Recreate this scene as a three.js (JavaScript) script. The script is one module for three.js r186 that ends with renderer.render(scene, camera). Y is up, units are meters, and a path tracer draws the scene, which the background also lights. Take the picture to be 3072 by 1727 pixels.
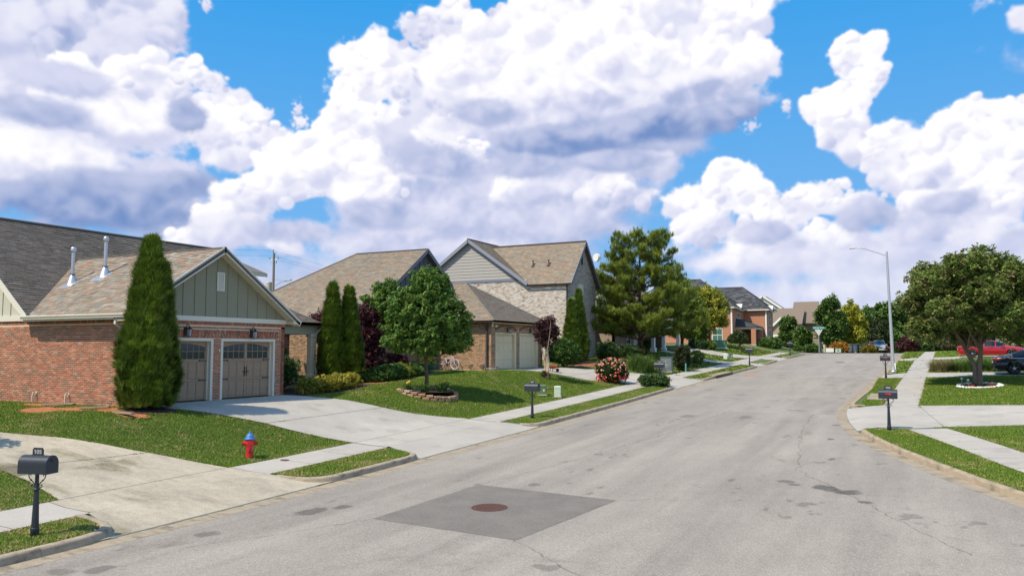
import * as THREE from 'three';
import { mergeGeometries, mergeVertices } from 'three/addons/utils/BufferGeometryUtils.js';
import { ImprovedNoise } from 'three/addons/math/ImprovedNoise.js';
import { RoundedBoxGeometry } from 'three/addons/geometries/RoundedBoxGeometry.js';
import { TextGeometry } from 'three/addons/geometries/TextGeometry.js';
import { FontLoader } from 'three/addons/loaders/FontLoader.js';

// ---------------------------------------------------------------- camera, sun, exposure
// World: +x is to the right across the street, -z is along the street (s = -z), y is up, metres.
const scene = new THREE.Scene();
const camera = new THREE.PerspectiveCamera(39.85, 1024 / 575, 0.1, 4000);
camera.position.set(0, 3.5, 0);
camera.rotation.order = 'YXZ';
camera.rotation.set(4.4 * Math.PI / 180, 27.1 * Math.PI / 180, 0);
scene.add(camera);
const renderer = new THREE.WebGLRenderer({ antialias: true });
renderer.setSize(1024, 575);
renderer.toneMapping = THREE.LinearToneMapping;
renderer.toneMappingExposure = 1.04;
renderer.shadowMap.enabled = true;
const sunDirection = new THREE.Vector3(-0.262, 0.80, 0.54).normalize();
const sun = new THREE.DirectionalLight(new THREE.Color(1, 0.885, 0.71), 5.0);
sun.position.copy(sunDirection).multiplyScalar(150).add(new THREE.Vector3(-8, 0, -45));
sun.target.position.set(-8, 0, -45);
sun.castShadow = true;
sun.shadow.mapSize.set(4096, 4096);
Object.assign(sun.shadow.camera, { left: -90, right: 90, top: 90, bottom: -90, near: 1, far: 400 });
scene.add(sun, sun.target);

// ---------------------------------------------------------------- seeded random, noise
let seed = 12345;
const rnd = () => { seed = (seed + 0x6D2B79F5) | 0; let t = Math.imul(seed ^ (seed >>> 15), 1 | seed); t = (t + Math.imul(t ^ (t >>> 7), 61 | t)) ^ t; return ((t ^ (t >>> 14)) >>> 0) / 4294967296; };
const rr = (a, b) => a + (b - a) * rnd();
const reseed = (n) => { seed = n; };
const clamp = THREE.MathUtils.clamp, lerp = THREE.MathUtils.lerp;
const smooth = (a, b, x) => { const u = clamp((x - a) / (b - a), 0, 1); return u * u * (3 - 2 * u); };
const perlin = new ImprovedNoise();
const n3 = (x, y, z) => perlin.noise(x, y, z);
const fbm3 = (x, y, z, o) => { let a = 0, k = 0.5; for (let i = 0; i < o; i++) { a += k * n3(x, y, z); x *= 2.03; y *= 2.03; z *= 2.03; k *= 0.5; } return a; };

// ---------------------------------------------------------------- sky: air and cumulus clouds, computed for every direction
// Each puff: azimuth, elevation, half width, half height (degrees), tone on its sunny top, tone on its base, softness.
const puffs = [
[-32.8,3.5,16.8,4.8,0.62,0.45,0.6], [-48.6,4.2,13.4,3.4,0.5,0.35,0.7], [-11.5,2.7,16.2,2.8,0.6,0.55,0.6], [0.9,4.2,10.6,4.2,0.72,0.55,0.5],
[-55.8,10.3,8.8,3.4,0.42,0.22,0.8], [-50.4,9.0,5.7,2.4,0.48,0.36,0.6], [-58.9,18.5,8.4,5.2,0.66,0.5,0.6], [-54.6,20.1,4.9,4.1,0.66,0.48,0.35],
[-52.5,17.3,4.2,3.0,0.62,0.46,0.4], [-57.8,14.7,7.3,3.3,0.66,0.45,0.5], [-59.2,12.7,6.1,2.2,0.95,0.6,0.45], [-56.4,12.5,5.0,1.9,0.85,0.55,0.4],
[-57.5,11.3,7.0,1.9,0.9,0.6,0.5], [-54.4,15.8,4.2,2.3,0.98,0.75,0.35], [-51.7,17.2,3.2,1.8,0.95,0.7,0.3], [-56.0,16.2,2.3,1.4,0.95,0.75,0.35],
[-52.6,14.4,4.1,2.4,0.9,0.6,0.4], [-49.8,15.6,1.3,1.3,0.42,0.38,0.5], [-49.9,18.3,1.3,1.0,0.9,0.7,0.3], [-47.3,16.7,2.2,1.5,1,0.75,0.2],
[-48.2,17.7,1.5,0.9,0.98,0.8,0.2], [-46.4,15.5,2.0,1.8,0.95,0.62,0.22], [-47.6,14.0,2.4,1.6,0.92,0.6,0.3], [-44.8,14.5,2.0,1.0,0.93,0.7,0.3],
[-46.7,12.8,1.8,1.0,0.8,0.6,0.4], [-48.7,15.5,0.9,1.3,1,0.8,0.25], [-51.3,11.5,3.1,1.3,0.52,0.34,0.5], [-54.2,10.4,5.5,1.5,0.36,0.24,0.6],
[-58.1,9.4,4.9,1.2,0.34,0.26,0.7], [-50.1,10.8,2.0,1.1,0.42,0.32,0.5], [-54.8,9.1,7.2,1.8,0.26,0.1,0.45], [-58.5,14.4,3.4,1.2,0.48,0.32,0.5],
[-49.8,15.5,1.5,1.4,0.34,0.24,0.45], [-49.6,10.8,2.7,1.0,0.3,0.2,0.45], [-57.1,16.7,3.5,1.2,0.5,0.38,0.55], [-42.5,16.4,0.5,0.9,0.85,0.6,0.5],
[-42.2,15.7,0.7,0.6,0.85,0.6,0.5], [-44.6,16.2,0.6,0.4,0.85,0.6,0.5], [-48.7,22.4,0.5,0.5,0.7,0.6,0.5], [-28.5,11.2,9.1,6.0,0.55,0.38,0.5],
[-33.3,9.5,8.6,4.3,0.6,0.42,0.45], [-23.1,10.7,7.9,4.8,0.5,0.38,0.5], [-37.0,19.2,3.4,2.5,1,0.8,0.12], [-38.3,19.8,1.8,1.4,1,0.9,0.1],
[-35.8,18.6,2.5,2.5,1,0.8,0.15], [-38.6,17.8,1.6,1.6,1,0.9,0.12], [-38.9,16.0,2.3,1.6,1,0.85,0.15], [-39.8,15.1,1.8,1.4,1,0.85,0.14],
[-36.7,15.9,3.7,2.6,0.95,0.78,0.25], [-42.3,13.3,2.5,1.4,1,0.85,0.16], [-43.8,12.5,1.8,1.4,1,0.85,0.18], [-40.0,12.8,3.7,2.1,1,0.8,0.2],
[-43.1,11.2,2.8,1.6,0.95,0.75,0.25], [-38.1,12.4,4.2,2.1,1,0.72,0.3], [-36.9,10.8,2.6,1.4,1,0.6,0.3], [-46.7,10.3,1.8,1.1,1,0.8,0.2],
[-45.3,10.0,2.5,1.8,0.92,0.65,0.25], [-47.9,9.1,1.3,1.0,0.95,0.7,0.25], [-49.5,7.4,1.3,0.8,0.95,0.7,0.3], [-46.6,7.9,3.2,1.6,0.75,0.55,0.4],
[-43.1,7.2,1.4,0.8,0.9,0.6,0.4], [-33.1,16.9,3.0,2.8,0.72,0.55,0.35], [-34.3,14.8,2.8,2.6,0.6,0.5,0.4], [-32.1,15.4,2.1,1.4,0.88,0.65,0.3],
[-30.7,13.8,1.7,1.4,0.9,0.6,0.3], [-32.2,21.4,3.4,2.3,0.88,0.7,0.3], [-34.1,22.0,1.6,1.4,0.82,0.68,0.25], [-31.5,23.2,1.4,1.4,0.85,0.7,0.25],
[-29.0,21.9,1.6,1.8,1,0.85,0.18], [-26.5,23.0,2.7,1.4,0.8,0.7,0.35], [-20.6,22.9,7.7,2.9,0.9,0.74,0.3], [-13.4,22.0,5.4,3.6,0.92,0.78,0.22],
[-29.2,19.5,5.3,3.0,0.98,0.75,0.3], [-25.0,20.0,5.6,3.0,1,0.8,0.25], [-19.4,20.0,6.9,3.4,0.96,0.75,0.3], [-12.8,19.6,4.5,3.4,0.93,0.7,0.22],
[-23.1,17.2,8.9,2.6,0.9,0.48,0.4], [-14.7,17.3,6.0,2.5,0.82,0.36,0.4], [-19.4,16.0,7.7,1.9,0.62,0.24,0.5], [-28.0,16.3,4.7,1.9,0.85,0.55,0.4],
[-14.0,16.2,4.4,1.3,0.5,0.2,0.5], [-24.3,14.7,4.7,1.4,0.42,0.26,0.6], [-17.1,14.3,4.4,1.1,0.36,0.28,0.6], [-26.5,11.7,2.1,1.9,0.92,0.6,0.4],
[-29.9,13.8,1.4,1.2,0.92,0.6,0.3], [-20.7,13.7,1.4,1.2,0.8,0.5,0.4], [-21.7,11.6,3.6,1.7,0.7,0.46,0.4], [-19.7,10.9,2.6,1.7,0.85,0.52,0.35],
[-16.9,12.9,2.1,1.2,0.62,0.45,0.4], [-24.3,9.3,5.3,1.4,0.62,0.48,0.5], [-36.4,7.5,6.2,1.4,0.6,0.46,0.5], [-29.2,6.9,6.2,1.2,0.64,0.5,0.6],
[-16.3,15.8,7.0,1.4,0.34,0.08,0.42], [-23.1,14.9,5.9,1.3,0.36,0.12,0.42], [-11.9,16.4,3.0,1.1,0.34,0.12,0.42], [-29.2,16.8,3.1,1.1,0.5,0.34,0.5],
[-31.9,13.3,3.6,1.4,0.46,0.32,0.5], [-3.3,18.8,1.6,1.6,1,0.85,0.15], [-1.9,19.6,0.8,0.9,1,0.9,0.15], [-2.2,17.6,1.3,1.3,0.98,0.8,0.2],
[-4.6,16.2,1.9,1.4,1,0.82,0.2], [-5.9,16.2,1.0,0.8,1,0.85,0.15], [-4.1,14.5,1.6,1.5,0.95,0.65,0.25], [-3.5,12.9,1.1,1.2,0.85,0.6,0.35],
[-10.0,15.2,0.7,0.6,0.8,0.65,0.5], [-7.6,16.3,0.4,0.6,0.75,0.65,0.6], [-5.4,6.4,12.5,2.0,0.72,0.58,0.45], [-13.9,10.0,2.6,1.6,1,0.75,0.16],
[-11.8,12.4,1.2,0.9,1,0.9,0.12], [-11.3,11.2,2.1,1.6,1,0.8,0.15], [-10.0,10.2,1.7,1.4,0.98,0.75,0.2], [-13.0,8.5,2.8,1.6,0.95,0.65,0.3],
[-8.7,9.3,1.3,1.0,1,0.85,0.16], [-7.4,9.0,1.6,1.4,1,0.75,0.2], [-5.5,10.2,2.4,1.2,0.98,0.72,0.2], [-3.2,9.8,1.8,0.9,0.95,0.7,0.25],
[-6.2,7.4,3.4,1.2,0.95,0.65,0.3], [-9.2,7.0,4.1,1.4,0.9,0.65,0.4], [-0.9,13.0,1.9,1.7,1,0.72,0.16], [-1.9,12.3,1.3,1.3,0.95,0.7,0.25],
[-0.7,11.3,2.4,2.1,0.86,0.62,0.3], [3.1,13.4,2.3,2.1,1,0.8,0.14], [4.3,14.6,1.8,1.2,1,0.85,0.14], [6.0,14.0,1.4,1.4,1,0.85,0.14],
[4.7,12.6,3.2,2.2,1,0.78,0.2], [2.5,11.4,2.9,2.3,0.95,0.65,0.3], [5.5,10.7,3.2,2.2,0.92,0.65,0.3], [-2.8,9.3,2.0,1.5,0.55,0.45,0.5],
[1.5,8.6,3.6,1.7,0.9,0.6,0.35], [4.0,8.8,2.5,1.9,0.95,0.65,0.3], [0.1,7.6,3.2,1.3,0.58,0.48,0.5], [4.7,6.7,4.1,1.2,0.75,0.55,0.4],
[2.8,5.8,6.3,1.0,0.62,0.52,0.6], [6.4,19.8,0.9,1.2,0.85,0.7,0.25], [-2.4,8.7,2.4,1.3,0.46,0.32,0.5], [2.2,9.2,2.1,1.0,0.5,0.36,0.5],
[-9.2,7.9,3.0,1.0,0.52,0.38,0.5], [-36.4,9.6,3.8,1.3,0.5,0.34,0.5], [-42.2,8.3,4.6,1.2,0.5,0.36,0.55], [-26.5,13.1,3.6,1.0,0.46,0.32,0.5],
[-19.5,13.4,3.5,0.9,0.44,0.3,0.5]
];
const nearPuffs = puffs.length;
// the same kind of cumulus goes on all round the sky
reseed(77);
for (let c = 0; c < 46; c++) {
  const az = rr(17, 287), el = 4 + 52 * Math.pow(rnd(), 1.5), size = rr(0.6, 1.25) * (1 + el / 50);
  puffs.push([az, el - 1.2 * size, 7 * size, 2.2 * size, 0.6, 0.34, 0.5]);
  for (let i = 0; i < 11; i++) puffs.push([az + rr(-6, 6) * size, el + rr(-1.3, 2.8) * size, rr(1.6, 3.4) * size, rr(1.1, 2.4) * size, rr(0.82, 1), rr(0.5, 0.8), rr(0.15, 0.4)]);
}
for (let c = 0; c < 26; c++) { const az = rr(22, 282); puffs.push([az, rr(2, 6), rr(8, 15), rr(2, 4), rr(0.55, 0.75), rr(0.42, 0.55), 0.6]); }
for (let c = 0; c < 12; c++) {
  const az = rr(-66, 12), el = rr(36, 66), size = rr(0.9, 1.7);
  puffs.push([az, el - size, 8 * size, 2.6 * size, 0.6, 0.36, 0.5]);
  for (let i = 0; i < 9; i++) puffs.push([az + rr(-6, 6) * size, el + rr(-0.6, 2.6) * size, rr(1.8, 3.6) * size, rr(1.3, 2.6) * size, rr(0.85, 1), rr(0.55, 0.8), rr(0.15, 0.4)]);
}
// every firm puff carries smaller billows, the lower ones in front
{
  reseed(99); const all = [];
  for (const [i, p] of puffs.entries()) {
    all.push(p); if (p[6] > 0.36 || p[2] < 1.2 || i >= nearPuffs) continue;
    const n = Math.round(7 + 3 * Math.min(4, p[2])), kids = [];
    for (let i = 0; i < n; i++) { const a = rnd() * 6.283, q = 0.9 * Math.sqrt(rnd()), r = rr(0.2, 0.42) * Math.sqrt(p[3] / p[2]), x = Math.cos(a) * q, y = Math.sin(a) * q * 0.95 + 0.06, t = lerp(p[5], p[4], smooth(-0.9, 0.5, y)); kids.push([p[0] + x * p[2], p[1] + y * p[3], p[2] * r, p[2] * r * rr(0.75, 1), Math.min(1, t + 0.07), t - rr(0.16, 0.30), rr(0.14, 0.3)]); }
    kids.sort((u, v) => v[1] - u[1]); all.push(...kids);
  }
  puffs.splice(0, puffs.length, ...all);
}
function makeSky(W, H) {
  const data = new Float32Array(W * H * 4), D = Math.PI / 180;
  const NB = 180, bucket = Array.from({ length: NB }, () => []);
  puffs.forEach((p) => {
    const w = p[2] * 1.9 / Math.cos(Math.min(80, Math.max(0, p[1])) * D);
    for (let b = Math.floor((p[0] - w) / 2); b <= Math.floor((p[0] + w) / 2); b++) bucket[((b % NB) + NB) % NB].push(p);
  });
  const slate = [0.17, 0.28, 0.56], mid = [0.66, 0.68, 0.86], white = [1.07, 1.045, 1.05];
  for (let j = 0; j < H; j++) {
    const el = ((j + 0.5) / H - 0.5) * 180;
    if (el < -0.3) { for (let i = 0; i < W; i++) { const o = (j * W + i) * 4; data[o] = 0.2; data[o + 1] = 0.22; data[o + 2] = 0.22; data[o + 3] = 1; } continue; }
    const ce = Math.cos(el * D), se = Math.sin(el * D);
    for (let i = 0; i < W; i++) {
      const ph = ((i + 0.5) / W - 0.5) * 2 * Math.PI, x = Math.cos(ph) * ce, z = Math.sin(ph) * ce, y = se;
      let az = Math.atan2(x, -z) / D;
      const t = clamp(el / 26, 0, 1), u = Math.pow(t, 0.7);
      let r = lerp(0.30, 0.03, u), g = lerp(0.55, 0.335, u), b = lerp(0.88, 0.80, u);
      const list = bucket[((Math.floor(az / 2) % NB) + NB) % NB];
      if (list.length) {
        let hit = false;
        for (const p of list) { let d = az - p[0]; d -= 360 * Math.round(d / 360); if (Math.abs(d * ce) < p[2] * 1.9 && Math.abs(el - p[1]) < p[3] * 1.9) { hit = true; break; } }
        if (hit) {
          // cauliflower relief: folded noise over several sizes, and how it changes towards the sun
          const f = 13; let n = 0, n0 = 0, m = 0, k = 1, q = f;
          const lx = x - 0.012 * ce, ly = y + 0.016, lz = z + 0.006;
          const seen = Math.abs(az + 27) < 38 && el < 28, oct = seen ? 5 : 4;
          for (let o = 0; o < oct; o++) {
            const v = k * (1 - 2.2 * Math.abs(n3(x * q, y * q * 1.15, z * q))); n += v;
            if (o < 3) { m += k * (1 - 2.2 * Math.abs(n3(lx * q, ly * q * 1.15, lz * q))); n0 += v; }
            k *= 0.55; q *= 2.1;
          }
          const fine = !seen ? 0 : n3(x * 260, y * 280, z * 260) * 0.5 + n3(x * 520, y * 540, z * 520) * 0.3;
          const wob = n3(x * 9 + 5, y * 9, z * 9) * 0.35, relief = clamp((n0 - m) * 0.30, -0.3, 0.3), bump = (n - 0.75) * 0.26 + fine * 0.05;
          for (const p of list) {
            let d = az - p[0]; d -= 360 * Math.round(d / 360); d *= ce;
            const a = d / p[2], c = (el - p[1]) / p[3]; let rad = a * a + c * c; if (rad > 3.2) continue;
            rad = Math.sqrt(rad);
            const edge = 0.92 - rad + bump * (1.15 - 0.4 * p[6]) * Math.min(1.25, 2.4 / Math.sqrt(p[2])) + wob * 0.22;
            const wispy = p[2] < 1.3 && p[6] >= 0.4 ? fine * 1.1 - 0.12 : 0, alpha = smooth(0, 0.10 + p[6] * 0.75, edge + wispy);
            if (alpha <= 0.002) continue;
            const h = clamp(0.5 + 0.5 * c - 0.22 * a + relief * 1.1 + fine * 0.07, 0, 1), tone = clamp(lerp(p[5], p[4], smooth(0.15, 0.95, h)) + relief * 0.27 - 0.03, 0, 1.06);
            let cr, cg, cb;
            if (tone < 0.55) { const v = clamp(tone / 0.55, 0, 1); cr = lerp(slate[0], mid[0], v); cg = lerp(slate[1], mid[1], v); cb = lerp(slate[2], mid[2], v); }
            else { const v = (tone - 0.55) / 0.45; cr = lerp(mid[0], white[0], v); cg = lerp(mid[1], white[1], v); cb = lerp(mid[2], white[2], v); }
            r = lerp(r, cr, alpha); g = lerp(g, cg, alpha); b = lerp(b, cb, alpha);
          }
        }
      }
      const haze = 0.45 * (1 - smooth(0, 9, el)); r = lerp(r, 0.62, haze); g = lerp(g, 0.70, haze); b = lerp(b, 0.88, haze);
      const o = (j * W + i) * 4; data[o] = r; data[o + 1] = g; data[o + 2] = b; data[o + 3] = 1;
    }
  }
  const tex = new THREE.DataTexture(data, W, H, THREE.RGBAFormat, THREE.FloatType);
  tex.mapping = THREE.EquirectangularReflectionMapping; tex.magFilter = THREE.LinearFilter; tex.minFilter = THREE.LinearFilter; tex.needsUpdate = true;
  return tex;
}
const skyTexture = makeSky(4096, 2048);
scene.background = skyTexture;
scene.environment = skyTexture;

// ---------------------------------------------------------------- naming, helpers
const taken = {};
const numbered = (n) => { const k = taken[n] = (taken[n] ?? -1) + 1; return k ? n + '_' + String(k).padStart(3, '0') : n; };
const V = (x, y, z) => new THREE.Vector3(x, y, z);
const at = (x, s, y) => new THREE.Vector3(x, y, -s);
function thing(name, label, category, pos = [0, 0, 0], turn = 0, group) {
  const o = new THREE.Group(); o.name = numbered(name); o.position.set(...pos); o.rotation.y = turn; scene.add(o);
  o.userData = { label, category }; if (group) o.userData.group = group;
  return o;
}
function part(name, geo, m, parent, label) {
  const g = Array.isArray(geo) ? merge(geo) : geo, o = new THREE.Mesh(g, m);
  o.name = name; o.castShadow = o.receiveShadow = true; parent.add(o); if (label) o.userData.label = label;
  return o;
}
function single(name, geo, m, label, category, group) {
  const o = part(numbered(name), geo, m, scene); o.userData = { label, category }; if (group) o.userData.group = group; return o;
}
function struct(name, geo, m) { const o = part(numbered(name), geo, m, scene); o.userData.kind = 'structure'; return o; }
function structGroup(name) { const o = new THREE.Group(); o.name = numbered(name); o.userData.kind = 'structure'; scene.add(o); return o; }
function merge(list) {
  const gs = list.map((g) => { let q = g.index ? g.toNonIndexed() : g; for (const k of Object.keys(q.attributes)) if (!['position', 'normal', 'uv', 'color'].includes(k)) q.deleteAttribute(k); if (!q.attributes.uv) q.setAttribute('uv', new THREE.BufferAttribute(new Float32Array(q.attributes.position.count * 2), 2)); return q; });
  const col = gs.some((g) => g.attributes.color);
  if (col) for (const g of gs) if (!g.attributes.color) g.setAttribute('color', new THREE.BufferAttribute(new Float32Array(g.attributes.position.count * 3).fill(1), 3));
  return mergeGeometries(gs);
}
const bx = (w, h, d, x = 0, y = 0, z = 0) => new THREE.BoxGeometry(w, h, d).translate(x, y, z);
const box6 = (x0, x1, y0, y1, z0, z1) => bx(x1 - x0, y1 - y0, z1 - z0, (x0 + x1) / 2, (y0 + y1) / 2, (z0 + z1) / 2);
const hbox = (x0, x1, s0, s1, y0, y1) => box6(Math.min(x0, x1), Math.max(x0, x1), y0, y1, -Math.max(s0, s1), -Math.min(s0, s1));
const rbox = (w, h, d, r, x = 0, y = 0, z = 0) => new RoundedBoxGeometry(w, h, d, 2, r).translate(x, y, z);
const cyl = (r0, r1, h, n = 16, x = 0, y = 0, z = 0) => new THREE.CylinderGeometry(r0, r1, h, n).translate(x, y, z);
const lathe = (pts, n = 20) => new THREE.LatheGeometry(pts.map((p) => new THREE.Vector2(p[0], p[1])), n);
const tube = (pts, r, seg = 24, n = 6, closed = false) => new THREE.TubeGeometry(new THREE.CatmullRomCurve3(pts.map((p) => V(...p)), closed), seg, r, n, closed);
function bar(a, b, w, h, up = V(0, 1, 0)) { // square bar between two points
  const d = b.clone().sub(a), l = d.length(), g = new THREE.BoxGeometry(w, h, l), z = d.normalize(), x = up.clone().cross(z).normalize(), y = z.clone().cross(x);
  return g.applyMatrix4(new THREE.Matrix4().makeBasis(x, y, z).setPosition(a.clone().add(b).multiplyScalar(0.5)));
}
function taper(a, b, r0, r1, n = 7) { // tapered limb
  const d = b.clone().sub(a), l = d.length(), g = new THREE.CylinderGeometry(r1, r0, l, n, 1);
  return g.applyQuaternion(new THREE.Quaternion().setFromUnitVectors(V(0, 1, 0), d.normalize())).translate((a.x + b.x) / 2, (a.y + b.y) / 2, (a.z + b.z) / 2);
}
function paint(g, c) { const n = g.attributes.position.count, a = new Float32Array(n * 3); for (let i = 0; i < n; i++) { a[3 * i] = c[0]; a[3 * i + 1] = c[1]; a[3 * i + 2] = c[2]; } g.setAttribute('color', new THREE.BufferAttribute(a, 3)); return g; }
function soup(pos, col, uv) { // triangles -> geometry with flat normals
  const g = new THREE.BufferGeometry(); g.setAttribute('position', new THREE.Float32BufferAttribute(pos, 3));
  if (col) g.setAttribute('color', new THREE.Float32BufferAttribute(col, 3));
  g.setAttribute('uv', new THREE.Float32BufferAttribute(uv ?? new Float32Array(pos.length / 3 * 2), 2)); g.computeVertexNormals(); return g;
}
// flat polygon of 3D points (convex) given some thickness along a direction
function slab(pts, thick) {
  const pos = [], n = pts.length, t = thick, low = pts.map((p) => p.clone().add(t)); const tri = (a, b, c) => pos.push(...a.toArray(), ...b.toArray(), ...c.toArray());
  for (let i = 1; i < n - 1; i++) { tri(pts[0], pts[i], pts[i + 1]); tri(low[0], low[i + 1], low[i]); }
  for (let i = 0; i < n; i++) { const j = (i + 1) % n; tri(pts[i], low[i], pts[j]); tri(pts[j], low[i], low[j]); }
  return soup(pos);
}

// ---------------------------------------------------------------- textures and materials
const hash2 = (x, y) => { let h = Math.imul(x, 374761393) ^ Math.imul(y, 668265263); h = Math.imul(h ^ (h >>> 13), 1274126177); return ((h ^ (h >>> 16)) >>> 0) / 4294967296; };
function vn(x, y, p) { const xi = Math.floor(x), yi = Math.floor(y), fx = x - xi, fy = y - yi, u = fx * fx * (3 - 2 * fx), v = fy * fy * (3 - 2 * fy), w = (k) => ((k % p) + p) % p; const a = hash2(w(xi), w(yi)), b = hash2(w(xi + 1), w(yi)), c = hash2(w(xi), w(yi + 1)), d = hash2(w(xi + 1), w(yi + 1)); return lerp(lerp(a, b, u), lerp(c, d, u), v); }
const fb = (x, y, p, o) => { let a = 0, k = 0.5, t = 0; for (let i = 0; i < o; i++) { a += k * vn(x, y, p); t += k; x = x * 2 + 17; y = y * 2 + 9; p *= 2; k *= 0.55; } return a / t; };
const toS = (v) => 255 * (v <= 0.0031308 ? 12.92 * v : 1.055 * Math.pow(v, 1 / 2.4) - 0.055);
function tex(W, H, fn, { repeat, srgb = true } = {}) { // fn(u, v, x, y) -> linear [r, g, b]
  const d = new Uint8Array(W * H * 4);
  for (let y = 0; y < H; y++) for (let x = 0; x < W; x++) { const c = fn(x / W, y / H, x, y), o = (y * W + x) * 4; for (let k = 0; k < 3; k++) d[o + k] = clamp(Math.round(srgb ? toS(clamp(c[k], 0, 1)) : c[k] * 255), 0, 255); d[o + 3] = 255; }
  const t = new THREE.DataTexture(d, W, H); t.wrapS = t.wrapT = THREE.RepeatWrapping; t.magFilter = THREE.LinearFilter; t.minFilter = THREE.LinearMipmapLinearFilter; t.generateMipmaps = true;
  if (srgb) t.colorSpace = THREE.SRGBColorSpace; if (repeat) t.repeat.set(...repeat); t.needsUpdate = true; return t;
}
const rgb = (r, g, b) => new THREE.Color().setRGB(r, g, b);
const mat = (c, o = {}) => new THREE.MeshStandardMaterial({ color: Array.isArray(c) ? rgb(...c) : c, roughness: 0.85, side: THREE.DoubleSide, ...o });
const phys = (c, o = {}) => new THREE.MeshPhysicalMaterial({ color: Array.isArray(c) ? rgb(...c) : c, roughness: 0.5, side: THREE.DoubleSide, ...o });
// grain bumps, tiling each metre or so
const grainTex = tex(512, 512, (u, v) => { const k = 0.55 * vn(u * 256, v * 256, 256) + 0.45 * vn(u * 128, v * 128, 128); return [k, k, k]; }, { srgb: false, repeat: [0.7, 0.7] });
const softTex = tex(256, 256, (u, v) => { const k = fb(u * 16, v * 16, 16, 4); return [k, k, k]; }, { srgb: false, repeat: [0.6, 0.6] });
const brushed = tex(256, 256, (u, v) => { const k = 0.6 * vn(u * 8, v * 128, 128) + 0.4 * vn(u * 32, v * 256, 256); return [k, k, k]; }, { srgb: false });
const M = {};
M.concrete = mat(0xffffff, { roughness: 0.9, bumpMap: grainTex, bumpScale: 0.002, map: tex(1024, 1024, (u, v) => {
  const a = fb(u * 6, v * 6, 6, 6), b = vn(u * 512, v * 512, 512), c = smooth(0.55, 0.8, fb(u * 10 + 3, v * 10, 10, 5)); const k = 0.395 + 0.14 * (a - 0.5) + 0.08 * (b - 0.5) - 0.06 * c;
  return [k * 1.06, k * 0.975, k * 0.85];
}, { repeat: [1 / 6.5, 1 / 6.5] }) });
M.oldConcrete = mat(0xffffff, { roughness: 0.92, bumpMap: grainTex, bumpScale: 0.003, map: tex(1024, 1024, (u, v) => {
  // brown traffic film in long uneven smears across the drive, pale aggregate between
  const a = fb(u * 5, v * 14, 14, 6), b = vn(u * 512, v * 512, 512), e = fb(u * 40, v * 70, 70, 3), d = smooth(0.5, 0.72, fb(u * 3 + 1, v * 9 + 4, 9, 6)); const k = 0.36 + 0.16 * (a - 0.5) + 0.13 * (b - 0.5) + 0.11 * (e - 0.5) - 0.20 * d;
  return [k * 1.11, k * 0.965, k * (0.73 - 0.12 * d)];
}, { repeat: [1 / 9, 1 / 9] }) });
M.gutter = mat(0xffffff, { roughness: 0.9, bumpMap: grainTex, bumpScale: 0.003, map: tex(512, 512, (u, v) => {
  const a = fb(u * 8, v * 30, 32, 5), b = vn(u * 256, v * 256, 256), d = smooth(0.5, 0.75, fb(u * 6, v * 12 + 4, 12, 5)); const k = 0.29 + 0.16 * (a - 0.5) + 0.10 * (b - 0.5) - 0.11 * d;
  return [k * 1.15, k * 0.94, k * 0.66];
}, { repeat: [1 / 3, 1 / 3] }) });
M.kerb = mat(0xffffff, { roughness: 0.92, bumpMap: grainTex, bumpScale: 0.004, map: tex(512, 512, (u, v) => {
  const a = fb(u * 24, v * 10, 24, 5), b = vn(u * 256, v * 256, 256), d = smooth(0.45, 0.75, fb(u * 9 + 5, v * 7, 9, 5)); const k = 0.31 + 0.16 * (a - 0.5) + 0.12 * (b - 0.5) - 0.11 * d;
  return [k * 1.17, k * 0.96, k * 0.68];
}, { repeat: [1 / 2.2, 1 / 2.2] }) });
M.kerbTan = mat(0xffffff, { roughness: 0.92, bumpMap: grainTex, bumpScale: 0.004, map: tex(512, 512, (u, v) => {
  const a = fb(u * 14, v * 10, 16, 5), b = vn(u * 256, v * 256, 256), d = smooth(0.5, 0.75, fb(u * 9 + 5, v * 5, 9, 5)); const k = 0.32 + 0.15 * (a - 0.5) + 0.10 * (b - 0.5) - 0.10 * d;
  return [k * 1.15, k * 0.92, k * 0.64];
}, { repeat: [1 / 2.6, 1 / 2.6] }) });
M.lawn = mat(0xffffff, { roughness: 1, map: tex(1024, 1024, (u, v) => {
  const a = fb(u * 8, v * 8, 8, 6), b = vn(u * 512, v * 512, 512), c = vn(u * 256, v * 256, 256), dry = smooth(0.52, 0.78, fb(u * 20 + 7, v * 20, 20, 5)); const k = 0.7 + 0.5 * (a - 0.5) + 0.7 * (b - 0.5) + 0.35 * (c - 0.5);
  return [lerp(0.12, 0.28, dry * 0.5) * k, lerp(0.185, 0.25, dry * 0.5) * k, lerp(0.03, 0.09, dry * 0.5) * k];
}, { repeat: [1 / 7, 1 / 7] }) });
M.mulch = mat(0xffffff, { roughness: 1, bumpMap: grainTex, bumpScale: 0.03, map: tex(256, 256, (u, v) => { const k = 0.5 + vn(u * 96, v * 96, 96); return [0.06 * k, 0.035 * k, 0.022 * k]; }, { repeat: [1, 1] }) });
M.clay = mat(0xffffff, { roughness: 1, bumpMap: softTex, bumpScale: 0.04, map: tex(256, 256, (u, v) => { const k = 0.5 + fb(u * 24, v * 24, 24, 4); return [0.36 * k, 0.135 * k, 0.05 * k]; }, { repeat: [1, 1] }) });
M.straw = mat(0xffffff, { roughness: 1, bumpMap: grainTex, bumpScale: 0.03, map: tex(256, 256, (u, v) => { const k = 0.45 + vn(u * 96, v * 96, 96); return [0.32 * k, 0.15 * k, 0.06 * k]; }, { repeat: [1, 1] }) });
M.white = mat([0.74, 0.74, 0.70], { roughness: 0.55 });
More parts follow.
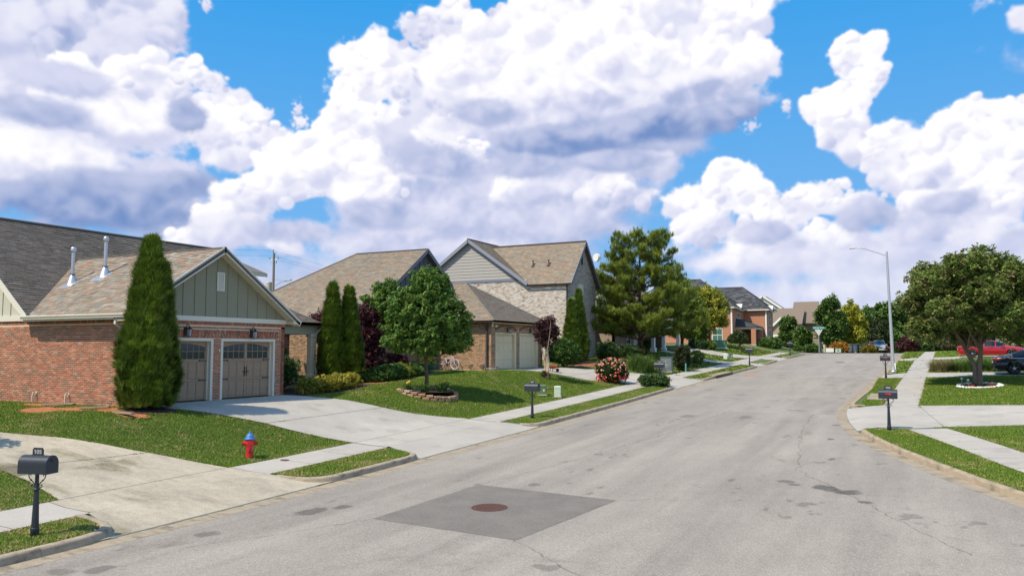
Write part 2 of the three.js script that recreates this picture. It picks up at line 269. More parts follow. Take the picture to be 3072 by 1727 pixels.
M.cream = mat([0.64, 0.57, 0.40], { roughness: 0.6, bumpMap: softTex, bumpScale: 0.002 });
M.whitePaint = mat([0.66, 0.63, 0.53], { roughness: 0.5, bumpMap: softTex, bumpScale: 0.002 });
M.sage = mat([0.25, 0.245, 0.168], { roughness: 0.7, bumpMap: brushed, bumpScale: 0.002 });
M.black = mat([0.015, 0.015, 0.016], { roughness: 0.45 });
M.iron = mat([0.035, 0.042, 0.055], { roughness: 0.42, metalness: 0.3, bumpMap: softTex, bumpScale: 0.0015 });
M.galv = mat([0.55, 0.57, 0.60], { roughness: 0.38, metalness: 0.75 });
M.pole = mat([0.52, 0.54, 0.56], { roughness: 0.45, metalness: 0.55 });
M.glass = phys([0.03, 0.04, 0.045], { roughness: 0.04, metalness: 0.0, ior: 1.5, specularIntensity: 1 });
M.chrome = mat([0.8, 0.8, 0.82], { roughness: 0.12, metalness: 1 });
M.rubber = mat([0.02, 0.02, 0.02], { roughness: 0.85 });
M.bark = mat(0xffffff, { roughness: 0.95, bumpMap: brushed, bumpScale: 0.02, map: tex(128, 256, (u, v) => { const k = 0.6 + 0.8 * vn(u * 32, v * 12, 32); return [0.13 * k, 0.10 * k, 0.075 * k]; }) });
M.paleBark = mat(0xffffff, { roughness: 0.8, map: tex(128, 256, (u, v) => { const k = 0.55 + 0.75 * fb(u * 8, v * 10, 16, 3); return [0.36 * k, 0.24 * k, 0.15 * k]; }) });
M.pineBark = mat(0xffffff, { roughness: 0.95, bumpMap: brushed, bumpScale: 0.03, map: tex(128, 256, (u, v) => { const k = 0.5 + vn(u * 24, v * 12, 24); return [0.12 * k, 0.075 * k, 0.05 * k]; }) });
M.tint = mat(0xffffff, { roughness: 0.9, vertexColors: true });
M.brick = mat(0xffffff, { roughness: 0.93, vertexColors: true, bumpMap: softTex, bumpScale: 0.004 });
M.shingle = mat(0xffffff, { roughness: 0.95, vertexColors: true, bumpMap: grainTex, bumpScale: 0.003 });
M.mortar = mat(0xffffff, { roughness: 0.95, map: tex(256, 256, (u, v) => { const k = 0.8 + 0.4 * fb(u * 32, v * 32, 32, 3); return [0.60 * k, 0.49 * k, 0.35 * k]; }) });
const leafMat = (o = {}) => phys(0xffffff, { roughness: 0.55, transmission: 0.3, thickness: 0, specularIntensity: 0.5, ...o });
M.leaf = leafMat(); M.grass = leafMat({ roughness: 0.8, transmission: 0.15, specularIntensity: 0.2 });

// ---------------------------------------------------------------- terrain heights
const SS = [-60, -20, 0, 8.5, 28.8, 46.6, 54, 66.8, 86, 105, 120, 140, 180, 240], RR = [-0.25, -0.1, 0, 0.08, 0.54, 1.12, 1.5, 2.0, 2.63, 2.98, 2.94, 2.7, 2.3, 2.2];
const slopes = SS.map((_, i) => { const d = (j) => (RR[j + 1] - RR[j]) / (SS[j + 1] - SS[j]); if (i === 0) return d(0); if (i === SS.length - 1) return d(i - 1); const a = d(i - 1), b = d(i); return a * b > 0 ? 2 * a * b / (a + b) : 0; });
function R(s) { // height of the road along the street
  s = clamp(s, SS[0], SS[SS.length - 1]); let i = 0; while (i < SS.length - 2 && s > SS[i + 1]) i++;
  const h = SS[i + 1] - SS[i], u = (s - SS[i]) / h; return (2 * u ** 3 - 3 * u * u + 1) * RR[i] + (u ** 3 - 2 * u * u + u) * h * slopes[i] + (3 * u * u - 2 * u ** 3) * RR[i + 1] + (u ** 3 - u * u) * h * slopes[i + 1];
}
const interp = (pts, s) => { if (s <= pts[0][0]) return pts[0][1]; for (let i = 1; i < pts.length; i++) if (s <= pts[i][0]) return lerp(pts[i - 1][1], pts[i][1], (s - pts[i - 1][0]) / (pts[i][0] - pts[i - 1][0])); return pts[pts.length - 1][1]; };
const bendPts = [[44, 0], [48, 0.15], [52, 0.45], [58, 0.95], [66, 1.28], [78, 1.42], [95, 1.5]];
const bend = (s) => interp(bendPts, s); // the left kerb drifts to the right up the hill
const hRoad = (x, s) => R(s);
const pads = [[17, 25, 1.69], [39.5, 49, 2.27]];
const hL = (x, s) => { const t = x - bend(s); const k = smooth(12.5, 17, s); let h = R(s) + 0.15 + 0.05 * (1 - smooth(-15.6, -13, t)) + k * 1.12 * (1 - smooth(-22.5, -15, t)) + (1 - k) * 0.125 * clamp(-15.3 - t, 0, 13); for (const [a, b, y] of pads) h = lerp(h, y, (1 - smooth(-22, -17.5, x)) * smooth(a - 4, a, s) * (1 - smooth(b, b + 4, s))); return h; };
const kerbR = [[2, 34], [5, 20], [9.2, 12], [12.6, 7.2], [15.8, 4.2], [18.9, 2.0], [20.98, 0.93], [23.8, -0.26], [27.1, -1.47], [30.4, -2.37], [34.1, -2.97], [38, -3.3], [41.5, -3.25], [49.6, -2.88], [64, -2.43], [80, -2.0], [96, -1.8], [170, -1.8]];
const hR = (x, s) => R(s) + 0.15 + 0.25 * smooth(0.9, 8.5, x - interp(kerbR, s));

// ---------------------------------------------------------------- draped sheets
const inside = (p, x, y) => { let c = false; for (let i = 0, j = p.length - 1; i < p.length; j = i++) if ((p[i][1] > y) !== (p[j][1] > y) && x < (p[j][0] - p[i][0]) * (y - p[i][1]) / (p[j][1] - p[i][1]) + p[i][0]) c = !c; return c; };
function clipHalf(p, ax, v, keepLess) {
  const out = []; for (let i = 0; i < p.length; i++) { const a = p[i], b = p[(i + 1) % p.length], ia = keepLess ? a[ax] <= v : a[ax] >= v, ib = keepLess ? b[ax] <= v : b[ax] >= v; if (ia) out.push(a); if (ia !== ib) { const t = (v - a[ax]) / (b[ax] - a[ax]); const q = [lerp(a[0], b[0], t), lerp(a[1], b[1], t)]; q[ax] = v; out.push(q); } }
  return out;
}
function drape(poly, h, off, cell = 0.6, uvScale = null) { // polygon of [x, s] laid on a height function
  const pos = [], uv = []; let x0 = 1e9, x1 = -1e9, s0 = 1e9, s1 = -1e9; for (const [x, s] of poly) { x0 = Math.min(x0, x); x1 = Math.max(x1, x); s0 = Math.min(s0, s); s1 = Math.max(s1, s); }
  const put = (q) => { pos.push(q[0], h(q[0], q[1]) + off, -q[1]); uv.push(...(uvScale ? uvScale(q[0], q[1]) : [q[0], q[1]])); };
  for (let j = Math.floor(s0 / cell); j * cell < s1; j++) {
    const row = clipHalf(clipHalf(poly, 1, j * cell, false), 1, (j + 1) * cell, true); if (row.length < 3) continue;
    for (let i = Math.floor(x0 / cell); i * cell < x1; i++) {
      const c = clipHalf(clipHalf(row, 0, i * cell, false), 0, (i + 1) * cell, true); if (c.length < 3) continue;
      const d = c.filter((q, k) => { const r = c[(k + 1) % c.length]; return Math.abs(q[0] - r[0]) + Math.abs(q[1] - r[1]) > 1e-5; }); if (d.length < 3) continue;
      let area = 0; for (let k = 0; k < d.length; k++) { const a = d[k], b = d[(k + 1) % d.length]; area += a[0] * b[1] - b[0] * a[1]; } if (Math.abs(area) < 1e-6) continue;
      const f = THREE.ShapeUtils.triangulateShape(d.map((q) => new THREE.Vector2(q[0], q[1])), []);
      for (const t of f) { const [a, b, e] = t.map((k) => d[k]); const up = (b[0] - a[0]) * (e[1] - a[1]) - (b[1] - a[1]) * (e[0] - a[0]) > 0; put(a); put(up ? b : e); put(up ? e : b); }
    }
  }
  const g = new THREE.BufferGeometry(); g.setAttribute('position', new THREE.Float32BufferAttribute(pos, 3)); g.setAttribute('uv', new THREE.Float32BufferAttribute(uv, 2)); const m = mergeVertices(g, 1e-4); m.computeVertexNormals(); return m;
}
function gridSheet(xs, ss, h, shift = () => 0) { // terrain on an uneven grid
  const pos = [], uv = [], idx = []; for (const s of ss) for (const x of xs) { const q = x + shift(s); pos.push(q, h(q, s), -s); uv.push(q, s); }
  const n = xs.length; for (let j = 0; j < ss.length - 1; j++) for (let i = 0; i < n - 1; i++) { const a = j * n + i; idx.push(a, a + 1, a + n, a + 1, a + n + 1, a + n); }
  const g = new THREE.BufferGeometry(); g.setAttribute('position', new THREE.Float32BufferAttribute(pos, 3)); g.setAttribute('uv', new THREE.Float32BufferAttribute(uv, 2)); g.setIndex(idx); g.computeVertexNormals(); return g;
}
const range = (a, b, d) => { const o = []; for (let x = a; x < b - 1e-9; x += d) o.push(x); o.push(b); return o; };
const offsetLine = (pts, d) => pts.map((p, i) => { const a = pts[Math.max(0, i - 1)], b = pts[Math.min(pts.length - 1, i + 1)], l = Math.hypot(b[0] - a[0], b[1] - a[1]); return [p[0] + d * (b[1] - a[1]) / l, p[1] - d * (b[0] - a[0]) / l]; }); // to the right of travel

// ---------------------------------------------------------------- lines of the street
const sLine = range(-30, 112, 2);
const leftFace = sLine.map((s) => [-13.02 + bend(s), s]);
const leftEdge = sLine.map((s) => [-12.62 + bend(s), s]);
const rightEdgeRaw = [[34, 2], [20, 5], [12, 9.2], [7.2, 12.6], [4.2, 15.8], [2.0, 18.9], [0.93, 20.98], [-0.26, 23.8], [-1.47, 27.1], [-2.37, 30.4], [-2.97, 34.1], [-3.3, 38], [-3.25, 41.5], [-2.88, 49.6], [-2.43, 64], [-2.0, 80], [-1.8, 96], [-1.8, 170]];
const rightCurve = new THREE.CatmullRomCurve3(rightEdgeRaw.map(([x, s]) => V(x, 0, s)), false, 'centripetal');
const rightEdge = rightCurve.getPoints(140).map((p) => [p.x, p.z]);
const rightFace = offsetLine(rightEdge, 0.4), rightBack = offsetLine(rightEdge, 0.56);
const lineX = (line, s) => { for (let i = 1; i < line.length; i++) if (line[i][1] >= s) return lerp(line[i - 1][0], line[i][0], (s - line[i - 1][1]) / (line[i][1] - line[i - 1][1] || 1)); return line[line.length - 1][0]; };
const cutLine = (line, a, b) => { const o = [[lineX(line, a), a]]; for (const p of line) if (p[1] > a + 0.05 && p[1] < b - 0.05) o.push(p); o.push([lineX(line, b), b]); return o; };

// ---------------------------------------------------------------- asphalt, gutters
const roadNear = 36;
const roadTone = (x, s, b, c) => { // aged asphalt: grain, wheel lanes polished along the street, patches of wear
  const along = fb(x * 1.9 + 40, s * 0.16 + 3, 4096, 4), big = fb(x * 0.35 + 9, s * 0.3 + 20, 4096, 4), blot = fb(x * 2.2 + 70, s * 2.2, 4096, 4);
  return 0.262 + 0.12 * (along - 0.5) + 0.06 * (big - 0.5) + 0.035 * (blot - 0.5) + 0.10 * (b - 0.5) + 0.05 * (c - 0.5);
};
const seg = (x, s, a, b) => { const dx = b[0] - a[0], ds = b[1] - a[1], t = clamp(((x - a[0]) * dx + (s - a[1]) * ds) / (dx * dx + ds * ds), 0, 1); return Math.hypot(x - a[0] - t * dx, s - a[1] - t * ds); };
const cracks = [[[-9.58, 16.97], [-8.9, 21]], [[-8.9, 21], [-8.2, 27]], [[-8.2, 27], [-7.6, 36]], [[-9.72, 13], [-10.6, 11.2]], [[-10.6, 11.2], [-11.4, 9.9]], [[-6.43, 12.75], [-4.6, 11.2]], [[-4.6, 11.2], [-2.4, 9.6]], [[-5.99, 16.63], [-4.4, 17.4]], [[-3.4, 26], [-2.9, 22]], [[-2.9, 22], [-1.2, 18.6]], [[-1.2, 18.6], [0.6, 15]], [[-4.2, 38], [-3.9, 31]], [[-3.9, 31], [-3.4, 26]]];
const oil = [[-2.1, 19.9, 0.30, 0.42, 0.6], [-1.55, 19.55, 0.30, 0.35, 0.6], [-1.85, 19.7, 0.28, 0.28, 0.55], [-3.0, 20.3, 0.22, 0.22, 0.45], [-2.75, 20.0, 0.18, 0.16, 0.45], [-1.15, 18.6, 0.17, 0.16, 0.5], [-2.3, 24.2, 0.14, 0.25, 0.55], [-2.7, 28.4, 0.16, 0.28, 0.55], [-2.9, 32.5, 0.18, 0.35, 0.4], [-11.3, 13.0, 0.28, 0.5, 0.5], [-11.0, 13.6, 0.2, 0.3, 0.45], [-11.75, 10.7, 0.25, 0.3, 0.4], [-11.5, 8.35, 0.2, 0.3, 0.45], [-11.9, 8.0, 0.3, 0.2, 0.3], [-8.8, 33.5, 0.4, 0.8, 0.35], [-6.5, 34, 0.3, 0.8, 0.3]];
const skid = [[-7.6, 9.0, 2.9], [-8.6, 9.2, 2.7]]; // arcs left by turning tyres
// slow fields are worked out coarsely and read back smoothly
function field(n, fn) { const a = new Float32Array((n + 1) * (n + 1)); for (let j = 0; j <= n; j++) for (let i = 0; i <= n; i++) a[j * (n + 1) + i] = fn(i / n, j / n); return (u, v) => { const x = u * n, y = v * n, i = Math.min(n - 1, x | 0), j = Math.min(n - 1, y | 0), fx = x - i, fy = y - j, o = j * (n + 1) + i; return (a[o] * (1 - fx) + a[o + 1] * fx) * (1 - fy) + (a[o + n + 1] * (1 - fx) + a[o + n + 2] * fx) * fy; }; }
const RX = (u) => -14 + 20 * u, RS = (v) => 4 + 32 * v;
const fTone = field(420, (u, v) => roadTone(RX(u), RS(v), 0.5, 0.5));
const fCrack = field(900, (u, v) => { let x = RX(u), s = RS(v); const wx = 0.14 * (vn(s * 3, x * 3, 4096) - 0.5) + 0.08 * (vn(s * 9, x * 9, 4096) - 0.5), ws = 0.14 * (vn(x * 3 + 31, s * 3, 4096) - 0.5); let d = 9; for (const [a, b] of cracks) d = Math.min(d, seg(x + wx, s + ws, a, b)); return Math.min(d, 0.5); });
const fOil = field(800, (u, v) => { const x = RX(u), s = RS(v); let w = 0; for (const [a, b, rx, rs, d] of oil) { const q = Math.hypot((x - a) / rx, (s - b) / rs); if (q < 1.8) w = Math.max(w, d * smooth(0.05, 0.4, 1 - q + 0.9 * (fb(x * 5, s * 5, 4096, 3) - 0.5))); } return w; });
const fSpot = field(640, (u, v) => { const x = RX(u), s = RS(v), m = smooth(0.50, 0.66, fb(x * 0.5, s * 0.35 + 2, 4096, 3)); let k = m > 0.01 ? 0.35 * m * smooth(0.68, 0.78, fb(x * 3.1 + 11, s * 2.0 + 7, 4096, 3)) : 0; for (const [a, b, r] of skid) { const q = Math.abs(Math.hypot(x - a - 3, s - b) - r); if (q < 0.14) k += 0.10 * (1 - smooth(0.04, 0.14, q)) * smooth(0.3, 0.6, fb(x * 4, s * 4, 4096, 3)); } return k; });
const roadTexture = tex(2048, 2048, (u, v, px, py) => {
  let k = fTone(u, v) + 0.13 * (hash2(px, py) - 0.5) + 0.06 * (hash2(px >> 1, (py >> 1) + 999) - 0.5);
  const cd = fCrack(u, v); if (cd < 0.04) k *= 1 - 0.4 * (1 - smooth(0.006, 0.03, cd));
  k *= (1 - fSpot(u, v)) * (1 - fOil(u, v)); return [k * 1.11, k * 0.98, k * 0.83];
});
roadTexture.wrapS = roadTexture.wrapT = THREE.ClampToEdgeWrapping;
const farTexture = tex(1024, 1024, (u, v, px, py) => { const a = fb(u * 24, v * 3, 24, 5), g = fb(u * 6, v * 6, 6, 5), sp = smooth(0.7, 0.8, fb(u * 24 + 5, v * 12, 24, 3)); const k = (0.262 + 0.10 * (a - 0.5) + 0.05 * (g - 0.5) + 0.12 * (hash2(px, py) - 0.5)) * (1 - 0.25 * sp); return [k * 1.11, k * 0.98, k * 0.83]; }, { repeat: [1 / 14, 1 / 14] });
M.asphalt = mat(0xffffff, { roughness: 0.92, map: roadTexture, bumpMap: tex(512, 512, (u, v) => { const k = 0.6 * vn(u * 256, v * 256, 256) + 0.4 * vn(u * 100, v * 100, 100); return [k, k, k]; }, { srgb: false, repeat: [6, 10] }), bumpScale: 0.006 });
M.asphaltFar = mat(0xffffff, { roughness: 0.92, map: farTexture });
const rightUpTo = (a, b) => cutLine(rightEdge.filter((p, i) => i === 0 || p[1] > rightEdge[i - 1][1]), a, b);
const ragged = (p) => p.flatMap((a, i) => { const b = p[(i + 1) % p.length]; return Array.from({ length: 26 }, (_, k) => { const t = k / 26; return [lerp(a[0], b[0], t) + 0.05 * fbm3(t * 9 + i * 5, 1, 0, 3), lerp(a[1], b[1], t) + 0.05 * fbm3(t * 9 + i * 5, 7, 0, 3)]; }); });
{
  const near = [...cutLine(leftEdge, 4, roadNear), ...rightUpTo(Math.max(4, 4), roadNear).reverse()];
  const uvNear = (x, s) => [(x + 14) / 20, (s - 4) / 32];
  struct('road', drape(clipHalf(near, 0, 6, true), hRoad, 0, 1.0, uvNear), M.asphalt);
  struct('road', drape([...cutLine(leftEdge, roadNear, 111), ...cutLine(rightEdge, roadNear, 111).reverse()], hRoad, 0, 2), M.asphaltFar);
  // the wide turn to the right of the camera, and the street behind it
  struct('road', drape([[6, 4], [6, lineX(rightEdge, 13)], ...rightEdge.filter((p) => p[0] >= 6.001).reverse().map((p) => p), [34, -30], [-12.62, -30], [-12.62, 4]], hRoad, 0, 2), M.asphaltFar);
  // square repair patch with the manhole in it
  const patchTex = tex(512, 512, (u, v, px, py) => { const k = 0.165 + 0.06 * (fb(u * 9, v * 9, 9, 5) - 0.5) + 0.09 * (hash2(px, py) - 0.5) + 0.03 * (hash2(px >> 1, py >> 1) - 0.5); return [k * 1.10, k * 0.985, k * 0.86]; }, { repeat: [1 / 4.2, 1 / 4.2] });
  struct('road_patch', drape(ragged([[-9.75, 13.0], [-9.6, 16.97], [-5.97, 16.63], [-6.43, 12.72]]), hRoad, 0.004, 0.5), mat(0xffffff, { roughness: 0.95, map: patchTex, bumpMap: grainTex, bumpScale: 0.008 }));
}
// gutters: long concrete pans along both kerbs
struct('gutter', drape([...leftFace.slice().reverse().map(([x, s]) => [x - 0.04, s]), ...leftEdge], hRoad, 0.004, 1.5, (x, s) => [x + 13, s]), M.gutter);
struct('gutter', drape([...rightEdge, ...rightFace.slice().reverse()], hRoad, 0.004, 1.5, (x, s) => [x, s]), M.gutter);

// ---------------------------------------------------------------- kerbs
const kerbFoot = (side) => side < 0 ? (x, s) => { const u = clamp((-13.06 + bend(s) - x) / 1.51, 0, 1); return lerp(R(s), hL(-14.57 + bend(s), s) + 0.014, smooth(0, 1, u) * 0.55 + u * 0.45); } : (x, s) => { const u = clamp((x - interp(kerbR, s) - 0.46) / 1.3, 0, 1); return s < 29 ? R(s) : lerp(R(s), hR(x, s) + 0.014, u); };
function kerb(path, side, m, { step = 3 } = {}) { // side -1: lawn to the left of travel
  const curve = new THREE.CatmullRomCurve3(path.map(([x, s]) => V(x, 0, s)), false, 'centripetal'), len = curve.getLength(), g = structGroup('kerb'), nP = Math.max(1, Math.round(len / step));
  const prof = [[-0.012, -0.06], [0, 0.0], [0.022, 0.105], [0.036, 0.135], [0.065, 0.152], [0.17, 0.156], [0.19, 0.15], [0.2, -0.06]];
  for (let k = 0; k < nP; k++) {
    const a = k / nP + (k ? 0.004 / len : 0), b = (k + 1) / nP - 0.004 / len, n = Math.max(2, Math.ceil(len * (b - a) / 0.45)), pos = [], uv = [], rings = [];
    for (let i = 0; i <= n; i++) {
      const u = lerp(a, b, i / n), p = curve.getPointAt(u), t = curve.getTangentAt(u), nx = side * t.z, ns = -side * t.x, foot = kerbFoot(side)(p.x, p.z), rise = Math.max(0.02, (side < 0 ? hL(p.x, p.z) : hR(p.x, p.z)) + 0.008 - foot) / 0.156, wob = 0.006 * n3(p.x * 2, 0, p.z * 2);
      rings.push(prof.map(([o, y]) => ({ v: V(p.x + nx * (o + wob), foot + (y > 0 ? y * rise + wob : y), -(p.z + ns * o)), uv: [u * len, o * 2 + y * 2] })));
    }
    const q = (A, B, C) => { for (const e of [A, B, C]) { pos.push(...e.v.toArray()); uv.push(...e.uv); } };
    for (let i = 0; i < n; i++) for (let j = 0; j < prof.length - 1; j++) { const A = rings[i][j], B = rings[i + 1][j], C = rings[i + 1][j + 1], D = rings[i][j + 1]; q(A, B, C); q(A, C, D); }
    for (const r of [rings[0], rings[n]]) for (let j = 1; j < prof.length - 1; j++) q(r[0], r[j], r[j + 1]);
    const geo = soup(pos, null, uv); part(numbered('kerb_piece'), mergeVertices((geo.deleteAttribute('normal'), geo), 1e-3), m, g).geometry.computeVertexNormals();
  }
}
const L = (s, d = 0) => [-13.02 + bend(s) + d, s];
const runL = (a, b) => range(a, b, 2).map((s) => L(s));
kerb([...runL(-12, 9.0), [-13.06, 9.45], [-13.25, 9.85], [-13.7, 10.12], [-14.56, 10.2]], -1, M.kerb);
kerb([[-14.3, 15.05], [-13.75, 15.12], [-13.3, 15.3], [-13.06, 15.75], ...runL(16.2, 18.9), [-13.04, 19.3], [-13.2, 19.7], [-13.55, 19.95]], -1, M.kerb);
kerb([[-13.7, 27.4], [-13.25, 27.55], [-13.05, 28.0], ...runL(28.6, 45.6), [-13.0, 46.2], [-13.15, 46.7], [-13.5, 46.9]], -1, M.kerb);
kerb([[L(52.2)[0] - 0.7, 52.0], [L(52.4)[0] - 0.2, 52.2], L(52.8), ...runL(53.4, 66.4), L(67, -0.1), [L(67.5)[0] - 0.6, 67.5]], -1, M.kerb);
kerb([[L(70.6)[0] - 0.5, 70.6], L(71, -0.1), ...runL(71.4, 76.2), L(76.7, -0.1), [L(77)[0] - 0.5, 77]], -1, M.kerb);
kerb([[L(83)[0] - 0.5, 83], L(83.4, -0.1), ...runL(83.9, 93.5), [-11.7, 95.2], [-12.5, 96.4], [-14.2, 97], [-18, 97.3], [-26, 97.4]], -1, M.kerb);
const RF = (a, b) => cutLine(rightFace.filter((p, i) => i === 0 || p[1] > rightFace[i - 1][1]), a, b);
kerb([...rightFace.filter((p) => p[1] < 29.8), [-1.92, 30.4], [-1.75, 30.85]], 1, M.kerbTan);
kerb([[-2.3, 38.95], [-2.75, 39.15], ...RF(39.7, 54.3), [lineX(rightFace, 55) + 0.35, 55]], 1, M.kerbTan);
kerb([[lineX(rightFace, 59.6) + 0.35, 59.5], ...RF(60.2, 75.6), [lineX(rightFace, 76.3) + 0.35, 76.3]], 1, M.kerbTan);
kerb([[lineX(rightFace, 82.4) + 0.35, 82.4], ...RF(83, 110)], 1, M.kerbTan);

// ---------------------------------------------------------------- lawns (one sheet each side; paving lies on top of them)
function rangeDown(a, b, d) { const o = []; for (let x = a; x > b; x -= d) o.push(x); return o; }
const tLeft = [-14.55, -14.9, ...rangeDown(-15.3, -23.5, 0.45), -24.5, -27, -30, -34, -40, -50, -70, -110, -200, -420].reverse();
const sAll = [-60, -40, -25, ...range(-12, 30, 0.5), ...range(31, 130, 1), ...range(134, 260, 4).slice(0), 320, 420, 700];
struct('lawn', gridSheet(tLeft, sAll, (x, s) => hL(x, s) - 0.03, bend), M.lawn);
// verge strips between pavement and left kerb
const strips = [
  [...range(-11, 9.0, 1.5).map((s) => L(s, -0.17)), [-13.3, 9.5], [-13.75, 9.9], [-14.3, 10.02], [-14.6, 10.1], ...rangeDown(9.5, -11, 1.5).map((s) => [-14.6, s])],
  [[-14.55, 15.2], [-13.8, 15.28], [-13.45, 15.45], [-13.22, 15.9], ...range(16.4, 18.9, 1).map((s) => L(s, -0.17)), [-13.3, 19.45], [-13.6, 19.8], [-14.45, 20.05], [-14.6, 20.0]],
  [[-14.6, 27.6], [-13.75, 27.55], [-13.4, 27.7], [-13.22, 28.1], ...range(28.8, 45.6, 1.5).map((s) => L(s, -0.17)), [-13.3, 46.5], [-13.7, 46.7], [-14.4, 45.6], ...rangeDown(44, 27.6, 1.5).map((s) => [-14.6 + bend(s), s])],
  [L(52.1, -1.5), L(52.3, -0.6), L(52.9, -0.2), ...range(53.4, 66.4, 1.5).map((s) => L(s, -0.17)), L(67.2, -0.4), L(67.5, -1.2), L(67.4, -1.58), ...rangeDown(66, 52.5, 1.5).map((s) => L(s, -1.58))],
  [L(70.7, -1.0), L(71.2, -0.25), ...range(71.8, 76.2, 1.2).map((s) => L(s, -0.17)), L(76.9, -0.6), L(76.9, -1.58), L(73.4, -1.58)],
  [L(83, -1.2), L(83.6, -0.25), ...range(84.2, 93.5, 1.5).map((s) => L(s, -0.17)), [-11.95, 95.2], [-12.7, 96.2], [-13.4, 96.6], [-13.3, 95], ...rangeDown(93, 84, 1.5).map((s) => L(s, -1.58))],
];
for (const p of strips) struct('verge', drape(p, hL, -0.01, 0.7), M.lawn);
// lawn to the right, from the kerb outwards
const rightLawn = (poly, off = 0) => struct('lawn', drape(poly, hR, off - 0.02, 1.6), M.lawn);
rightLawn([...rightBack.filter((p) => p[1] > 3 && p[1] < 30.6 && p[0] < 33), [-1.7, 30.8], [60, 31.9], [60, 3]]);
rightLawn([[-2.45, 38.9], ...cutLine(rightBack, 39.3, 54.9), [lineX(rightBack, 55), 55.2], [60, 55.2], [60, 37.9]]);
rightLawn([[lineX(rightBack, 59.6), 59.4], ...cutLine(rightBack, 60, 76), [lineX(rightBack, 76), 76.5], [60, 77.5], [60, 58]]);
rightLawn([[lineX(rightBack, 82.5), 82.4], ...cutLine(rightBack, 83, 111), [60, 111], [60, 81]]);
struct('terrain', gridSheet([58, 70, 90, 140, 400], [-60, ...range(-20, 160, 6), 200, 260, 420, 700], (x, s) => hR(x, s) - 0.02), M.lawn);
struct('terrain', gridSheet([-14, -6, 4, 20, 60], [110.9, 113, 116, 120, 126, 135, 145, 159, 175, 190, 210, 240, 300, 420, 700], (x, s) => R(s) + 0.05), M.lawn);
// cross street at the top of the hill
struct('road', drape([[-11.3, 96.6], [-16, 97.6], [-60, 98.2], [-60, 104.6], [-16, 104.2], [-11.3, 105.2]], (x, s) => lerp(R(s), hL(x, s), smooth(0, 1, (-11.3 - x) / 8)), 0.03, 2), M.asphaltFar);

// ---------------------------------------------------------------- pavements and drives, slab by slab
const paved = [];
function slabs(name, list, m, h, off) { const g = structGroup(name); paved.push(...list); list.forEach((p) => part(numbered('slab'), drape(p, h, off, 0.7), m, g)); return g; }
const gap = 0.008;
const walkL = []; for (const [a, b] of [[-12, 10.35], [15.15, 20.15], [27.35, 46.9], [52.2, 67.6], [70.2, 77], [82.6, 96]]) { const n = Math.round((b - a) / 1.5); for (let i = 0; i < n; i++) { const s0 = lerp(a, b, i / n) + gap, s1 = lerp(a, b, (i + 1) / n) - gap; walkL.push([[-15.9 + bend(s0), s0], [-14.57 + bend(s0), s0], [-14.57 + bend(s1), s1], [-15.9 + bend(s1), s1]]); } }
slabs('pavement', walkL, M.concrete, hL, 0.014);
const hApron = (x, s) => { const t = x - bend(s), u = clamp((t + 13.06) / (-14.57 + 13.06), 0, 1); return lerp(R(s) + 0.012, hL(-14.57 + bend(s), s) + 0.014, smooth(0, 1, u) * 0.55 + u * 0.45); };
const apron = (pts) => pts.map(([d, s]) => [-13.06 + bend(s) - d, s]);
const apronS = (s0, s1, f0 = 0.55, f1 = 0.55) => apron([[0, s0 - f0], [0, s1 + f1], [0.5, s1 + f1 * 0.9], [0.8, s1 + f1 * 0.35], [1.51, s1], [1.51, s0], [0.8, s0 - f0 * 0.35], [0.5, s0 - f0 * 0.9]]);
const band = (s0, s1) => [[-14.57 + bend(s0) - gap, s0], [-14.57 + bend(s1) - gap, s1], [-15.9 + bend(s1), s1], [-15.9 + bend(s0), s0]];
// drive in the foreground, old brown-stained concrete
slabs('driveway', [apron([[0, 9.2], [0, 15.9], [0.55, 15.4], [1.0, 15.12], [1.51, 15.1], [1.51, 10.28], [1.0, 10.15], [0.55, 9.85]]), band(10.36, 15.14),
  [[-15.92, 10.57], [-15.92, 15.08], [-17.48, 14.68], [-18.13, 14.44], [-18.86, 11.06], [-18.72, 11.01], [-17.64, 10.94], [-16.69, 10.75]],
  [[-18.16, 14.42], [-18.83, 14.16], [-20.65, 13.68], [-22.29, 13.06], [-25, 12.3], [-30, 11.6], [-38, 11.2], [-38, 7.6], [-30, 8.2], [-24, 9.7], [-20.5, 10.8], [-18.89, 11.05]]], M.oldConcrete, (x, s) => x > -14.58 ? hApron(x, s) : hL(x, s), 0.014);
// drive of the brick house with two garage doors
const hDrive1 = (x, s) => x > -14.58 + bend(s) ? hApron(x, s) : hL(x, s);
slabs('driveway', [apronS(20.2, 27.3), band(20.2, 27.3), [[-15.92, 20.22], [-15.92, 27.3], [-16.1, 27.3], [-18.56, 25.3], [-18.63, 19.2], [-17.74, 19.75]], [[-18.65, 19.18], [-18.58, 25.28], [-18.76, 25.15], [-20.65, 23.8], [-22.28, 23.85], [-22.28, 17.3], [-20.9, 17.25], [-20.4, 17.6], [-19.44, 18.4]]], M.concrete, hDrive1, 0.014);
// drive of the second house, turning in front of its garage
slabs('driveway', [apronS(47, 52.1), band(47, 52.1), [[-15.85, 47], [-15.6, 52.1], [-16.7, 52.0], [-18.6, 49.9], [-18.75, 43.9], [-17.2, 45.5]], [[-18.77, 43.88], [-18.62, 49.88], [-19.4, 48.2], [-20.2, 47.6], [-22.32, 48], [-22.32, 40.8], [-24, 40.85], [-24, 39.2], [-22.6, 39.4], [-21.2, 41.4], [-20.0, 42.75]]], M.concrete, hDrive1, 0.016);
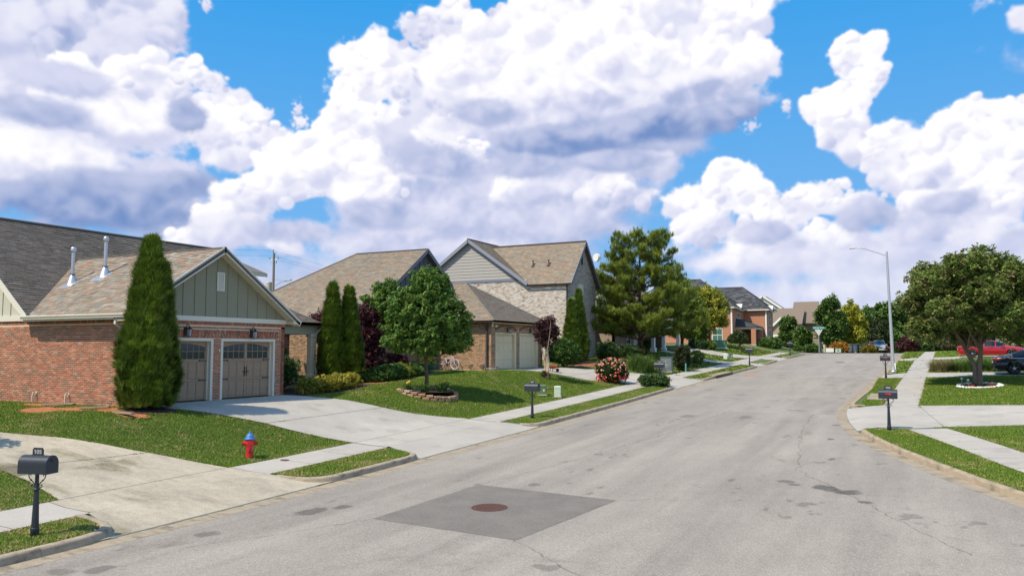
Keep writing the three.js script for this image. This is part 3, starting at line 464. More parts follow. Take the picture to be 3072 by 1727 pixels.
// drives further up
slabs('driveway', [apronS(67.6, 70.4, 0.3, 0.4), band(67.6, 70.2), [[-14.35, 67.6], [-14.3, 70.2], [-16.5, 69.0], [-20.2, 69.5], [-20.2, 67.6], [-16.5, 66.6]]], M.concrete, hDrive1, 0.016);
slabs('driveway', [apronS(77.1, 82.4, 0.3, 0.4), band(77.1, 82.4), [[-14.4, 77.1], [-14.3, 82.4], [-16.5, 79.5], [-19, 77.5], [-22, 76.8], [-22, 73.2], [-18.6, 73.0]]], M.concrete, hDrive1, 0.016);
// right side pavement
const wl = [[38.95, -1.5], [47.5, -1.27], [55, -0.97], [60, -0.82], [76, -0.42], [91, 0.2], [120, 0.9]], wr = [[38.95, -0.11], [48, 0.14], [56, 0.36], [60, 0.5], [77, 0.99], [90, 1.36], [120, 2.2]], walkR = [];
for (const [a, b] of [[38.95, 55.1], [59.5, 76.4], [82, 110]]) { const n = Math.round((b - a) / 1.55); for (let i = 0; i < n; i++) { const s0 = lerp(a, b, i / n) + gap, s1 = lerp(a, b, (i + 1) / n) - gap; walkR.push([[interp(wl, s0), s0], [interp(wr, s0), s0], [interp(wr, s1), s1], [interp(wl, s1), s1]]); } }
const curveIn = new THREE.CatmullRomCurve3([[-0.44, 30.6], [0.2, 28.7], [0.86, 26.7], [2.11, 22.8], [3.5, 19.5], [6.0, 15.8], [10.2, 11.8], [18, 7.8]].map(([x, s]) => V(x, 0, s))), lo = curveIn.getSpacedPoints(20).map((p) => [p.x, p.z]), loIn = offsetLine(lo, -1.25);
for (let i = 0; i < 20; i++) walkR.push([lo[i], loIn[i], loIn[i + 1], lo[i + 1]].map((p, k) => [p[0], p[1] + (k < 2 ? -gap : gap)]));
slabs('pavement', walkR, M.concrete, hR, 0.014);
const hApronR = (x, s) => { const f = lineX(rightFace, s), e = interp(wl, clamp(s, 39, 120)), u = clamp((x - f) / (Math.max(e, f + 0.6) - f), 0, 1); return lerp(R(s) + 0.012, hR(x, s) + 0.014, smooth(0, 1, u) * 0.5 + u * 0.5); };
slabs('driveway', [[...RF(30.75, 38.6), [-2.3, 38.95], [-1.5, 38.95], [-0.13, 38.9], [0.66, 31.4], [-0.45, 30.75], [-1.72, 30.85]], [[-0.11, 38.9], [3.6, 38.6], [12, 38.3], [26, 38], [26, 31.9], [8, 31.95], [3, 31.8], [0.68, 31.4]]], M.concrete, (x, s) => x < -0.12 ? hApronR(x, s) : hR(x, s), 0.016);
slabs('driveway', [[...RF(55.1, 59.4), [-0.84, 59.4], [-0.97, 55.15]], [[-0.82, 59.45], [0.5, 59.45], [0.36, 55.2], [-0.95, 55.15]], [[0.51, 59.45], [4.3, 57.9], [30, 57.4], [30, 54.6], [5.4, 55.2], [0.37, 55.2]]], M.concrete, (x, s) => x < -0.9 ? hApronR(x, s) : hR(x, s), 0.018);
slabs('driveway', [[...RF(76.4, 82.3), [-0.15, 82], [-0.42, 76.5]], [[-0.14, 82], [1.14, 82], [0.98, 76.5], [-0.4, 76.5]], [[1.15, 82], [3, 81.4], [30, 80.6], [30, 77.4], [4, 77.4], [1, 76.55]]], M.concrete, (x, s) => x < -0.3 ? hApronR(x, s) : hR(x, s), 0.018);
// small bare pad in the right verge
slabs('pavement', [[[-2.35, 41.75], [-1.45, 41.6], [-1.35, 44.9], [-2.3, 45.2]]], M.gutter, hR, 0.02);
// bare red clay and straw patches, mulch beds
const blobPoly = (cx, cs, rx, rs, n = 28, k = 0.28, sd = 1) => Array.from({ length: n }, (_, i) => { const a = i / n * Math.PI * 2, r = 1 + k * fbm3(Math.cos(a) * 1.6 + sd * 7, Math.sin(a) * 1.6, sd, 3) * 2; return [cx + Math.cos(a) * rx * r, cs + Math.sin(a) * rs * r]; });
for (const [x, s, rx, rs, k] of [[-24.2, 15.4, 0.85, 0.6, 1], [-25.6, 16.25, 1.1, 0.4, 2], [-23.2, 15.85, 0.75, 0.42, 3], [-22.0, 16.1, 0.65, 0.4, 4], [-20.8, 15.95, 0.6, 0.35, 6]]) struct('bare_clay', drape(blobPoly(x, s, rx, rs, 30, 0.45, k), hL, 0.008, 0.35), M.clay);
struct('mulch_bed', drape(blobPoly(-21.1, 16.75, 0.95, 0.75, 28, 0.15, 8), hL, 0.01, 0.35), M.mulch);
struct('mulch_bed', drape([[-22.6, 23.95], [-21.6, 24.2], [-21.2, 26], [-21.6, 28], [-22.4, 30.2], [-22.9, 32.4], [-23.6, 35], [-24.6, 38.5], [-27.3, 38.8], [-27.3, 30], [-24.9, 29.4], [-24.9, 24]], hL, 0.010, 0.5), M.mulch);
struct('mulch_bed', drape(blobPoly(-22.7, 31.2, 0.7, 1.3, 26, 0.3, 12), hL, 0.014, 0.4), M.straw);
struct('mulch_bed', drape(blobPoly(-20.7, 51.6, 1.7, 2.0, 30, 0.3, 13), hL, 0.012, 0.5), M.straw);
struct('mulch_bed', drape(blobPoly(-20.2, 56.5, 1.3, 3.0, 30, 0.3, 15), hL, 0.012, 0.5), M.straw);
struct('mulch_bed', drape(blobPoly(2.75, 48.6, 0.98, 1.25, 32, 0.03, 14), hR, 0.012, 0.4), M.mulch);

// ---------------------------------------------------------------- masonry, shingles and boards as pieces
const eye = camera.position;
function settle(o, x, y, s) { o.position.set(x, y, -s); o.updateMatrix(); for (const c of o.children) c.position.sub(o.position); return o; }
const pick = (list) => list[Math.floor(rnd() * list.length) % list.length];
const vary = (c, k) => { const q = 1 + rr(-k, k); return [c[0] * q * (1 + rr(-0.03, 0.03)), c[1] * q, c[2] * q * (1 + rr(-0.04, 0.04))]; };
// a piece is { pos: [...triangles], col, at }
function piece(list, corners, tri, col) { const pos = []; for (const i of tri) pos.push(corners[i].x, corners[i].y, corners[i].z); list.push({ pos, col, at: corners[0].distanceTo(eye) }); }
const BOX5 = [0, 1, 2, 0, 2, 3, 3, 2, 6, 3, 6, 7, 0, 4, 5, 0, 5, 1, 1, 5, 6, 1, 6, 2, 0, 3, 7, 0, 7, 4];
function brickBox(list, O, u, w, n, a, b, y0, y1, col, out = 0.008, ang = 0) { // box on a wall: u along, w up, n outward
  const cx = (a + b) / 2, cy = (y0 + y1) / 2, ca = Math.cos(ang), sa = Math.sin(ang);
  const P = (p, q, d) => { const du = p - cx, dv = q - cy, uu = cx + du * ca - dv * sa, vv = cy + du * sa + dv * ca; return O.clone().addScaledVector(u, uu).addScaledVector(w, vv).addScaledVector(n, d); };
  piece(list, [P(a, y0, out), P(b, y0, out), P(b, y1, out), P(a, y1, out), P(a, y0, -0.03), P(b, y0, -0.03), P(b, y1, -0.03), P(a, y1, -0.03)], BOX5, col);
}
function bricks(list, O, u, n, width, y0, y1, tones, holes = [], { ch = 0.0706, len = 0.213, joint = 0.018, cut = null, soldier = 0, vry = 0.11 } = {}) {
  const w = V(0, 1, 0), top = y1 - soldier, rows = Math.floor((top - y0) / ch + 0.001);
  for (let r = 0; r < rows; r++) {
    const b0 = y0 + r * ch + joint / 2, b1 = b0 + ch - joint, off = (r % 2 ? len / 2 : 0);
    for (let a = -off; a < width; a += len) {
      let i0 = Math.max(a, 0), i1 = Math.min(a + len - joint, width); if (i1 - i0 < 0.03) continue;
      const ym = (b0 + b1) / 2; let segs = [[i0, i1]];
      for (const h of holes) if (ym > h[2] && ym < h[3]) segs = segs.flatMap(([p, q]) => (q <= h[0] || p >= h[1]) ? [[p, q]] : [[p, Math.min(q, h[0])], [Math.max(p, h[1]), q]].filter(([e, f]) => f - e > 0.03));
      for (const [p, q] of segs) { if (cut && !cut((p + q) / 2, ym)) continue; brickBox(list, O, u, w, n, p, q, b0, b1, vary(pick(tones), vry), 0.006 + rnd() * 0.005); }
    }
  }
  if (soldier) for (let a = 0; a < width; a += 0.0715) { const q = a + 0.03; if (holes.some((h) => q > h[0] && q < h[1] && y1 - 0.05 > h[2] && y1 - 0.05 < h[3])) continue; brickBox(list, O, u, w, n, a, Math.min(a + 0.0605, width), top + 0.005, y1, vary(pick(tones), vry), 0.010); }
}
const clipPoly = (subject, clip) => { // convex clip, both [[x, y]...] anticlockwise
  let out = subject; for (let i = 0; i < clip.length && out.length; i++) { const A = clip[i], B = clip[(i + 1) % clip.length], side = (p) => (B[0] - A[0]) * (p[1] - A[1]) - (B[1] - A[1]) * (p[0] - A[0]), inp = out; out = []; for (let k = 0; k < inp.length; k++) { const p = inp[k], q = inp[(k + 1) % inp.length], sp = side(p), sq = side(q); if (sp >= 0) out.push(p); if ((sp >= 0) !== (sq >= 0)) { const t = sp / (sp - sq); out.push([lerp(p[0], q[0], t), lerp(p[1], q[1], t)]); } } }
  return out;
};
// roof plane from 3D corners: the first two run along the eave; shingle tabs go to list, the deck under them is returned
function roofPlane(list, pts, tones, { e = 0.142, w0 = 0.17, w1 = 0.36, t = 0.016, thick = 0.1, vry = 0.10, streak = 0 } = {}) {
  const u = pts[1].clone().sub(pts[0]).normalize(), nn = u.clone().cross(pts[2].clone().sub(pts[0])).normalize(); const n = nn.y < 0 ? nn.negate() : nn, v = n.clone().cross(u).normalize(); if (v.y < 0) v.negate();
  let poly = pts.map((p) => { const d = p.clone().sub(pts[0]); return [d.dot(u), d.dot(v)]; }); let ar = 0; poly.forEach((p, i) => { const q = poly[(i + 1) % poly.length]; ar += p[0] * q[1] - q[0] * p[1]; }); if (ar < 0) poly = poly.slice().reverse();
  const xs = poly.map((p) => p[0]), ys = poly.map((p) => p[1]), x0 = Math.min(...xs), x1 = Math.max(...xs), y1 = Math.max(...ys);
  const at3 = (p, h) => pts[0].clone().addScaledVector(u, p[0]).addScaledVector(v, p[1]).addScaledVector(n, h);
  for (let r = 0; r * e < y1; r++) {
    const a = r * e, b = a + e + 0.012; let x = x0 - rnd() * w1;
    while (x < x1) {
      const w = rr(w0, w1), lift = t * rr(0.75, 1.5), jag = rr(-0.004, 0.004), c = clipPoly([[x, a + jag], [x + w - 0.005, a + jag], [x + w - 0.005, b], [x, b]], poly); x += w; if (c.length < 3) continue;
      const hgt = (q) => 0.004 + lift * clamp(1 - (q[1] - a) / e, 0, 1), pos = [], P = c.map((q) => at3(q, hgt(q)));
      for (let i = 1; i < c.length - 1; i++) for (const k of [0, i, i + 1]) pos.push(...P[k].toArray());
      for (let i = 0; i < c.length; i++) { const j = (i + 1) % c.length; if (c[i][1] < a + 0.012 && c[j][1] < a + 0.012) { const A = at3(c[i], 0), B = at3(c[j], 0); for (const q of [A, B, P[j], A, P[j], P[i]]) pos.push(...q.toArray()); } }
      const mid = c[0], k = streak ? 1 + streak * fbm3(mid[0] * 0.9 + 3, mid[1] * 0.25, 2, 3) : 1; list.push({ pos, col: vary(pick(tones), vry).map((q) => q * k), at: P[0].distanceTo(eye) });
    }
  }
  return slab(pts, n.clone().multiplyScalar(-thick));
}
// the 300 pieces nearest the street corner are parts of their own, the rest one joined part
function lay(list, name, rest, m, parent, most = 300) {
  list.sort((a, b) => a.at - b.at); const own = list.slice(0, most), joined = list.slice(most), geo = (p) => { const col = []; for (let i = 0; i < p.pos.length / 3; i++) col.push(...p.col); const uv = []; for (let i = 0; i < p.pos.length; i += 3) uv.push(p.pos[i] * 0.7 + p.pos[i + 2] * 0.7, p.pos[i + 1]); return soup(p.pos, col, uv); };
  for (const p of own) part(name, geo(p), m, parent);
  if (joined.length) { const pos = [], col = [], uv = []; for (const p of joined) { for (let i = 0; i < p.pos.length; i += 3) { pos.push(p.pos[i], p.pos[i + 1], p.pos[i + 2]); col.push(...p.col); uv.push(p.pos[i] * 0.7 + p.pos[i + 2] * 0.7, p.pos[i + 1]); } } const o = part(rest, soup(pos, col, uv), m, parent); o.userData.kind = 'stuff'; }
}
const FX = V(1, 0, 0), FS = V(0, 0, -1), BS = V(0, 0, 1), UP = V(0, 1, 0);
const ridgeCap = (a, b, r = 0.07) => taper(a, b, r, r, 8);
function gutterRun(a, b, m, parent, name = 'gutter') { // K-shaped gutter between two points
  const d = b.clone().sub(a), l = d.length(), sh = new THREE.Shape([[0, 0.03], [0.02, 0], [0.075, 0], [0.085, 0.04], [0.115, 0.08], [0.115, 0.115], [0.1, 0.115], [0.095, 0.09], [0, 0.09]].map((p) => new THREE.Vector2(...p)));
  return { sh, l, d };
}
function gutter(parent, a, b, out, m) { const { sh, l, d } = gutterRun(a, b), g = new THREE.ExtrudeGeometry(sh, { depth: l, bevelEnabled: false }), z = d.clone().normalize(), basis = new THREE.Matrix4().makeBasis(out, UP, z).setPosition(a); return part('gutter', g.applyMatrix4(basis), m, parent); }
const quad = (x, pts) => pts.map(([s, y]) => at(x, s, y)); // points on a street-facing plane
const quadS = (s, pts) => pts.map(([x, y]) => at(x, s, y)); // points on a plane across the street
const thickX = (d) => V(d, 0, 0), thickS = (d) => V(0, 0, -d);
function lantern(parent, x, s, y) {
  const g = new THREE.Group(); g.name = 'wall_lantern'; parent.add(g);
  part('bracket', [hbox(x, x + 0.03, s - 0.06, s + 0.06, y - 0.12, y + 0.16), tube([[x + 0.02, y + 0.08, -s], [x + 0.1, y + 0.26, -s], [x + 0.2, y + 0.2, -s]], 0.014, 12)], M.black, g);
  part('cage', [lathe([[0.0, 0.2], [0.03, 0.17], [0.1, 0.11], [0.105, 0.09]], 8).translate(x + 0.2, y, -s), cyl(0.07, 0.06, 0.03, 8, x + 0.2, y - 0.16, -s), ...[0, 1, 2, 3].map((k) => { const a = k * Math.PI / 2 + 0.78; return taper(V(x + 0.2 + 0.095 * Math.cos(a), y + 0.1, -s + 0.095 * Math.sin(a)), V(x + 0.2 + 0.065 * Math.cos(a), y - 0.15, -s + 0.065 * Math.sin(a)), 0.008, 0.008, 5); })], M.black, g);
  part('glass', cyl(0.085, 0.06, 0.24, 8, x + 0.2, y - 0.025, -s), phys([0.75, 0.78, 0.8], { roughness: 0.15, transmission: 0.6, thickness: 0 }), g);
}

// ---------------------------------------------------------------- first house: red brick, two carriage-style garage doors
reseed(1001);
const red = [[0.355, 0.118, 0.062], [0.40, 0.14, 0.077], [0.315, 0.107, 0.058], [0.42, 0.165, 0.095], [0.27, 0.10, 0.058], [0.21, 0.115, 0.075], [0.235, 0.125, 0.08], [0.43, 0.20, 0.13], [0.37, 0.13, 0.068], [0.34, 0.12, 0.066]];
const tanRoof = [[0.26, 0.215, 0.165], [0.30, 0.255, 0.20], [0.22, 0.18, 0.14], [0.30, 0.215, 0.15], [0.28, 0.24, 0.19], [0.245, 0.215, 0.17], [0.31, 0.195, 0.13], [0.25, 0.235, 0.20], [0.33, 0.29, 0.235]];
const darkRoof = [[0.11, 0.094, 0.08], [0.125, 0.108, 0.09], [0.095, 0.082, 0.07], [0.14, 0.12, 0.10], [0.115, 0.102, 0.09]];  // darker shingle tones than the garage roof, for the main roof
M.doorWood = mat(0xffffff, { roughness: 0.75, bumpMap: brushed, bumpScale: 0.003, map: tex(512, 512, (u, v) => { const g = fb(u * 6 + 0.6 * fb(u * 6, v * 12, 12, 3), v * 40 + 3 * fb(u * 5, v * 5, 8, 3), 64, 4), k = 0.72 + 0.55 * (g - 0.5) + 0.1 * (vn(u * 256, v * 64, 256) - 0.5); return [0.47 * k, 0.335 * k, 0.22 * k]; }, { repeat: [0.8, 0.8] }) });
function carriageDoor(parent, x, s0, s1, y0, y1) { // faces the street
  const g = new THREE.Group(); g.name = 'garage_door'; parent.add(g); const w = s1 - s0, sc = (s0 + s1) / 2, xf = x + 0.004, h = y1 - y0;
  part('door_leaf', hbox(x - 0.05, x, s0, s1, y0 + 0.012, y1), M.doorWood, g); part('weather_seal', hbox(x - 0.045, x - 0.01, s0, s1, y0 - 0.006, y0 + 0.012), M.rubber, g);
  const trim = [], T = (a, b, c, d, o = 0.022) => trim.push(rbox(o, d - c, b - a, 0.006, x + o / 2, (c + d) / 2, -(a + b) / 2));
  const rows = [[0.05, 0.66], [0.74, 1.34], [1.42, h - 0.06]].map(([a, b]) => [y0 + a, y0 + b]);
  const st = [s0 + 0.10, sc - 0.05, sc + 0.05, s1 - 0.10];
  T(s0, st[0], y0 + 0.02, y1); T(st[1], st[2], y0 + 0.02, y1); T(st[3], s1, y0 + 0.02, y1);
  for (const [a, b] of [[st[0], st[1]], [st[2], st[3]]]) {
    for (const [c, d] of [[y0 + 0.02, rows[0][0]], [rows[0][1], rows[1][0]], [rows[1][1], rows[2][0]]]) T(a, b, c, d);
    const top = hbox(x, x + 0.022, a, b, rows[2][1] - 0.02, y1); trim.push(top);
    for (const [c, d] of rows.slice(0, 2)) for (let k = 0; k < 3; k++) {
      const p = lerp(a, b, k / 3) + 0.02, q = lerp(a, b, (k + 1) / 3) - 0.02; if (k < 2) T(q, q + 0.04, c, d, 0.018); part('door_panel', rbox(0.014, d - c - 0.03, q - p - 0.02, 0.005, x + 0.005, (c + d) / 2, -(p + q) / 2), M.doorWood, g);
    }
    // arched window of eight panes
    const archTop = (s) => rows[2][1] - 0.02 - 0.16 * Math.pow((s - sc) / (w / 2), 2), ws0 = a + 0.02, ws1 = b - 0.02, yb = rows[2][0] + 0.02, ym = (yb + rows[2][1]) / 2 - 0.02; const wg = new THREE.Group(); wg.name = 'window'; g.add(wg); const mun = [];
    for (let k = 0; k < 4; k++) { const p = lerp(ws0, ws1, k / 4) + 0.012, q = lerp(ws0, ws1, (k + 1) / 4) - 0.012; part('pane', slab(quad(xf, [[p, yb], [q, yb], [q, ym - 0.01], [p, ym - 0.01]]), thickX(-0.006)), M.glass, wg); part('pane', slab(quad(xf, [[p, ym + 0.01], [q, ym + 0.01], [q, archTop(q)], [p, archTop(p)]]), thickX(-0.006)), M.glass, wg); if (k) mun.push(hbox(x, x + 0.012, p - 0.022, p - 0.002, yb, archTop(p))); }
    mun.push(hbox(x, x + 0.0125, ws0, ws1, ym - 0.01, ym + 0.01)); for (let k = 0; k < 8; k++) { const p = lerp(ws0, ws1, k / 8), q = lerp(ws0, ws1, (k + 1) / 8); mun.push(slab(quad(x + 0.02, [[p, archTop(p)], [q, archTop(q)], [q, y1 - 0.01], [p, y1 - 0.01]]), thickX(-0.02))); }
    part('window_frame', mun, M.doorWood, wg);
    const hs = a === st[0] ? [s0 + 0.02, 1] : [s1 - 0.02, -1];
    for (const y of [rows[1][0] - 0.04, rows[2][0] - 0.04]) { const e = hs[0] + hs[1] * 0.34; part('hinge', [hbox(x + 0.02, x + 0.032, hs[0], e, y - 0.014, y + 0.014), rbox(0.012, 0.06, 0.05, 0.005, x + 0.03, y, -e)], M.black, g); }
    const hd = a === st[0] ? st[1] + 0.005 : st[2] - 0.005; part('handle', [rbox(0.016, 0.34, 0.034, 0.006, x + 0.03, y0 + 0.96, -hd), rbox(0.03, 0.03, 0.12, 0.008, x + 0.045, y0 + 0.95, -(hd + (a === st[0] ? -0.03 : 0.03)))], M.black, g);
  }
  part('door_frame', trim, M.doorWood, g);
}
{
  const H = thing('brick_house', 'red brick house with sage gable and two wooden carriage garage doors', 'house'), fl = 1.72, X = -22.25, S0 = 16.87, S1 = 23.8, SC = 20.335, yt = 4.47;
  const d1 = [17.62, 20.25], d2 = [20.6, 23.28], dt = 3.88;
  const wall = part('wall', [hbox(X - 0.2, X, S0 + 0.002, d1[0], 1.3, yt), hbox(X - 0.2, X, d1[1], d2[0], 1.3, yt), hbox(X - 0.2, X, d2[1], S1, 1.3, yt), hbox(X - 0.2, X, d1[0], d1[1], dt, yt), hbox(X - 0.2, X, d2[0], d2[1], dt, yt),
    hbox(X, -36, S0, S0 + 0.2, 1.1, yt), hbox(X, -36, S1 - 0.2, S1, 1.1, yt), hbox(-27.0, -26.8, S1, 29.0, 1.3, 4.6), hbox(-36, -35.8, S0, 29, 1.1, yt), hbox(-27, -36, 28.8, 29, 1.1, 4.6)], M.mortar, H);
  const list = [];
  bricks(list, at(-34, S0, 0), FX, BS, 34 + X, 1.32, yt, red, [], { soldier: 0.13 });
  // front: openings and the jack arches above them are left free
  const arch = (d) => [d[0] - S0 - 0.16, d[1] - S0 + 0.16, dt, dt + 0.30];
  bricks(list, at(X, S0, 0), FS, FX, S1 - S0, 1.32, yt, red, [[d1[0] - S0, d1[1] - S0, 0, dt], [d2[0] - S0, d2[1] - S0, 0, dt], arch(d1), arch(d2)], { soldier: 0.13 });
  for (const d of [d1, d2]) { const a = d[0] - 0.15, b = d[1] + 0.15, n = Math.round((b - a) / 0.0725); for (let i = 0; i < n; i++) { const s = lerp(a, b, (i + 0.5) / n), lean = -0.24 * ((s - (a + b) / 2) / ((b - a) / 2)), k = (i % 2) * 0.07; for (const [y0, y1] of [[dt + 0.01, dt + 0.155 - k], [dt + 0.165 - k, dt + 0.295]]) brickBox(list, at(X, S0, 0), FS, UP, FX, s - S0 - 0.031, s - S0 + 0.031, y0, y1, vary(pick(red), 0.16), 0.013, lean); } }
  bricks(list, at(-26.8, S1, 0), FS, FX, 5.2, 1.6, 4.5, red, []);
  lay(list, 'brick', 'brickwork', M.brick, wall);
  // gable: sage boards and battens, frieze, rakes
  const slope = 0.65, apex = 7.07, eaveS = 3.92, ey = apex - slope * eaveS, gy = (s) => apex - 0.10 - slope * Math.abs(s - SC);
  part('gable_wall', slab(quad(X - 0.01, [[S0, 4.62], [S1, 4.62], [S1, gy(S1)], [SC, gy(SC)], [S0, gy(S0)]]), thickX(-0.15)), M.sage, H);
  for (let k = -6; k <= 6; k++) { const s = SC + 0.04 + k * 0.49; if (s < S0 + 0.1 || s > S1 - 0.1) continue; part('batten', hbox(X - 0.01, X + 0.012, s - 0.02, s + 0.02, 4.64, gy(s) - 0.02), M.sage, H); }
  part('frieze_board', hbox(X - 0.05, X + 0.03, S0 - 0.06, S1 + 0.08, yt, 4.64), M.whitePaint, H);
  part('frieze_board', hbox(X + 0.03, -27.3, S0 - 0.035, S0 + 0.02, yt, 4.62), M.cream, H);
  part('soffit', hbox(X + 0.35, -27.2, S0 - 0.42, S0 - 0.04, 4.585, 4.605), M.cream, H);
  for (const q of [-1, 1]) {
    const a = at(X + 0.38, SC + q * (eaveS + 0.02), ey - 0.04), b = at(X + 0.38, SC, apex - 0.06);
    part('rake_board', bar(a, b, 0.03, 0.21, V(0, 1, 0).applyAxisAngle(V(1, 0, 0), q * Math.atan(slope))), M.whitePaint, H);
    part('rake_soffit', slab([at(X + 0.36, SC + q * eaveS, ey - 0.13), at(X + 0.36, SC, apex - 0.14), at(X, SC, apex - 0.14), at(X, SC + q * eaveS, ey - 0.13)], V(0, -0.015, 0)), M.cream, H);
    part('rake_return', hbox(X - 0.05, X + 0.4, SC + q * (eaveS - 0.02), SC + q * (eaveS - 0.40), 4.46, 4.60), M.cream, H);
  }
  const vent = part('gable_vent', [hbox(X, X + 0.035, 20.33, 20.67, 5.57, 5.62), hbox(X, X + 0.035, 20.33, 20.67, 6.19, 6.24), hbox(X, X + 0.035, 20.33, 20.38, 5.62, 6.19), hbox(X, X + 0.035, 20.62, 20.67, 5.62, 6.19)], M.whitePaint, H);
  for (let k = 0; k < 11; k++) part('louvre', slab([at(X + 0.03, 20.38, 5.63 + k * 0.05), at(X + 0.03, 20.62, 5.63 + k * 0.05), at(X + 0.002, 20.62, 5.68 + k * 0.05), at(X + 0.002, 20.38, 5.68 + k * 0.05)], V(0.003, 0.006, 0)), M.whitePaint, vent);
  // roofs
  const sh = [], shDark = [], xf = X + 0.40, main = (x) => 4.69 + 0.808 * (-27.1 - x), rx = -31.9, ry = main(rx);
  const roof = part('roof', [roofPlane(sh, [at(xf, SC - eaveS, ey), at(-27.03, SC - eaveS, ey), at(-30.1, SC, apex), at(xf, SC, apex)], tanRoof), roofPlane(sh, [at(xf, SC + eaveS, ey), at(-27.03, SC + eaveS, ey), at(-30.1, SC, apex), at(xf, SC, apex)], tanRoof)], mat([0.10, 0.085, 0.07]), H);
  const roof2 = part('roof', [roofPlane(shDark, [at(-27.1, 16.5, 4.69), at(-27.1, 29.3, 4.69), at(rx, 29.3, ry), at(rx, 16.5, ry)], darkRoof, { streak: 0.5 }), slab([at(rx, 16.5, ry), at(rx, 29.3, ry), at(-36.7, 29.3, 4.69), at(-36.7, 16.5, 4.69)], V(0, -0.1, 0))], mat([0.04, 0.036, 0.034]), H, 'dark main roof behind the garage');
  const shPorch = []; const proof = part('porch_roof', roofPlane(shPorch, [at(-24.95, S1 - 0.2, 4.64), at(-24.95, 29.45, 4.64), at(-28.7, 29.45, 5.93), at(-28.7, S1 - 0.2, 5.93)], tanRoof.map((c) => c.map((q) => q * 0.62))), mat([0.10, 0.085, 0.07]), H);  // porch shingles scaled down so their colour carries the shade of this slope
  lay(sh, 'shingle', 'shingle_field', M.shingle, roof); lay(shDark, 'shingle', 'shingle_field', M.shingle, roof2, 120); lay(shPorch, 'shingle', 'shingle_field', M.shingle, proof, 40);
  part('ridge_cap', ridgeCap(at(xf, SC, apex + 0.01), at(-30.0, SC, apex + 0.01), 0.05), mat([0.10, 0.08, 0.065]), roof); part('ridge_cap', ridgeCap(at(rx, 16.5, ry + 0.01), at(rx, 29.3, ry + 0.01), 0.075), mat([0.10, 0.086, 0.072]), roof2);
  gutter(H, at(X + 0.42, SC - eaveS + 0.02, ey - 0.03), at(-27.1, SC - eaveS + 0.02, ey - 0.03), BS, M.whitePaint);
  part('fascia', hbox(X + 0.38, -27.1, SC - eaveS + 0.02, SC - eaveS + 0.05, ey - 0.09, ey), M.whitePaint, H);
  part('downspout', [rbox(0.1, 0.3, 0.08, 0.02, X - 0.13, 4.42, -(SC - eaveS + 0.06)), bar(at(X - 0.13, SC - eaveS + 0.07, 4.3), at(X - 0.13, S0 - 0.05, 4.1), 0.1, 0.08), rbox(0.1, 2.5, 0.08, 0.02, X - 0.13, 2.9, -(S0 - 0.05))], M.whitePaint, H);
  // end gable of the main roof beside it, seen at the edge of the picture
  part('gable_wall', slab(quadS(S0 - 0.005, [[-27.0, 4.6], [-31.9, 4.6], [-31.9, ry - 0.15], [-27.0, main(-27.0) - 0.2]]), thickS(0.12)), mat([0.50, 0.49, 0.40], { bumpMap: brushed, bumpScale: 0.002 }), H, 'pale painted gable end');
  for (let k = 0; k < 9; k++) { const x = -27.55 - k * 0.49; part('batten', hbox(x - 0.02, x + 0.02, S0 - 0.03, S0 - 0.005, 4.64, main(x) - 0.16), mat([0.50, 0.49, 0.40]), H); }
  part('frieze_board', hbox(-26.95, -36, S0 - 0.06, S0 + 0.01, yt, 4.66), M.whitePaint, H);
  part('rake_board', bar(at(-27.08, 16.47, 4.60), at(rx, 16.47, ry - 0.09), 0.2, 0.03, BS), M.whitePaint, H); part('rake_return', hbox(-26.95, -27.5, 16.45, S0, 4.5, 4.66), M.whitePaint, H);
  // rear wing, only its eave corner shows past the garage gable
  part('rear_wing', [hbox(-31.4, -35, 25, 31.0, 3.5, 7.25), slab([at(-30.7, 25.5, 7.5), at(-30.7, 31.4, 7.5), at(-33.4, 31.4, 8.5), at(-33.4, 25.5, 8.5)], V(0, -0.16, 0))], mat([0.15, 0.14, 0.12]), H);
  part('fascia', slab([at(-30.66, 25.5, 7.48), at(-30.66, 31.42, 7.48), at(-30.66, 31.42, 7.3), at(-30.66, 25.5, 7.3)], thickX(-0.03)), M.cream, H);
  // flue pipes on the roof
  for (const [x, s, h] of [[-27.78, 18.6, 0.95], [-26.54, 19.02, 1.05]]) {
    const y = apex - slope * (SC - s), g = new THREE.Group(); g.name = 'flue_pipe'; H.add(g); part('flashing', [lathe([[0.24, -0.14], [0.17, 0.05], [0.10, 0.24], [0.085, 0.27]], 18).translate(x, y, -s), slab([at(x + 0.3, s - 0.42, y - 0.262), at(x - 0.3, s - 0.42, y - 0.262), at(x - 0.3, s + 0.15, y + 0.108), at(x + 0.3, s + 0.15, y + 0.108)], V(0, 0.012, 0))], M.galv, g);
    part('pipe', cyl(0.062, 0.062, h, 18, x, y + 0.22 + h / 2, -s), M.galv, g); part('collar', cyl(0.10, 0.09, 0.05, 18, x, y + 0.30, -s), mat([0.12, 0.13, 0.15]), g);
    part('cap', [lathe([[0, 0.2], [0.05, 0.195], [0.085, 0.17], [0.09, 0.13], [0.098, 0.11], [0.098, 0.05], [0.088, 0.035], [0.085, 0], [0, 0]], 18).translate(x, y + 0.18 + h, -s)], M.galv, g);
  }
  // doors and jambs
  for (const d of [d1, d2]) { part('door_jamb', [hbox(X - 0.2, X + 0.012, d[0], d[0] + 0.10, fl - 0.02, dt), hbox(X - 0.2, X + 0.012, d[1] - 0.10, d[1], fl - 0.02, dt), hbox(X - 0.2, X + 0.0118, d[0] + 0.1, d[1] - 0.1, dt - 0.10, dt), hbox(X - 0.15, X - 0.11, d[1] - 0.15, d[1] - 0.1, fl, dt - 0.1)], M.whitePaint, H); carriageDoor(H, X - 0.17, d[0] + 0.1, d[1] - 0.1, fl, dt - 0.1); }
  lantern(H, X + 0.01, 19.02, 4.08); lantern(H, X + 0.01, 22.02, 4.05);
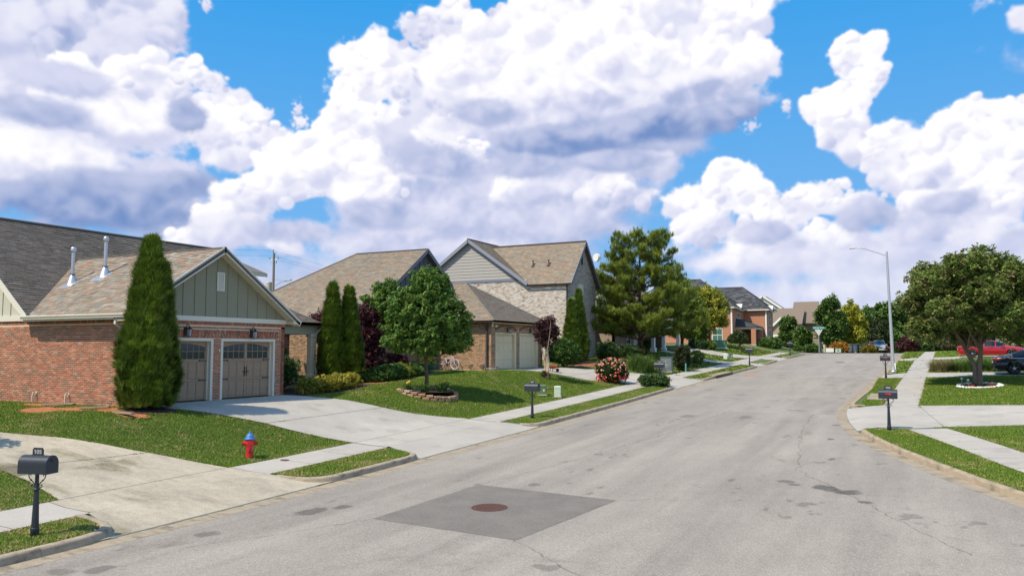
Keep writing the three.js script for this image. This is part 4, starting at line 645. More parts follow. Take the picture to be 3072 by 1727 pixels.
  part('doorbell', rbox(0.03, 0.09, 0.06, 0.01, X + 0.02, 3.45, -20.52), M.whitePaint, H);
  for (const x of [-26.85, -25.1]) part('hose_tap', [tube([[x, 2.0, -(S0 - 0.01)], [x, 2.03, -(S0 - 0.12)], [x, 1.92, -(S0 - 0.14)], [x, 1.62, -(S0 - 0.13)]], 0.022, 16), rbox(0.09, 0.09, 0.03, 0.01, x, 2.0, -(S0 - 0.02))], M.whitePaint, H);
  // porch: beam, post, floor and low brick wall
  part('porch_beam', [hbox(-25.35, -25.15, S1, 29.2, 4.18, 4.55), hbox(-25.35, -26.8, 28.95, 29.15, 4.18, 4.55), hbox(-25.0, -25.35, S1, 29.3, 4.56, 4.585)], mat([0.33, 0.34, 0.25]), H); gutter(H, at(-24.97, S1 + 0.3, 4.6), at(-24.97, 29.45, 4.6), FX, M.cream);
  part('porch_post', [rbox(0.26, 1.9, 0.26, 0.02, -25.25, 3.25, -28.75), rbox(0.34, 0.16, 0.34, 0.02, -25.25, 2.28, -28.75), rbox(0.34, 0.14, 0.34, 0.02, -25.25, 4.12, -28.75)], M.cream, H);
  part('downspout', tube([[-24.9, 4.58, -29.1], [-24.9, 4.45, -29.1], [-25.1, 4.25, -28.98], [-25.1, 2.4, -28.98], [-24.95, 2.2, -29.0]], 0.05, 30), M.cream, H);
  part('porch_floor', hbox(-25.6, -26.8, S1, 29.3, 1.6, 2.0), M.concrete, H);
  const low = []; const lw = part('porch_wall', hbox(-25.0, -25.5, S1, 29.2, 1.5, 2.15), M.mortar, H); bricks(low, at(-25.0, S1, 0), FS, FX, 5.4, 1.5, 2.15, red.map((c) => c.map((q) => q * 0.8)), [], { soldier: 0.1 }); lay(low, 'brick', 'brickwork', M.brick, lw, 60);
  settle(H, -27, fl, 20.3);
}
// hanging basket under the porch, loose boards by the wall
{
  const B = thing('hanging_basket', 'hanging flower basket under the porch beam', 'flower basket'); const x = -25.9, s = 27.6, y = 3.35;
  part('basket', lathe([[0, -0.16], [0.12, -0.15], [0.2, -0.02], [0.21, 0.02], [0.18, 0.02]], 14).translate(x, y, -s), mat([0.06, 0.04, 0.03]), B); part('hanger', [0, 1, 2].map((k) => taper(V(x + 0.19 * Math.cos(k * 2.1), y, -s + 0.19 * Math.sin(k * 2.1)), V(x, y + 0.55, -s), 0.006, 0.006, 4)).concat([tube([[x, y + 0.55, -s], [x + 0.05, y + 0.62, -s], [x, y + 0.7, -s], [x, y + 0.85, -s]], 0.009, 10)]), M.black, B);
  const im = []; reseed(5); for (let i = 0; i < 150; i++) { const a = rnd() * 6.28, r = 0.24 * Math.sqrt(rnd()), w = rr(0.03, 0.06); im.push(paint(new THREE.CircleGeometry(w, 5).rotateX(rr(-1.5, 0)).rotateY(rnd() * 6).translate(x + r * Math.cos(a), y + rr(-0.12, 0.16), -s + r * Math.sin(a)), rnd() < 0.3 ? [0.16, 0.03, 0.03] : [0.05, 0.09, 0.02])); } const f = part('foliage', im, M.tint, B); f.userData.kind = 'stuff'; settle(B, x, y - 0.16, s);
  const woodMat = mat([0.30, 0.24, 0.17], { bumpMap: brushed, bumpScale: 0.004 });
  const plank = (x, s, len, turn, tilt, label) => { const o = single('plank', rbox(len, 0.05, 0.14, 0.008), woodMat, label, 'plank'); o.position.set(x, hL(x, s) + 0.06, -s); o.rotation.set(0, turn, tilt); };
  plank(-24.7, 16.25, 1.2, 0.25, 0.03, 'weathered board lying on bare clay under the brick wall'); plank(-22.55, 16.0, 0.9, 0.5, 0.05, 'short board beside the tall evergreen at the wall corner'); plank(-20.9, 15.75, 1.0, -0.1, 0.0, 'board edging in front of the tall evergreen');
}

// ---------------------------------------------------------------- second house: brown brick, hipped garage wing, dark gable
reseed(2002);
const brown = [[0.30, 0.165, 0.09], [0.36, 0.205, 0.115], [0.25, 0.135, 0.08], [0.19, 0.115, 0.078], [0.39, 0.23, 0.13], [0.32, 0.175, 0.095], [0.16, 0.10, 0.07]];
const tanRoof2 = [[0.25, 0.20, 0.15], [0.28, 0.235, 0.18], [0.22, 0.18, 0.135], [0.27, 0.20, 0.14], [0.255, 0.215, 0.165], [0.225, 0.21, 0.165], [0.28, 0.185, 0.125], [0.24, 0.22, 0.18]];
M.slate = mat([0.075, 0.085, 0.105], { roughness: 0.7, bumpMap: brushed, bumpScale: 0.002 }); M.darkGutter = mat([0.055, 0.045, 0.04], { roughness: 0.5 });
M.creamDoor = mat([0.70, 0.61, 0.40], { roughness: 0.6 });
function panelDoor(parent, x, s0, s1, y0, y1, m, cols = 4) { // sectional door with raised panels
  const g = new THREE.Group(); g.name = 'garage_door'; parent.add(g); const n = 4, h = (y1 - y0) / n;
  for (let r = 0; r < n; r++) { const sec = part('door_section', hbox(x - 0.05, x, s0, s1, y0 + r * h + 0.004, y0 + (r + 1) * h - 0.004), m, g); void sec; for (let c = 0; c < cols; c++) { const a = lerp(s0, s1, c / cols) + 0.05, b = lerp(s0, s1, (c + 1) / cols) - 0.05; part('door_panel', [rbox(0.02, h - 0.16, b - a, 0.008, x + 0.004, y0 + (r + 0.5) * h, -(a + b) / 2), hbox(x, x + 0.006, a - 0.02, b + 0.02, y0 + r * h + 0.05, y0 + (r + 1) * h - 0.05)], m, g); } }
}
{
  const H = thing('brick_house', 'brown brick house with cream garage doors and hipped shingle garage roof', 'house'), fl = 2.3, X = -22.3, S0 = 40.9, S1 = 48.0, yt = 5.12;
  const d1 = [41.4, 44.12], d2 = [44.58, 47.29], dt = 4.46, dk = [0.68, 0.56, 0.38]; M.mortar2 = mat(dk, { roughness: 0.95 });
  const wall = part('wall', [hbox(X - 0.2, X, S0, d1[0], 1.9, yt), hbox(X - 0.2, X, d1[1], d2[0], 1.9, yt), hbox(X - 0.2, X, d2[1], S1, 1.9, yt), hbox(X - 0.2, X, d1[0], d1[1], dt, yt), hbox(X - 0.2, X, d2[0], d2[1], dt, yt), hbox(X - 0.2, -27.5, S0, S0 + 0.2, 1.9, yt), hbox(X, -40, S1 - 0.2, S1, 1.9, yt), hbox(-27.7, -27.5, 35.3, S0, 1.7, yt), hbox(-27.5, -39, 35.3, 35.5, 1.7, yt), hbox(-39, -38.8, 35.3, S1, 1.7, yt)], M.mortar2, H);
  const list = [], o = { soldier: 0.2, joint: 0.017 }; bricks(list, at(-27.5, S0, 0), FX, BS, 5.2, 1.95, yt, brown, [], o);
  const ar = (d) => [d[0] - S0 - 0.05, d[1] - S0 + 0.05, dt, dt + 0.46];
  bricks(list, at(X, S0, 0), FS, FX, S1 - S0, 1.95, yt, brown, [[d1[0] - S0, d1[1] - S0, 0, dt], [d2[0] - S0, d2[1] - S0, 0, dt]], { ...o, cut: (u, y) => ![d1, d2].some((d) => { const k = (u + S0 - (d[0] + d[1]) / 2) / (d[1] - d[0]) * 2, yc = dt + 0.12 + 0.30 * (1 - k * k); return Math.abs(k) < 1.05 && y > yc - 0.03 && y < yc + 0.19; }) });
  for (const d of [d1, d2]) for (let i = 0; i <= 44; i++) { const k = -1 + 2 * i / 44, s = (d[0] + d[1]) / 2 + k * (d[1] - d[0]) / 2, yc = dt + 0.12 + 0.30 * (1 - k * k), an = -Math.atan(-0.6 * k / ((d[1] - d[0]) / 2)) * -1; brickBox(list, at(X, S0, 0), FS, UP, FX, s - S0 - 0.026, s - S0 + 0.026, yc - 0.02, yc + 0.17, vary(pick(brown.slice(2, 4)), 0.15), 0.022, an * 0.9); }
  bricks(list, at(-39, 35.3, 0), FX, BS, 11.5, 1.9, yt, brown, [], { joint: 0.017 }); bricks(list, at(-27.5, 35.3, 0), FS, FX, 5.6, 1.9, yt, brown, [], { joint: 0.017 }); void ar;
  lay(list, 'brick', 'brickwork', M.brick, wall);
  const sh = [], e = 0.42, ye = 5.16, yr = 7.76, sc = (S0 + S1) / 2, deckM = mat([0.10, 0.085, 0.07]);
  const A = at(X + e, S0 - e, ye), B = at(X + e, S1 + e, ye), P = at(-26.15, sc, yr), Q = at(-33, sc, yr);
  const roof = part('roof', [roofPlane(sh, [at(-33, S0 - e, ye), A, P, Q], tanRoof2), roofPlane(sh, [A, B, P], tanRoof2.map((c) => c.map((q) => q * 0.75))), roofPlane(sh, [B, at(-33, S1 + e, ye), Q, P], tanRoof2)], deckM, H);  // street-facing hip gets darker shingles, its shade put into the colour
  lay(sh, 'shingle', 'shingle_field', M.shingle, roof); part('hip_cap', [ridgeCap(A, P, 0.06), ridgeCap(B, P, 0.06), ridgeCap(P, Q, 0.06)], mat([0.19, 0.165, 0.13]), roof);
  // main roof with the dark boarded gable
  const s2 = [], gc = 41.6, gx = -27.2, yA = 9.72, ye2 = 5.05, hw = 6.7, k = (yA - ye2) / hw, E0 = at(gx, gc - hw, ye2), E1 = at(-39.5, gc - hw, ye2), R0 = at(gx, gc, yA), R1 = at(-32.8, gc, yA), N0 = at(gx, gc + hw, ye2), N1 = at(-39.5, gc + hw, ye2);
  const roof2 = part('roof', [roofPlane(s2, [E0, E1, R1, R0], tanRoof2, { streak: 0.2 }), roofPlane([], [N0, N1, R1, R0], tanRoof2, { e: 0.4 }), roofPlane([], [E1, N1, R1], tanRoof2, { e: 0.4 })], deckM, H);
  lay(s2, 'shingle', 'shingle_field', M.shingle, roof2, 300); part('ridge_cap', ridgeCap(R0, R1, 0.07), mat([0.05, 0.045, 0.04]), roof2); part('hip_cap', ridgeCap(R1, E1, 0.06), mat([0.10, 0.085, 0.07]), roof2);
  const gyy = (s) => yA - 0.14 - k * Math.abs(s - gc);
  part('gable_wall', slab(quad(-27.5, [[36.2, 5.1], [47.0, 5.1], [47.0, gyy(47)], [gc, gyy(gc)], [36.2, gyy(36.2)]]), thickX(-0.1)), M.slate, H);
  for (let i = -10; i <= 10; i++) { const s = gc + i * 0.5; part('batten', hbox(-27.5, -27.47, s - 0.022, s + 0.022, 5.2, gyy(s) - 0.02), M.slate, H); }
  const vs = 41.45; part('gable_window', [hbox(-27.5, -27.44, vs - 0.34, vs - 0.26, 7.6, 8.5), hbox(-27.5, -27.44, vs + 0.26, vs + 0.34, 7.6, 8.5), hbox(-27.5, -27.44, vs - 0.26, vs + 0.26, 8.42, 8.5), hbox(-27.5, -27.44, vs - 0.26, vs + 0.26, 7.6, 7.68)], M.whitePaint, H); for (let i = 0; i < 9; i++) part('louvre', hbox(-27.5, -27.46, vs - 0.26, vs + 0.26, 7.7 + i * 0.08, 7.75 + i * 0.08), M.slate, H);
  for (const q of [-1, 1]) { part('rake_board', bar(at(gx + 0.02, gc + q * hw, ye2 - 0.06), at(gx + 0.02, gc, yA - 0.06), 0.03, 0.22, V(0, 1, 0).applyAxisAngle(V(1, 0, 0), q * Math.atan(k))), mat([0.17, 0.175, 0.19]), H); part('rake_soffit', slab([at(gx, gc + q * hw, ye2 - 0.16), at(gx, gc, yA - 0.16), at(-27.5, gc, yA - 0.16), at(-27.5, gc + q * hw, ye2 - 0.16)], V(0, -0.015, 0)), M.slate, H); }
  gutter(H, at(X + e, S0 - e + 0.02, ye - 0.1), at(-27.2, S0 - e + 0.02, ye - 0.1), BS, M.darkGutter); gutter(H, at(X + e - 0.02, S0 - e, ye - 0.1), at(X + e - 0.02, S1 + e, ye - 0.1), FX, M.darkGutter);
  part('soffit', [hbox(X, X + e, S0 - e, S1 + e, yt - 0.02, yt), hbox(X, -27.4, S0 - e, S0, yt - 0.021, yt - 0.001)], M.cream, H); part('frieze_board', hbox(X + 0.012, X + 0.04, S0, S1, yt - 0.10, yt - 0.022), M.cream, H);
  part('downspout', [rbox(0.11, 2.9, 0.11, 0.02, -22.55, 3.7, -(S0 - 0.09)), bar(at(-22.45, S0 - e + 0.06, ye - 0.06), at(-22.55, S0 - 0.09, ye - 0.32), 0.12, 0.12)], M.darkGutter, H);
  part('flood_light', [new THREE.SphereGeometry(0.07, 10, 8).translate(-22.15, 4.86, -(S0 - 0.12)), new THREE.SphereGeometry(0.07, 10, 8).translate(-22.0, 4.84, -(S0 + 0.06)), cyl(0.05, 0.05, 0.1, 10, -22.22, 4.95, -S0)], M.white, H);
  for (const d of [d1, d2]) { part('door_jamb', [hbox(X - 0.2, X + 0.02, d[0], d[0] + 0.06, fl, dt), hbox(X - 0.2, X + 0.02, d[1] - 0.22, d[1], fl, dt), hbox(X - 0.2, X + 0.0198, d[0] + 0.06, d[1] - 0.22, dt - 0.07, dt)], M.creamDoor, H, 'cream jamb with flaking paint'); panelDoor(H, X - 0.14, d[0] + 0.06, d[1] - 0.22, fl, dt - 0.07, M.creamDoor); }
  for (const [s, y] of [[42.9, 4.62], [46.1, 4.62]]) lantern(H, X + 0.03, s, y);
  settle(H, -30, fl, 42);
}

// ---------------------------------------------------------------- third house: white-washed brick, grey lap siding in the gable
reseed(3003);
{
  const H = thing('white_brick_house', 'two storey whitewashed brick house with grey lap sided gable', 'house'), fl = 2.85, X = -22.5, S0 = 53.0, S1 = 58.35, ye = 8.32;
  const pale = [[0.58, 0.53, 0.47], [0.62, 0.58, 0.52], [0.52, 0.46, 0.40], [0.64, 0.61, 0.56], [0.46, 0.40, 0.34], [0.55, 0.49, 0.42], [0.30, 0.25, 0.22], [0.50, 0.42, 0.34], [0.60, 0.56, 0.50]], mort = mat([0.60, 0.57, 0.51]);
  const wall = part('wall', [hbox(X, -37, S0, S0 + 0.2, 2.3, ye), hbox(X - 0.2, X, S0 + 0.2, S1, 2.3, ye), hbox(X, -37, S1 - 0.2, S1, 2.3, ye), hbox(-37, -36.8, S0, 64, 2.3, ye), slab(quad(X, [[S0 + 0.1, ye - 0.01], [S1 - 0.1, ye - 0.01], [55.7, 11.45]]), thickX(-0.2))], mort, H);
  const win = [[54.9, 55.85, 7.0, 8.35], [54.9, 55.85, 3.6, 5.3]], list = [];
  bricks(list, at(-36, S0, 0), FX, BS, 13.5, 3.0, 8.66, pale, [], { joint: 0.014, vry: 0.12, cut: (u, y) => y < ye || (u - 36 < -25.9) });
  bricks(list, at(X, S0, 0), FS, FX, S1 - S0, 3.0, 11.5, pale.map((c) => c.map((q) => q * 0.62)), win.map(([a, b, c, d]) => [a - S0, b - S0, c, d]), { joint: 0.014, cut: (u, y) => y < 8.4 + 1.17 * (2.7 - Math.abs(u + S0 - 55.7)) });  // shade of the street front is put into its darker brick tones
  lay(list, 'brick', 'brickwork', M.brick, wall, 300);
  // gable across the street side: lap boards, one by one
  const ax = -30.8, ay = 11.9, k = 0.705, lap = mat([0.36, 0.35, 0.33], { roughness: 0.7 }), yb = 8.72; part('wall', slab(quadS(S0 + 0.02, [[-36.0, 8.3], [-25.8, 8.3], [ax, ay - 0.1]]), thickS(0.15)), lap, H);
  for (let i = 0; ; i++) { const y = yb + 0.06 + i * 0.235, w = (ay - 0.14 - y) / k; if (w < 0.15) break; const w2 = Math.max(0.05, (ay - 0.14 - y - 0.24) / k); part('lap_board', slab([at(ax + w, S0 - 0.03, y), at(ax - w, S0 - 0.03, y), at(ax - w2, S0 - 0.005, y + 0.245), at(ax + w2, S0 - 0.005, y + 0.245)], thickS(0.02)), lap, H); }
  M.blueTrim = mat([0.17, 0.19, 0.245], { roughness: 0.6 });
  part('frieze_board', hbox(-26.45, -35.2, S0 - 0.05, S0 + 0.02, yb - 0.14, yb + 0.06), M.blueTrim, H);
  const sh = [], deckM = mat([0.10, 0.085, 0.07]), S9 = S0 - 0.32, XR = -25.75, RY = ay + 0.05, ridgeS = 64, yE = RY - k * 5.05, fA = 55.75, fy = 11.62, fe = 2.95;
  const roof = part('roof', [roofPlane(sh, [at(XR, S9, yE), at(XR, 64, yE), at(ax, 64, RY), at(ax, S9, RY)], tanRoof2.map((c) => c.map((q) => q * 0.8))), roofPlane([], [at(-35.9, S9, yE), at(-35.9, 64, yE), at(ax, 64, RY), at(ax, S9, RY)], tanRoof2, { e: 0.4 }),  // street slope tinted darker to carry its shade, sunny slope keeps full colour
    roofPlane(sh, [at(-22.2, fA - fe, 8.26), at(-26, fA - fe, 8.26), at(-30.6, fA, fy), at(-22.2, fA, fy)], tanRoof2), roofPlane([], [at(-22.2, fA + fe, 8.26), at(-30, fA + fe, 8.26), at(-30.6, fA, fy), at(-22.2, fA, fy)], tanRoof2, { e: 0.4 })], deckM, H);
  lay(sh, 'shingle', 'shingle_field', M.shingle, roof, 300); part('ridge_cap', ridgeCap(at(-22.2, fA, fy + 0.02), at(-30.4, fA, fy + 0.02), 0.07), mat([0.06, 0.052, 0.045]), roof); part('ridge_cap', ridgeCap(at(ax, S9, RY + 0.02), at(ax, 58, RY + 0.02), 0.07), mat([0.06, 0.052, 0.045]), roof);
  for (const q of [-1, 1]) part('rake_board', bar(at(ax + q * 5.1, S9 + 0.0, yE - 0.10), at(ax, S9, RY - 0.10), 0.24, 0.03, BS), mat([0.24, 0.26, 0.31], { roughness: 0.6 }), H);
  for (const q of [-1, 1]) part('rake_soffit', slab([at(ax + q * 5.0, S9, yE - 0.2), at(ax, S9, RY - 0.22), at(ax, S0, RY - 0.22), at(ax + q * 5.0, S0, yE - 0.2)], V(0, -0.02, 0)), M.blueTrim, H);
  for (const q of [-1, 1]) part('rake_board', bar(at(-22.18, fA + q * fe, 8.18), at(-22.18, fA, fy - 0.10), 0.03, 0.22, V(0, 1, 0).applyAxisAngle(V(1, 0, 0), q * Math.atan(1.14))), M.blueTrim, H);
  gutter(H, at(-22.3, fA - fe, 8.14), at(-25.7, fA - fe, 8.14), BS, M.darkGutter); part('downspout', rbox(0.1, 5.3, 0.1, 0.02, -22.6, 5.5, -(S0 - 0.09)), M.darkGutter, H);
  const gl = phys([0.10, 0.22, 0.20], { roughness: 0.06 }); for (const [a, b, c, d] of win) { const w = new THREE.Group(); w.name = 'window'; H.add(w); part('window_frame', [hbox(X - 0.1, X - 0.02, a, a + 0.07, c, d), hbox(X - 0.1, X - 0.02, b - 0.07, b, c, d), hbox(X - 0.1, X - 0.02, a + 0.07, b - 0.07, c, c + 0.07), hbox(X - 0.1, X - 0.02, a + 0.07, b - 0.07, d - 0.07, d), hbox(X - 0.1, X - 0.02, a + 0.07, b - 0.07, (c + d) / 2 - 0.03, (c + d) / 2 + 0.03)], M.whitePaint, w); for (const [p, q] of [[c + 0.07, (c + d) / 2 - 0.03], [(c + d) / 2 + 0.03, d - 0.07]]) part('pane', hbox(X - 0.08, X - 0.07, a + 0.07, b - 0.07, p, q), gl, w); }
  part('gable_vent', [hbox(X, X + 0.04, 55.42, 55.72, 9.85, 10.55)], M.black, H);
  for (const x of [-24.6, -25.9]) { const y = 8.26 + (fy - 8.26) * 0.45, s = fA - fe * 0.55; part('roof_vent', [cyl(0.05, 0.05, 0.4, 10, x, y + 0.2, -s), cyl(0.13, 0.16, 0.06, 10, x, y + 0.02, -s), cyl(0.08, 0.08, 0.06, 10, x, y + 0.4, -s)], mat([0.10, 0.10, 0.11]), H); }
  settle(H, -29, fl, 56);
}
// ---------------------------------------------------------------- windows and plain masonry for houses further off
const farBrick = (a, b, mortar, sc = 1) => mat(0xffffff, { roughness: 0.93, map: tex(256, 256, (u, v, px, py) => { const row = Math.floor(v * 32), x = u * 10 + (row % 2) * 0.5, cell = hash2(Math.floor(x) % 10 + 31 * row, 7), joint = (v * 32) % 1 < 0.17 || x % 1 < 0.06, k = 0.8 + 0.4 * hash2(px, py); const c = joint ? mortar : [lerp(a[0], b[0], cell), lerp(a[1], b[1], cell), lerp(a[2], b[2], cell)]; return c.map((q) => q * k); }, { repeat: [0.45 / sc, 0.45 / sc] }) });
function wallUV(g) { const p = g.attributes.position, n = g.attributes.normal, uv = []; for (let i = 0; i < p.count; i++) { const a = Math.abs(n.getX(i)) > 0.7; uv.push(a ? p.getZ(i) : p.getX(i), p.getY(i)); } g.setAttribute('uv', new THREE.Float32BufferAttribute(uv, 2)); return g; }
const W = (...a) => wallUV(hbox(...a));
function sash(parent, axis, pl, a, b, y0, y1, glassMat = M.glass, frame = M.whitePaint, muntins = true) { // window on a plane: axis 'x' faces the street, 's' faces down the hill
  const w = new THREE.Group(); w.name = 'window'; parent.add(w); const Bx = (p, q, c, d, o0, o1) => axis === 'x' ? hbox(pl + o0, pl + o1, p, q, c, d) : hbox(p, q, pl - o0, pl - o1, c, d), m = (y0 + y1) / 2, f = 0.08;
  const fr = [Bx(a, a + f, y0, y1, -0.02, 0.05), Bx(b - f, b, y0, y1, -0.02, 0.05), Bx(a + f, b - f, y0, y0 + f, -0.02, 0.05), Bx(a + f, b - f, y1 - f, y1, -0.02, 0.05), Bx(a + f, b - f, m - 0.04, m + 0.04, -0.02, 0.048)]; if (muntins) fr.push(Bx((a + b) / 2 - 0.02, (a + b) / 2 + 0.02, y0 + f, y1 - f, -0.01, 0.03));
  part('window_frame', fr, frame, w); for (const [c, d] of [[y0 + f, m - 0.04], [m + 0.04, y1 - f]]) part('pane', Bx(a + f, b - f, c, d, 0.0, 0.012), glassMat, w);
}
reseed(4004);
{ // fourth house, mostly hidden by the pine: pale siding gable, white porch columns
  const H = thing('sided_house', 'pale blue sided house with white porch columns behind the pine', 'house'), fl = 3.3, side = mat([0.38, 0.46, 0.52], { roughness: 0.7 }), br = farBrick([0.30, 0.22, 0.17], [0.20, 0.14, 0.11], [0.45, 0.42, 0.38]), S0 = 64.5, S1 = 80, X = -23.2;
  part('wall', [W(X, X - 0.2, S0, S1, 2.6, 7.4), W(X, -34, S1 - 0.2, S1, 2.6, 7.4), W(-34, -33.8, S0, S1, 2.6, 7.4), W(X, -34, S0, S0 + 0.2, 2.6, 6.2)], br, H);
  const ax = -27.2, ay = 10.9, k = 0.72; part('gable_wall', slab(quadS(S0 - 0.01, [[-33.6, 6.1], [-21.4, 6.1], [ax, ay - 0.1]]), thickS(0.15)), side, H);
  for (let i = 0; i < 22; i++) { const y = 6.0 + i * 0.22, w = (ay - 0.15 - y) / k; if (w < 0.2) break; part('lap_board', slab([at(Math.min(ax + w, -21.5), S0 - 0.05, y), at(ax - w, S0 - 0.05, y), at(ax - w + 0.3, S0 - 0.02, y + 0.225), at(Math.min(ax + w - 0.3, -21.6), S0 - 0.02, y + 0.225)], thickS(0.02)), side, H); }
  const sh = []; const roof = part('roof', [roofPlane(sh, [at(-20.6, S0 - 0.4, ay - k * 6.6), at(-20.6, S1 + 0.4, ay - k * 6.6), at(ax, S1 + 0.4, ay), at(ax, S0 - 0.4, ay)], tanRoof2.map((c) => c.map((q) => q * 1.0)), { e: 0.17, w0: 0.3, w1: 0.6 }), roofPlane([], [at(-33.8, S0 - 0.4, ay - k * 6.6), at(-33.8, S1 + 0.4, ay - k * 6.6), at(ax, S1 + 0.4, ay), at(ax, S0 - 0.4, ay)], tanRoof2, { e: 0.5 })], mat([0.1, 0.085, 0.07]), H); lay(sh, 'shingle', 'shingle_field', M.shingle, roof, 60);
  for (const q of [-1, 1]) part('rake_board', bar(at(ax + q * 6.6, S0 - 0.42, ay - k * 6.6 - 0.06), at(ax, S0 - 0.42, ay - 0.06), 0.26, 0.04, BS), M.white, H);
  const g2 = -23.6; part('dormer', [slab(quadS(S0 - 1.2, [[g2 - 3.2, 6.6], [g2 + 2.2, 6.6], [g2, 9.0]]), thickS(1.0))], side, H); for (const [a, b] of [[g2 - 3.5, g2], [g2 + 2.5, g2]]) part('rake_board', bar(at(a, S0 - 1.45, 6.5), at(b, S0 - 1.45, 9.15), 0.22, 0.04, BS), M.white, H);
  part('porch_roof', slab([at(-19.9, 65.6, 5.75), at(-19.9, 79.8, 5.75), at(-23.4, 79.8, 6.9), at(-23.4, 65.6, 6.9)], V(0, -0.14, 0)), mat([0.13, 0.11, 0.09]), H); part('porch_beam', hbox(-20.2, -20.5, 65.9, 79.5, 5.35, 5.62), M.white, H);
  for (const s of [66.6, 69.8, 74.6, 79.0]) part('column', [rbox(0.3, 2.2, 0.3, 0.02, -20.4, 4.3, -s), rbox(0.46, 0.4, 0.46, 0.02, -20.4, 3.42, -s), rbox(0.42, 0.12, 0.42, 0.02, -20.4, 5.3, -s)], M.white, H);
  part('porch_floor', hbox(-20.0, -23.2, 65.8, 79.5, 2.8, 3.28), M.concrete, H);
  for (const s of [68.2, 71.8]) sash(H, 'x', X, s - 0.55, s + 0.55, 3.9, 5.4); part('front_door', rbox(0.08, 2.05, 0.95, 0.02, X + 0.03, 4.32, -70.1), M.white, H); part('garage_door', hbox(X, X + 0.05, 75.4, 78.2, 3.3, 5.3), M.black, H, 'black panel painted in as the shade of the far porch');  // black panel painted in for the shade of the far porch, no door here
  settle(H, -27, fl, 72);
}
reseed(5005);
{ // fifth house: red brick with dark hipped roofs and a corner porch
  const H = thing('hip_roof_house', 'two storey red brick house with dark hipped roof and corner porch', 'house'), br = farBrick([0.44, 0.165, 0.085], [0.33, 0.12, 0.065], [0.52, 0.36, 0.24]), fl = 4.0, ye = 8.72, grey = [[0.062, 0.066, 0.075], [0.09, 0.095, 0.105], [0.045, 0.048, 0.056], [0.12, 0.125, 0.135], [0.075, 0.08, 0.09]];
  const xa = -20.6, sa = 100, xb = -17.75, sb = 108, sb1 = 113.3, trim = mat([0.66, 0.62, 0.54]);
  part('wall', [W(xa, -33, sa, sa + 0.2, 3.2, ye), W(xa, xa - 0.2, sa + 0.2, sb, 3.2, ye), W(xb, -33, sb, sb + 0.2, 3.2, ye), W(xb, xb - 0.2, sb + 0.2, sb1, 3.2, ye), W(xb, -33, sb1 - 0.2, sb1, 3.2, ye), W(-33, -32.8, sa, sb1, 3.2, ye)], br, H);
  const sh = [], o = { e: 0.2, w0: 0.3, w1: 0.7, t: 0.03 }, dk = mat([0.05, 0.052, 0.06]);
  const a0 = at(xa + 0.5, sa - 0.5, ye), a1 = at(-33.5, sa - 0.5, ye), ar0 = at(-25.6, sa + 5.1, 12.7), ar1 = at(-29, sa + 5.1, 12.7), a2 = at(xa + 0.5, sb + 1, ye), a3 = at(-33.5, sb + 1, ye);
  const b0 = at(xb + 0.5, sb - 0.5, ye), b1 = at(-33, sb - 0.5, ye), b2 = at(xb + 0.5, sb1 + 0.5, ye), b3 = at(-33, sb1 + 0.5, ye), br0 = at(-21.2, sb + 2.7, 11.9), br1 = at(-30, sb + 2.7, 11.9);
  const roof = part('roof', [roofPlane(sh, [a0, a1, ar1, ar0], grey, o), roofPlane(sh, [a0, a2, ar0], grey, o), roofPlane([], [a3, a2, ar0, ar1], grey, { e: 0.6 }), roofPlane(sh, [b0, b1, br1, br0], grey, o), roofPlane(sh, [b0, b2, br0], grey, o), roofPlane([], [b2, b3, br1, br0], grey, { e: 0.6 })], dk, H); lay(sh, 'shingle', 'shingle_field', M.shingle, roof, 60);
  part('ridge_cap', [ridgeCap(br0, br1, 0.09), ridgeCap(ar0, ar1, 0.09), ridgeCap(a0, ar0, 0.07), ridgeCap(b0, br0, 0.07), ridgeCap(b2, br0, 0.07)], dk, roof);
  part('fascia', [hbox(xa + 0.5, -33, sa - 0.5, sa - 0.46, ye - 0.16, ye + 0.02), hbox(xa + 0.46, xa + 0.5, sa - 0.46, sb - 0.5, ye - 0.16, ye + 0.02), hbox(xb + 0.5, -21, sb - 0.5, sb - 0.46, ye - 0.16, ye + 0.02), hbox(xb + 0.46, xb + 0.5, sb - 0.46, sb1 + 0.5, ye - 0.16, ye + 0.02)], trim, H); part('soffit', [hbox(xa, xa + 0.46, sa - 0.45, sb, ye - 0.17, ye - 0.15), hbox(xb + 0.45, -32, sb - 0.45, sb, ye - 0.17, ye - 0.15), hbox(xa + 0.45, -32, sa - 0.45, sa, ye - 0.171, ye - 0.151)], mat([0.3, 0.2, 0.14]), H);
  part('downspout', hbox(xa - 0.05, xa + 0.12, sa - 0.14, sa - 0.02, 4.2, ye - 0.15), M.white, H); part('downspout', hbox(xb - 0.1, xb + 0.08, sb - 0.14, sb - 0.02, 4.2, ye - 0.15), M.white, H);
  const gl = phys([0.06, 0.16, 0.14], { roughness: 0.06 });
  sash(H, 's', sa, -26.6, -24.9, 6.55, 8.4, gl); sash(H, 's', sa, -23.0, -21.7, 4.35, 6.1, gl); sash(H, 'x', xa, 103.4, 105.2, 6.7, 8.2, gl); sash(H, 'x', xa, 102.2, 104, 4.5, 6.1, gl); sash(H, 'x', xb, 109.8, 111.4, 6.6, 8.3, gl); sash(H, 'x', xb, 109.8, 111.4, 4.3, 6.1, gl); part('sill_band', hbox(-26.8, -23.9, sa - 0.06, sa, 6.9 - 1.7, 5.5), trim, H);
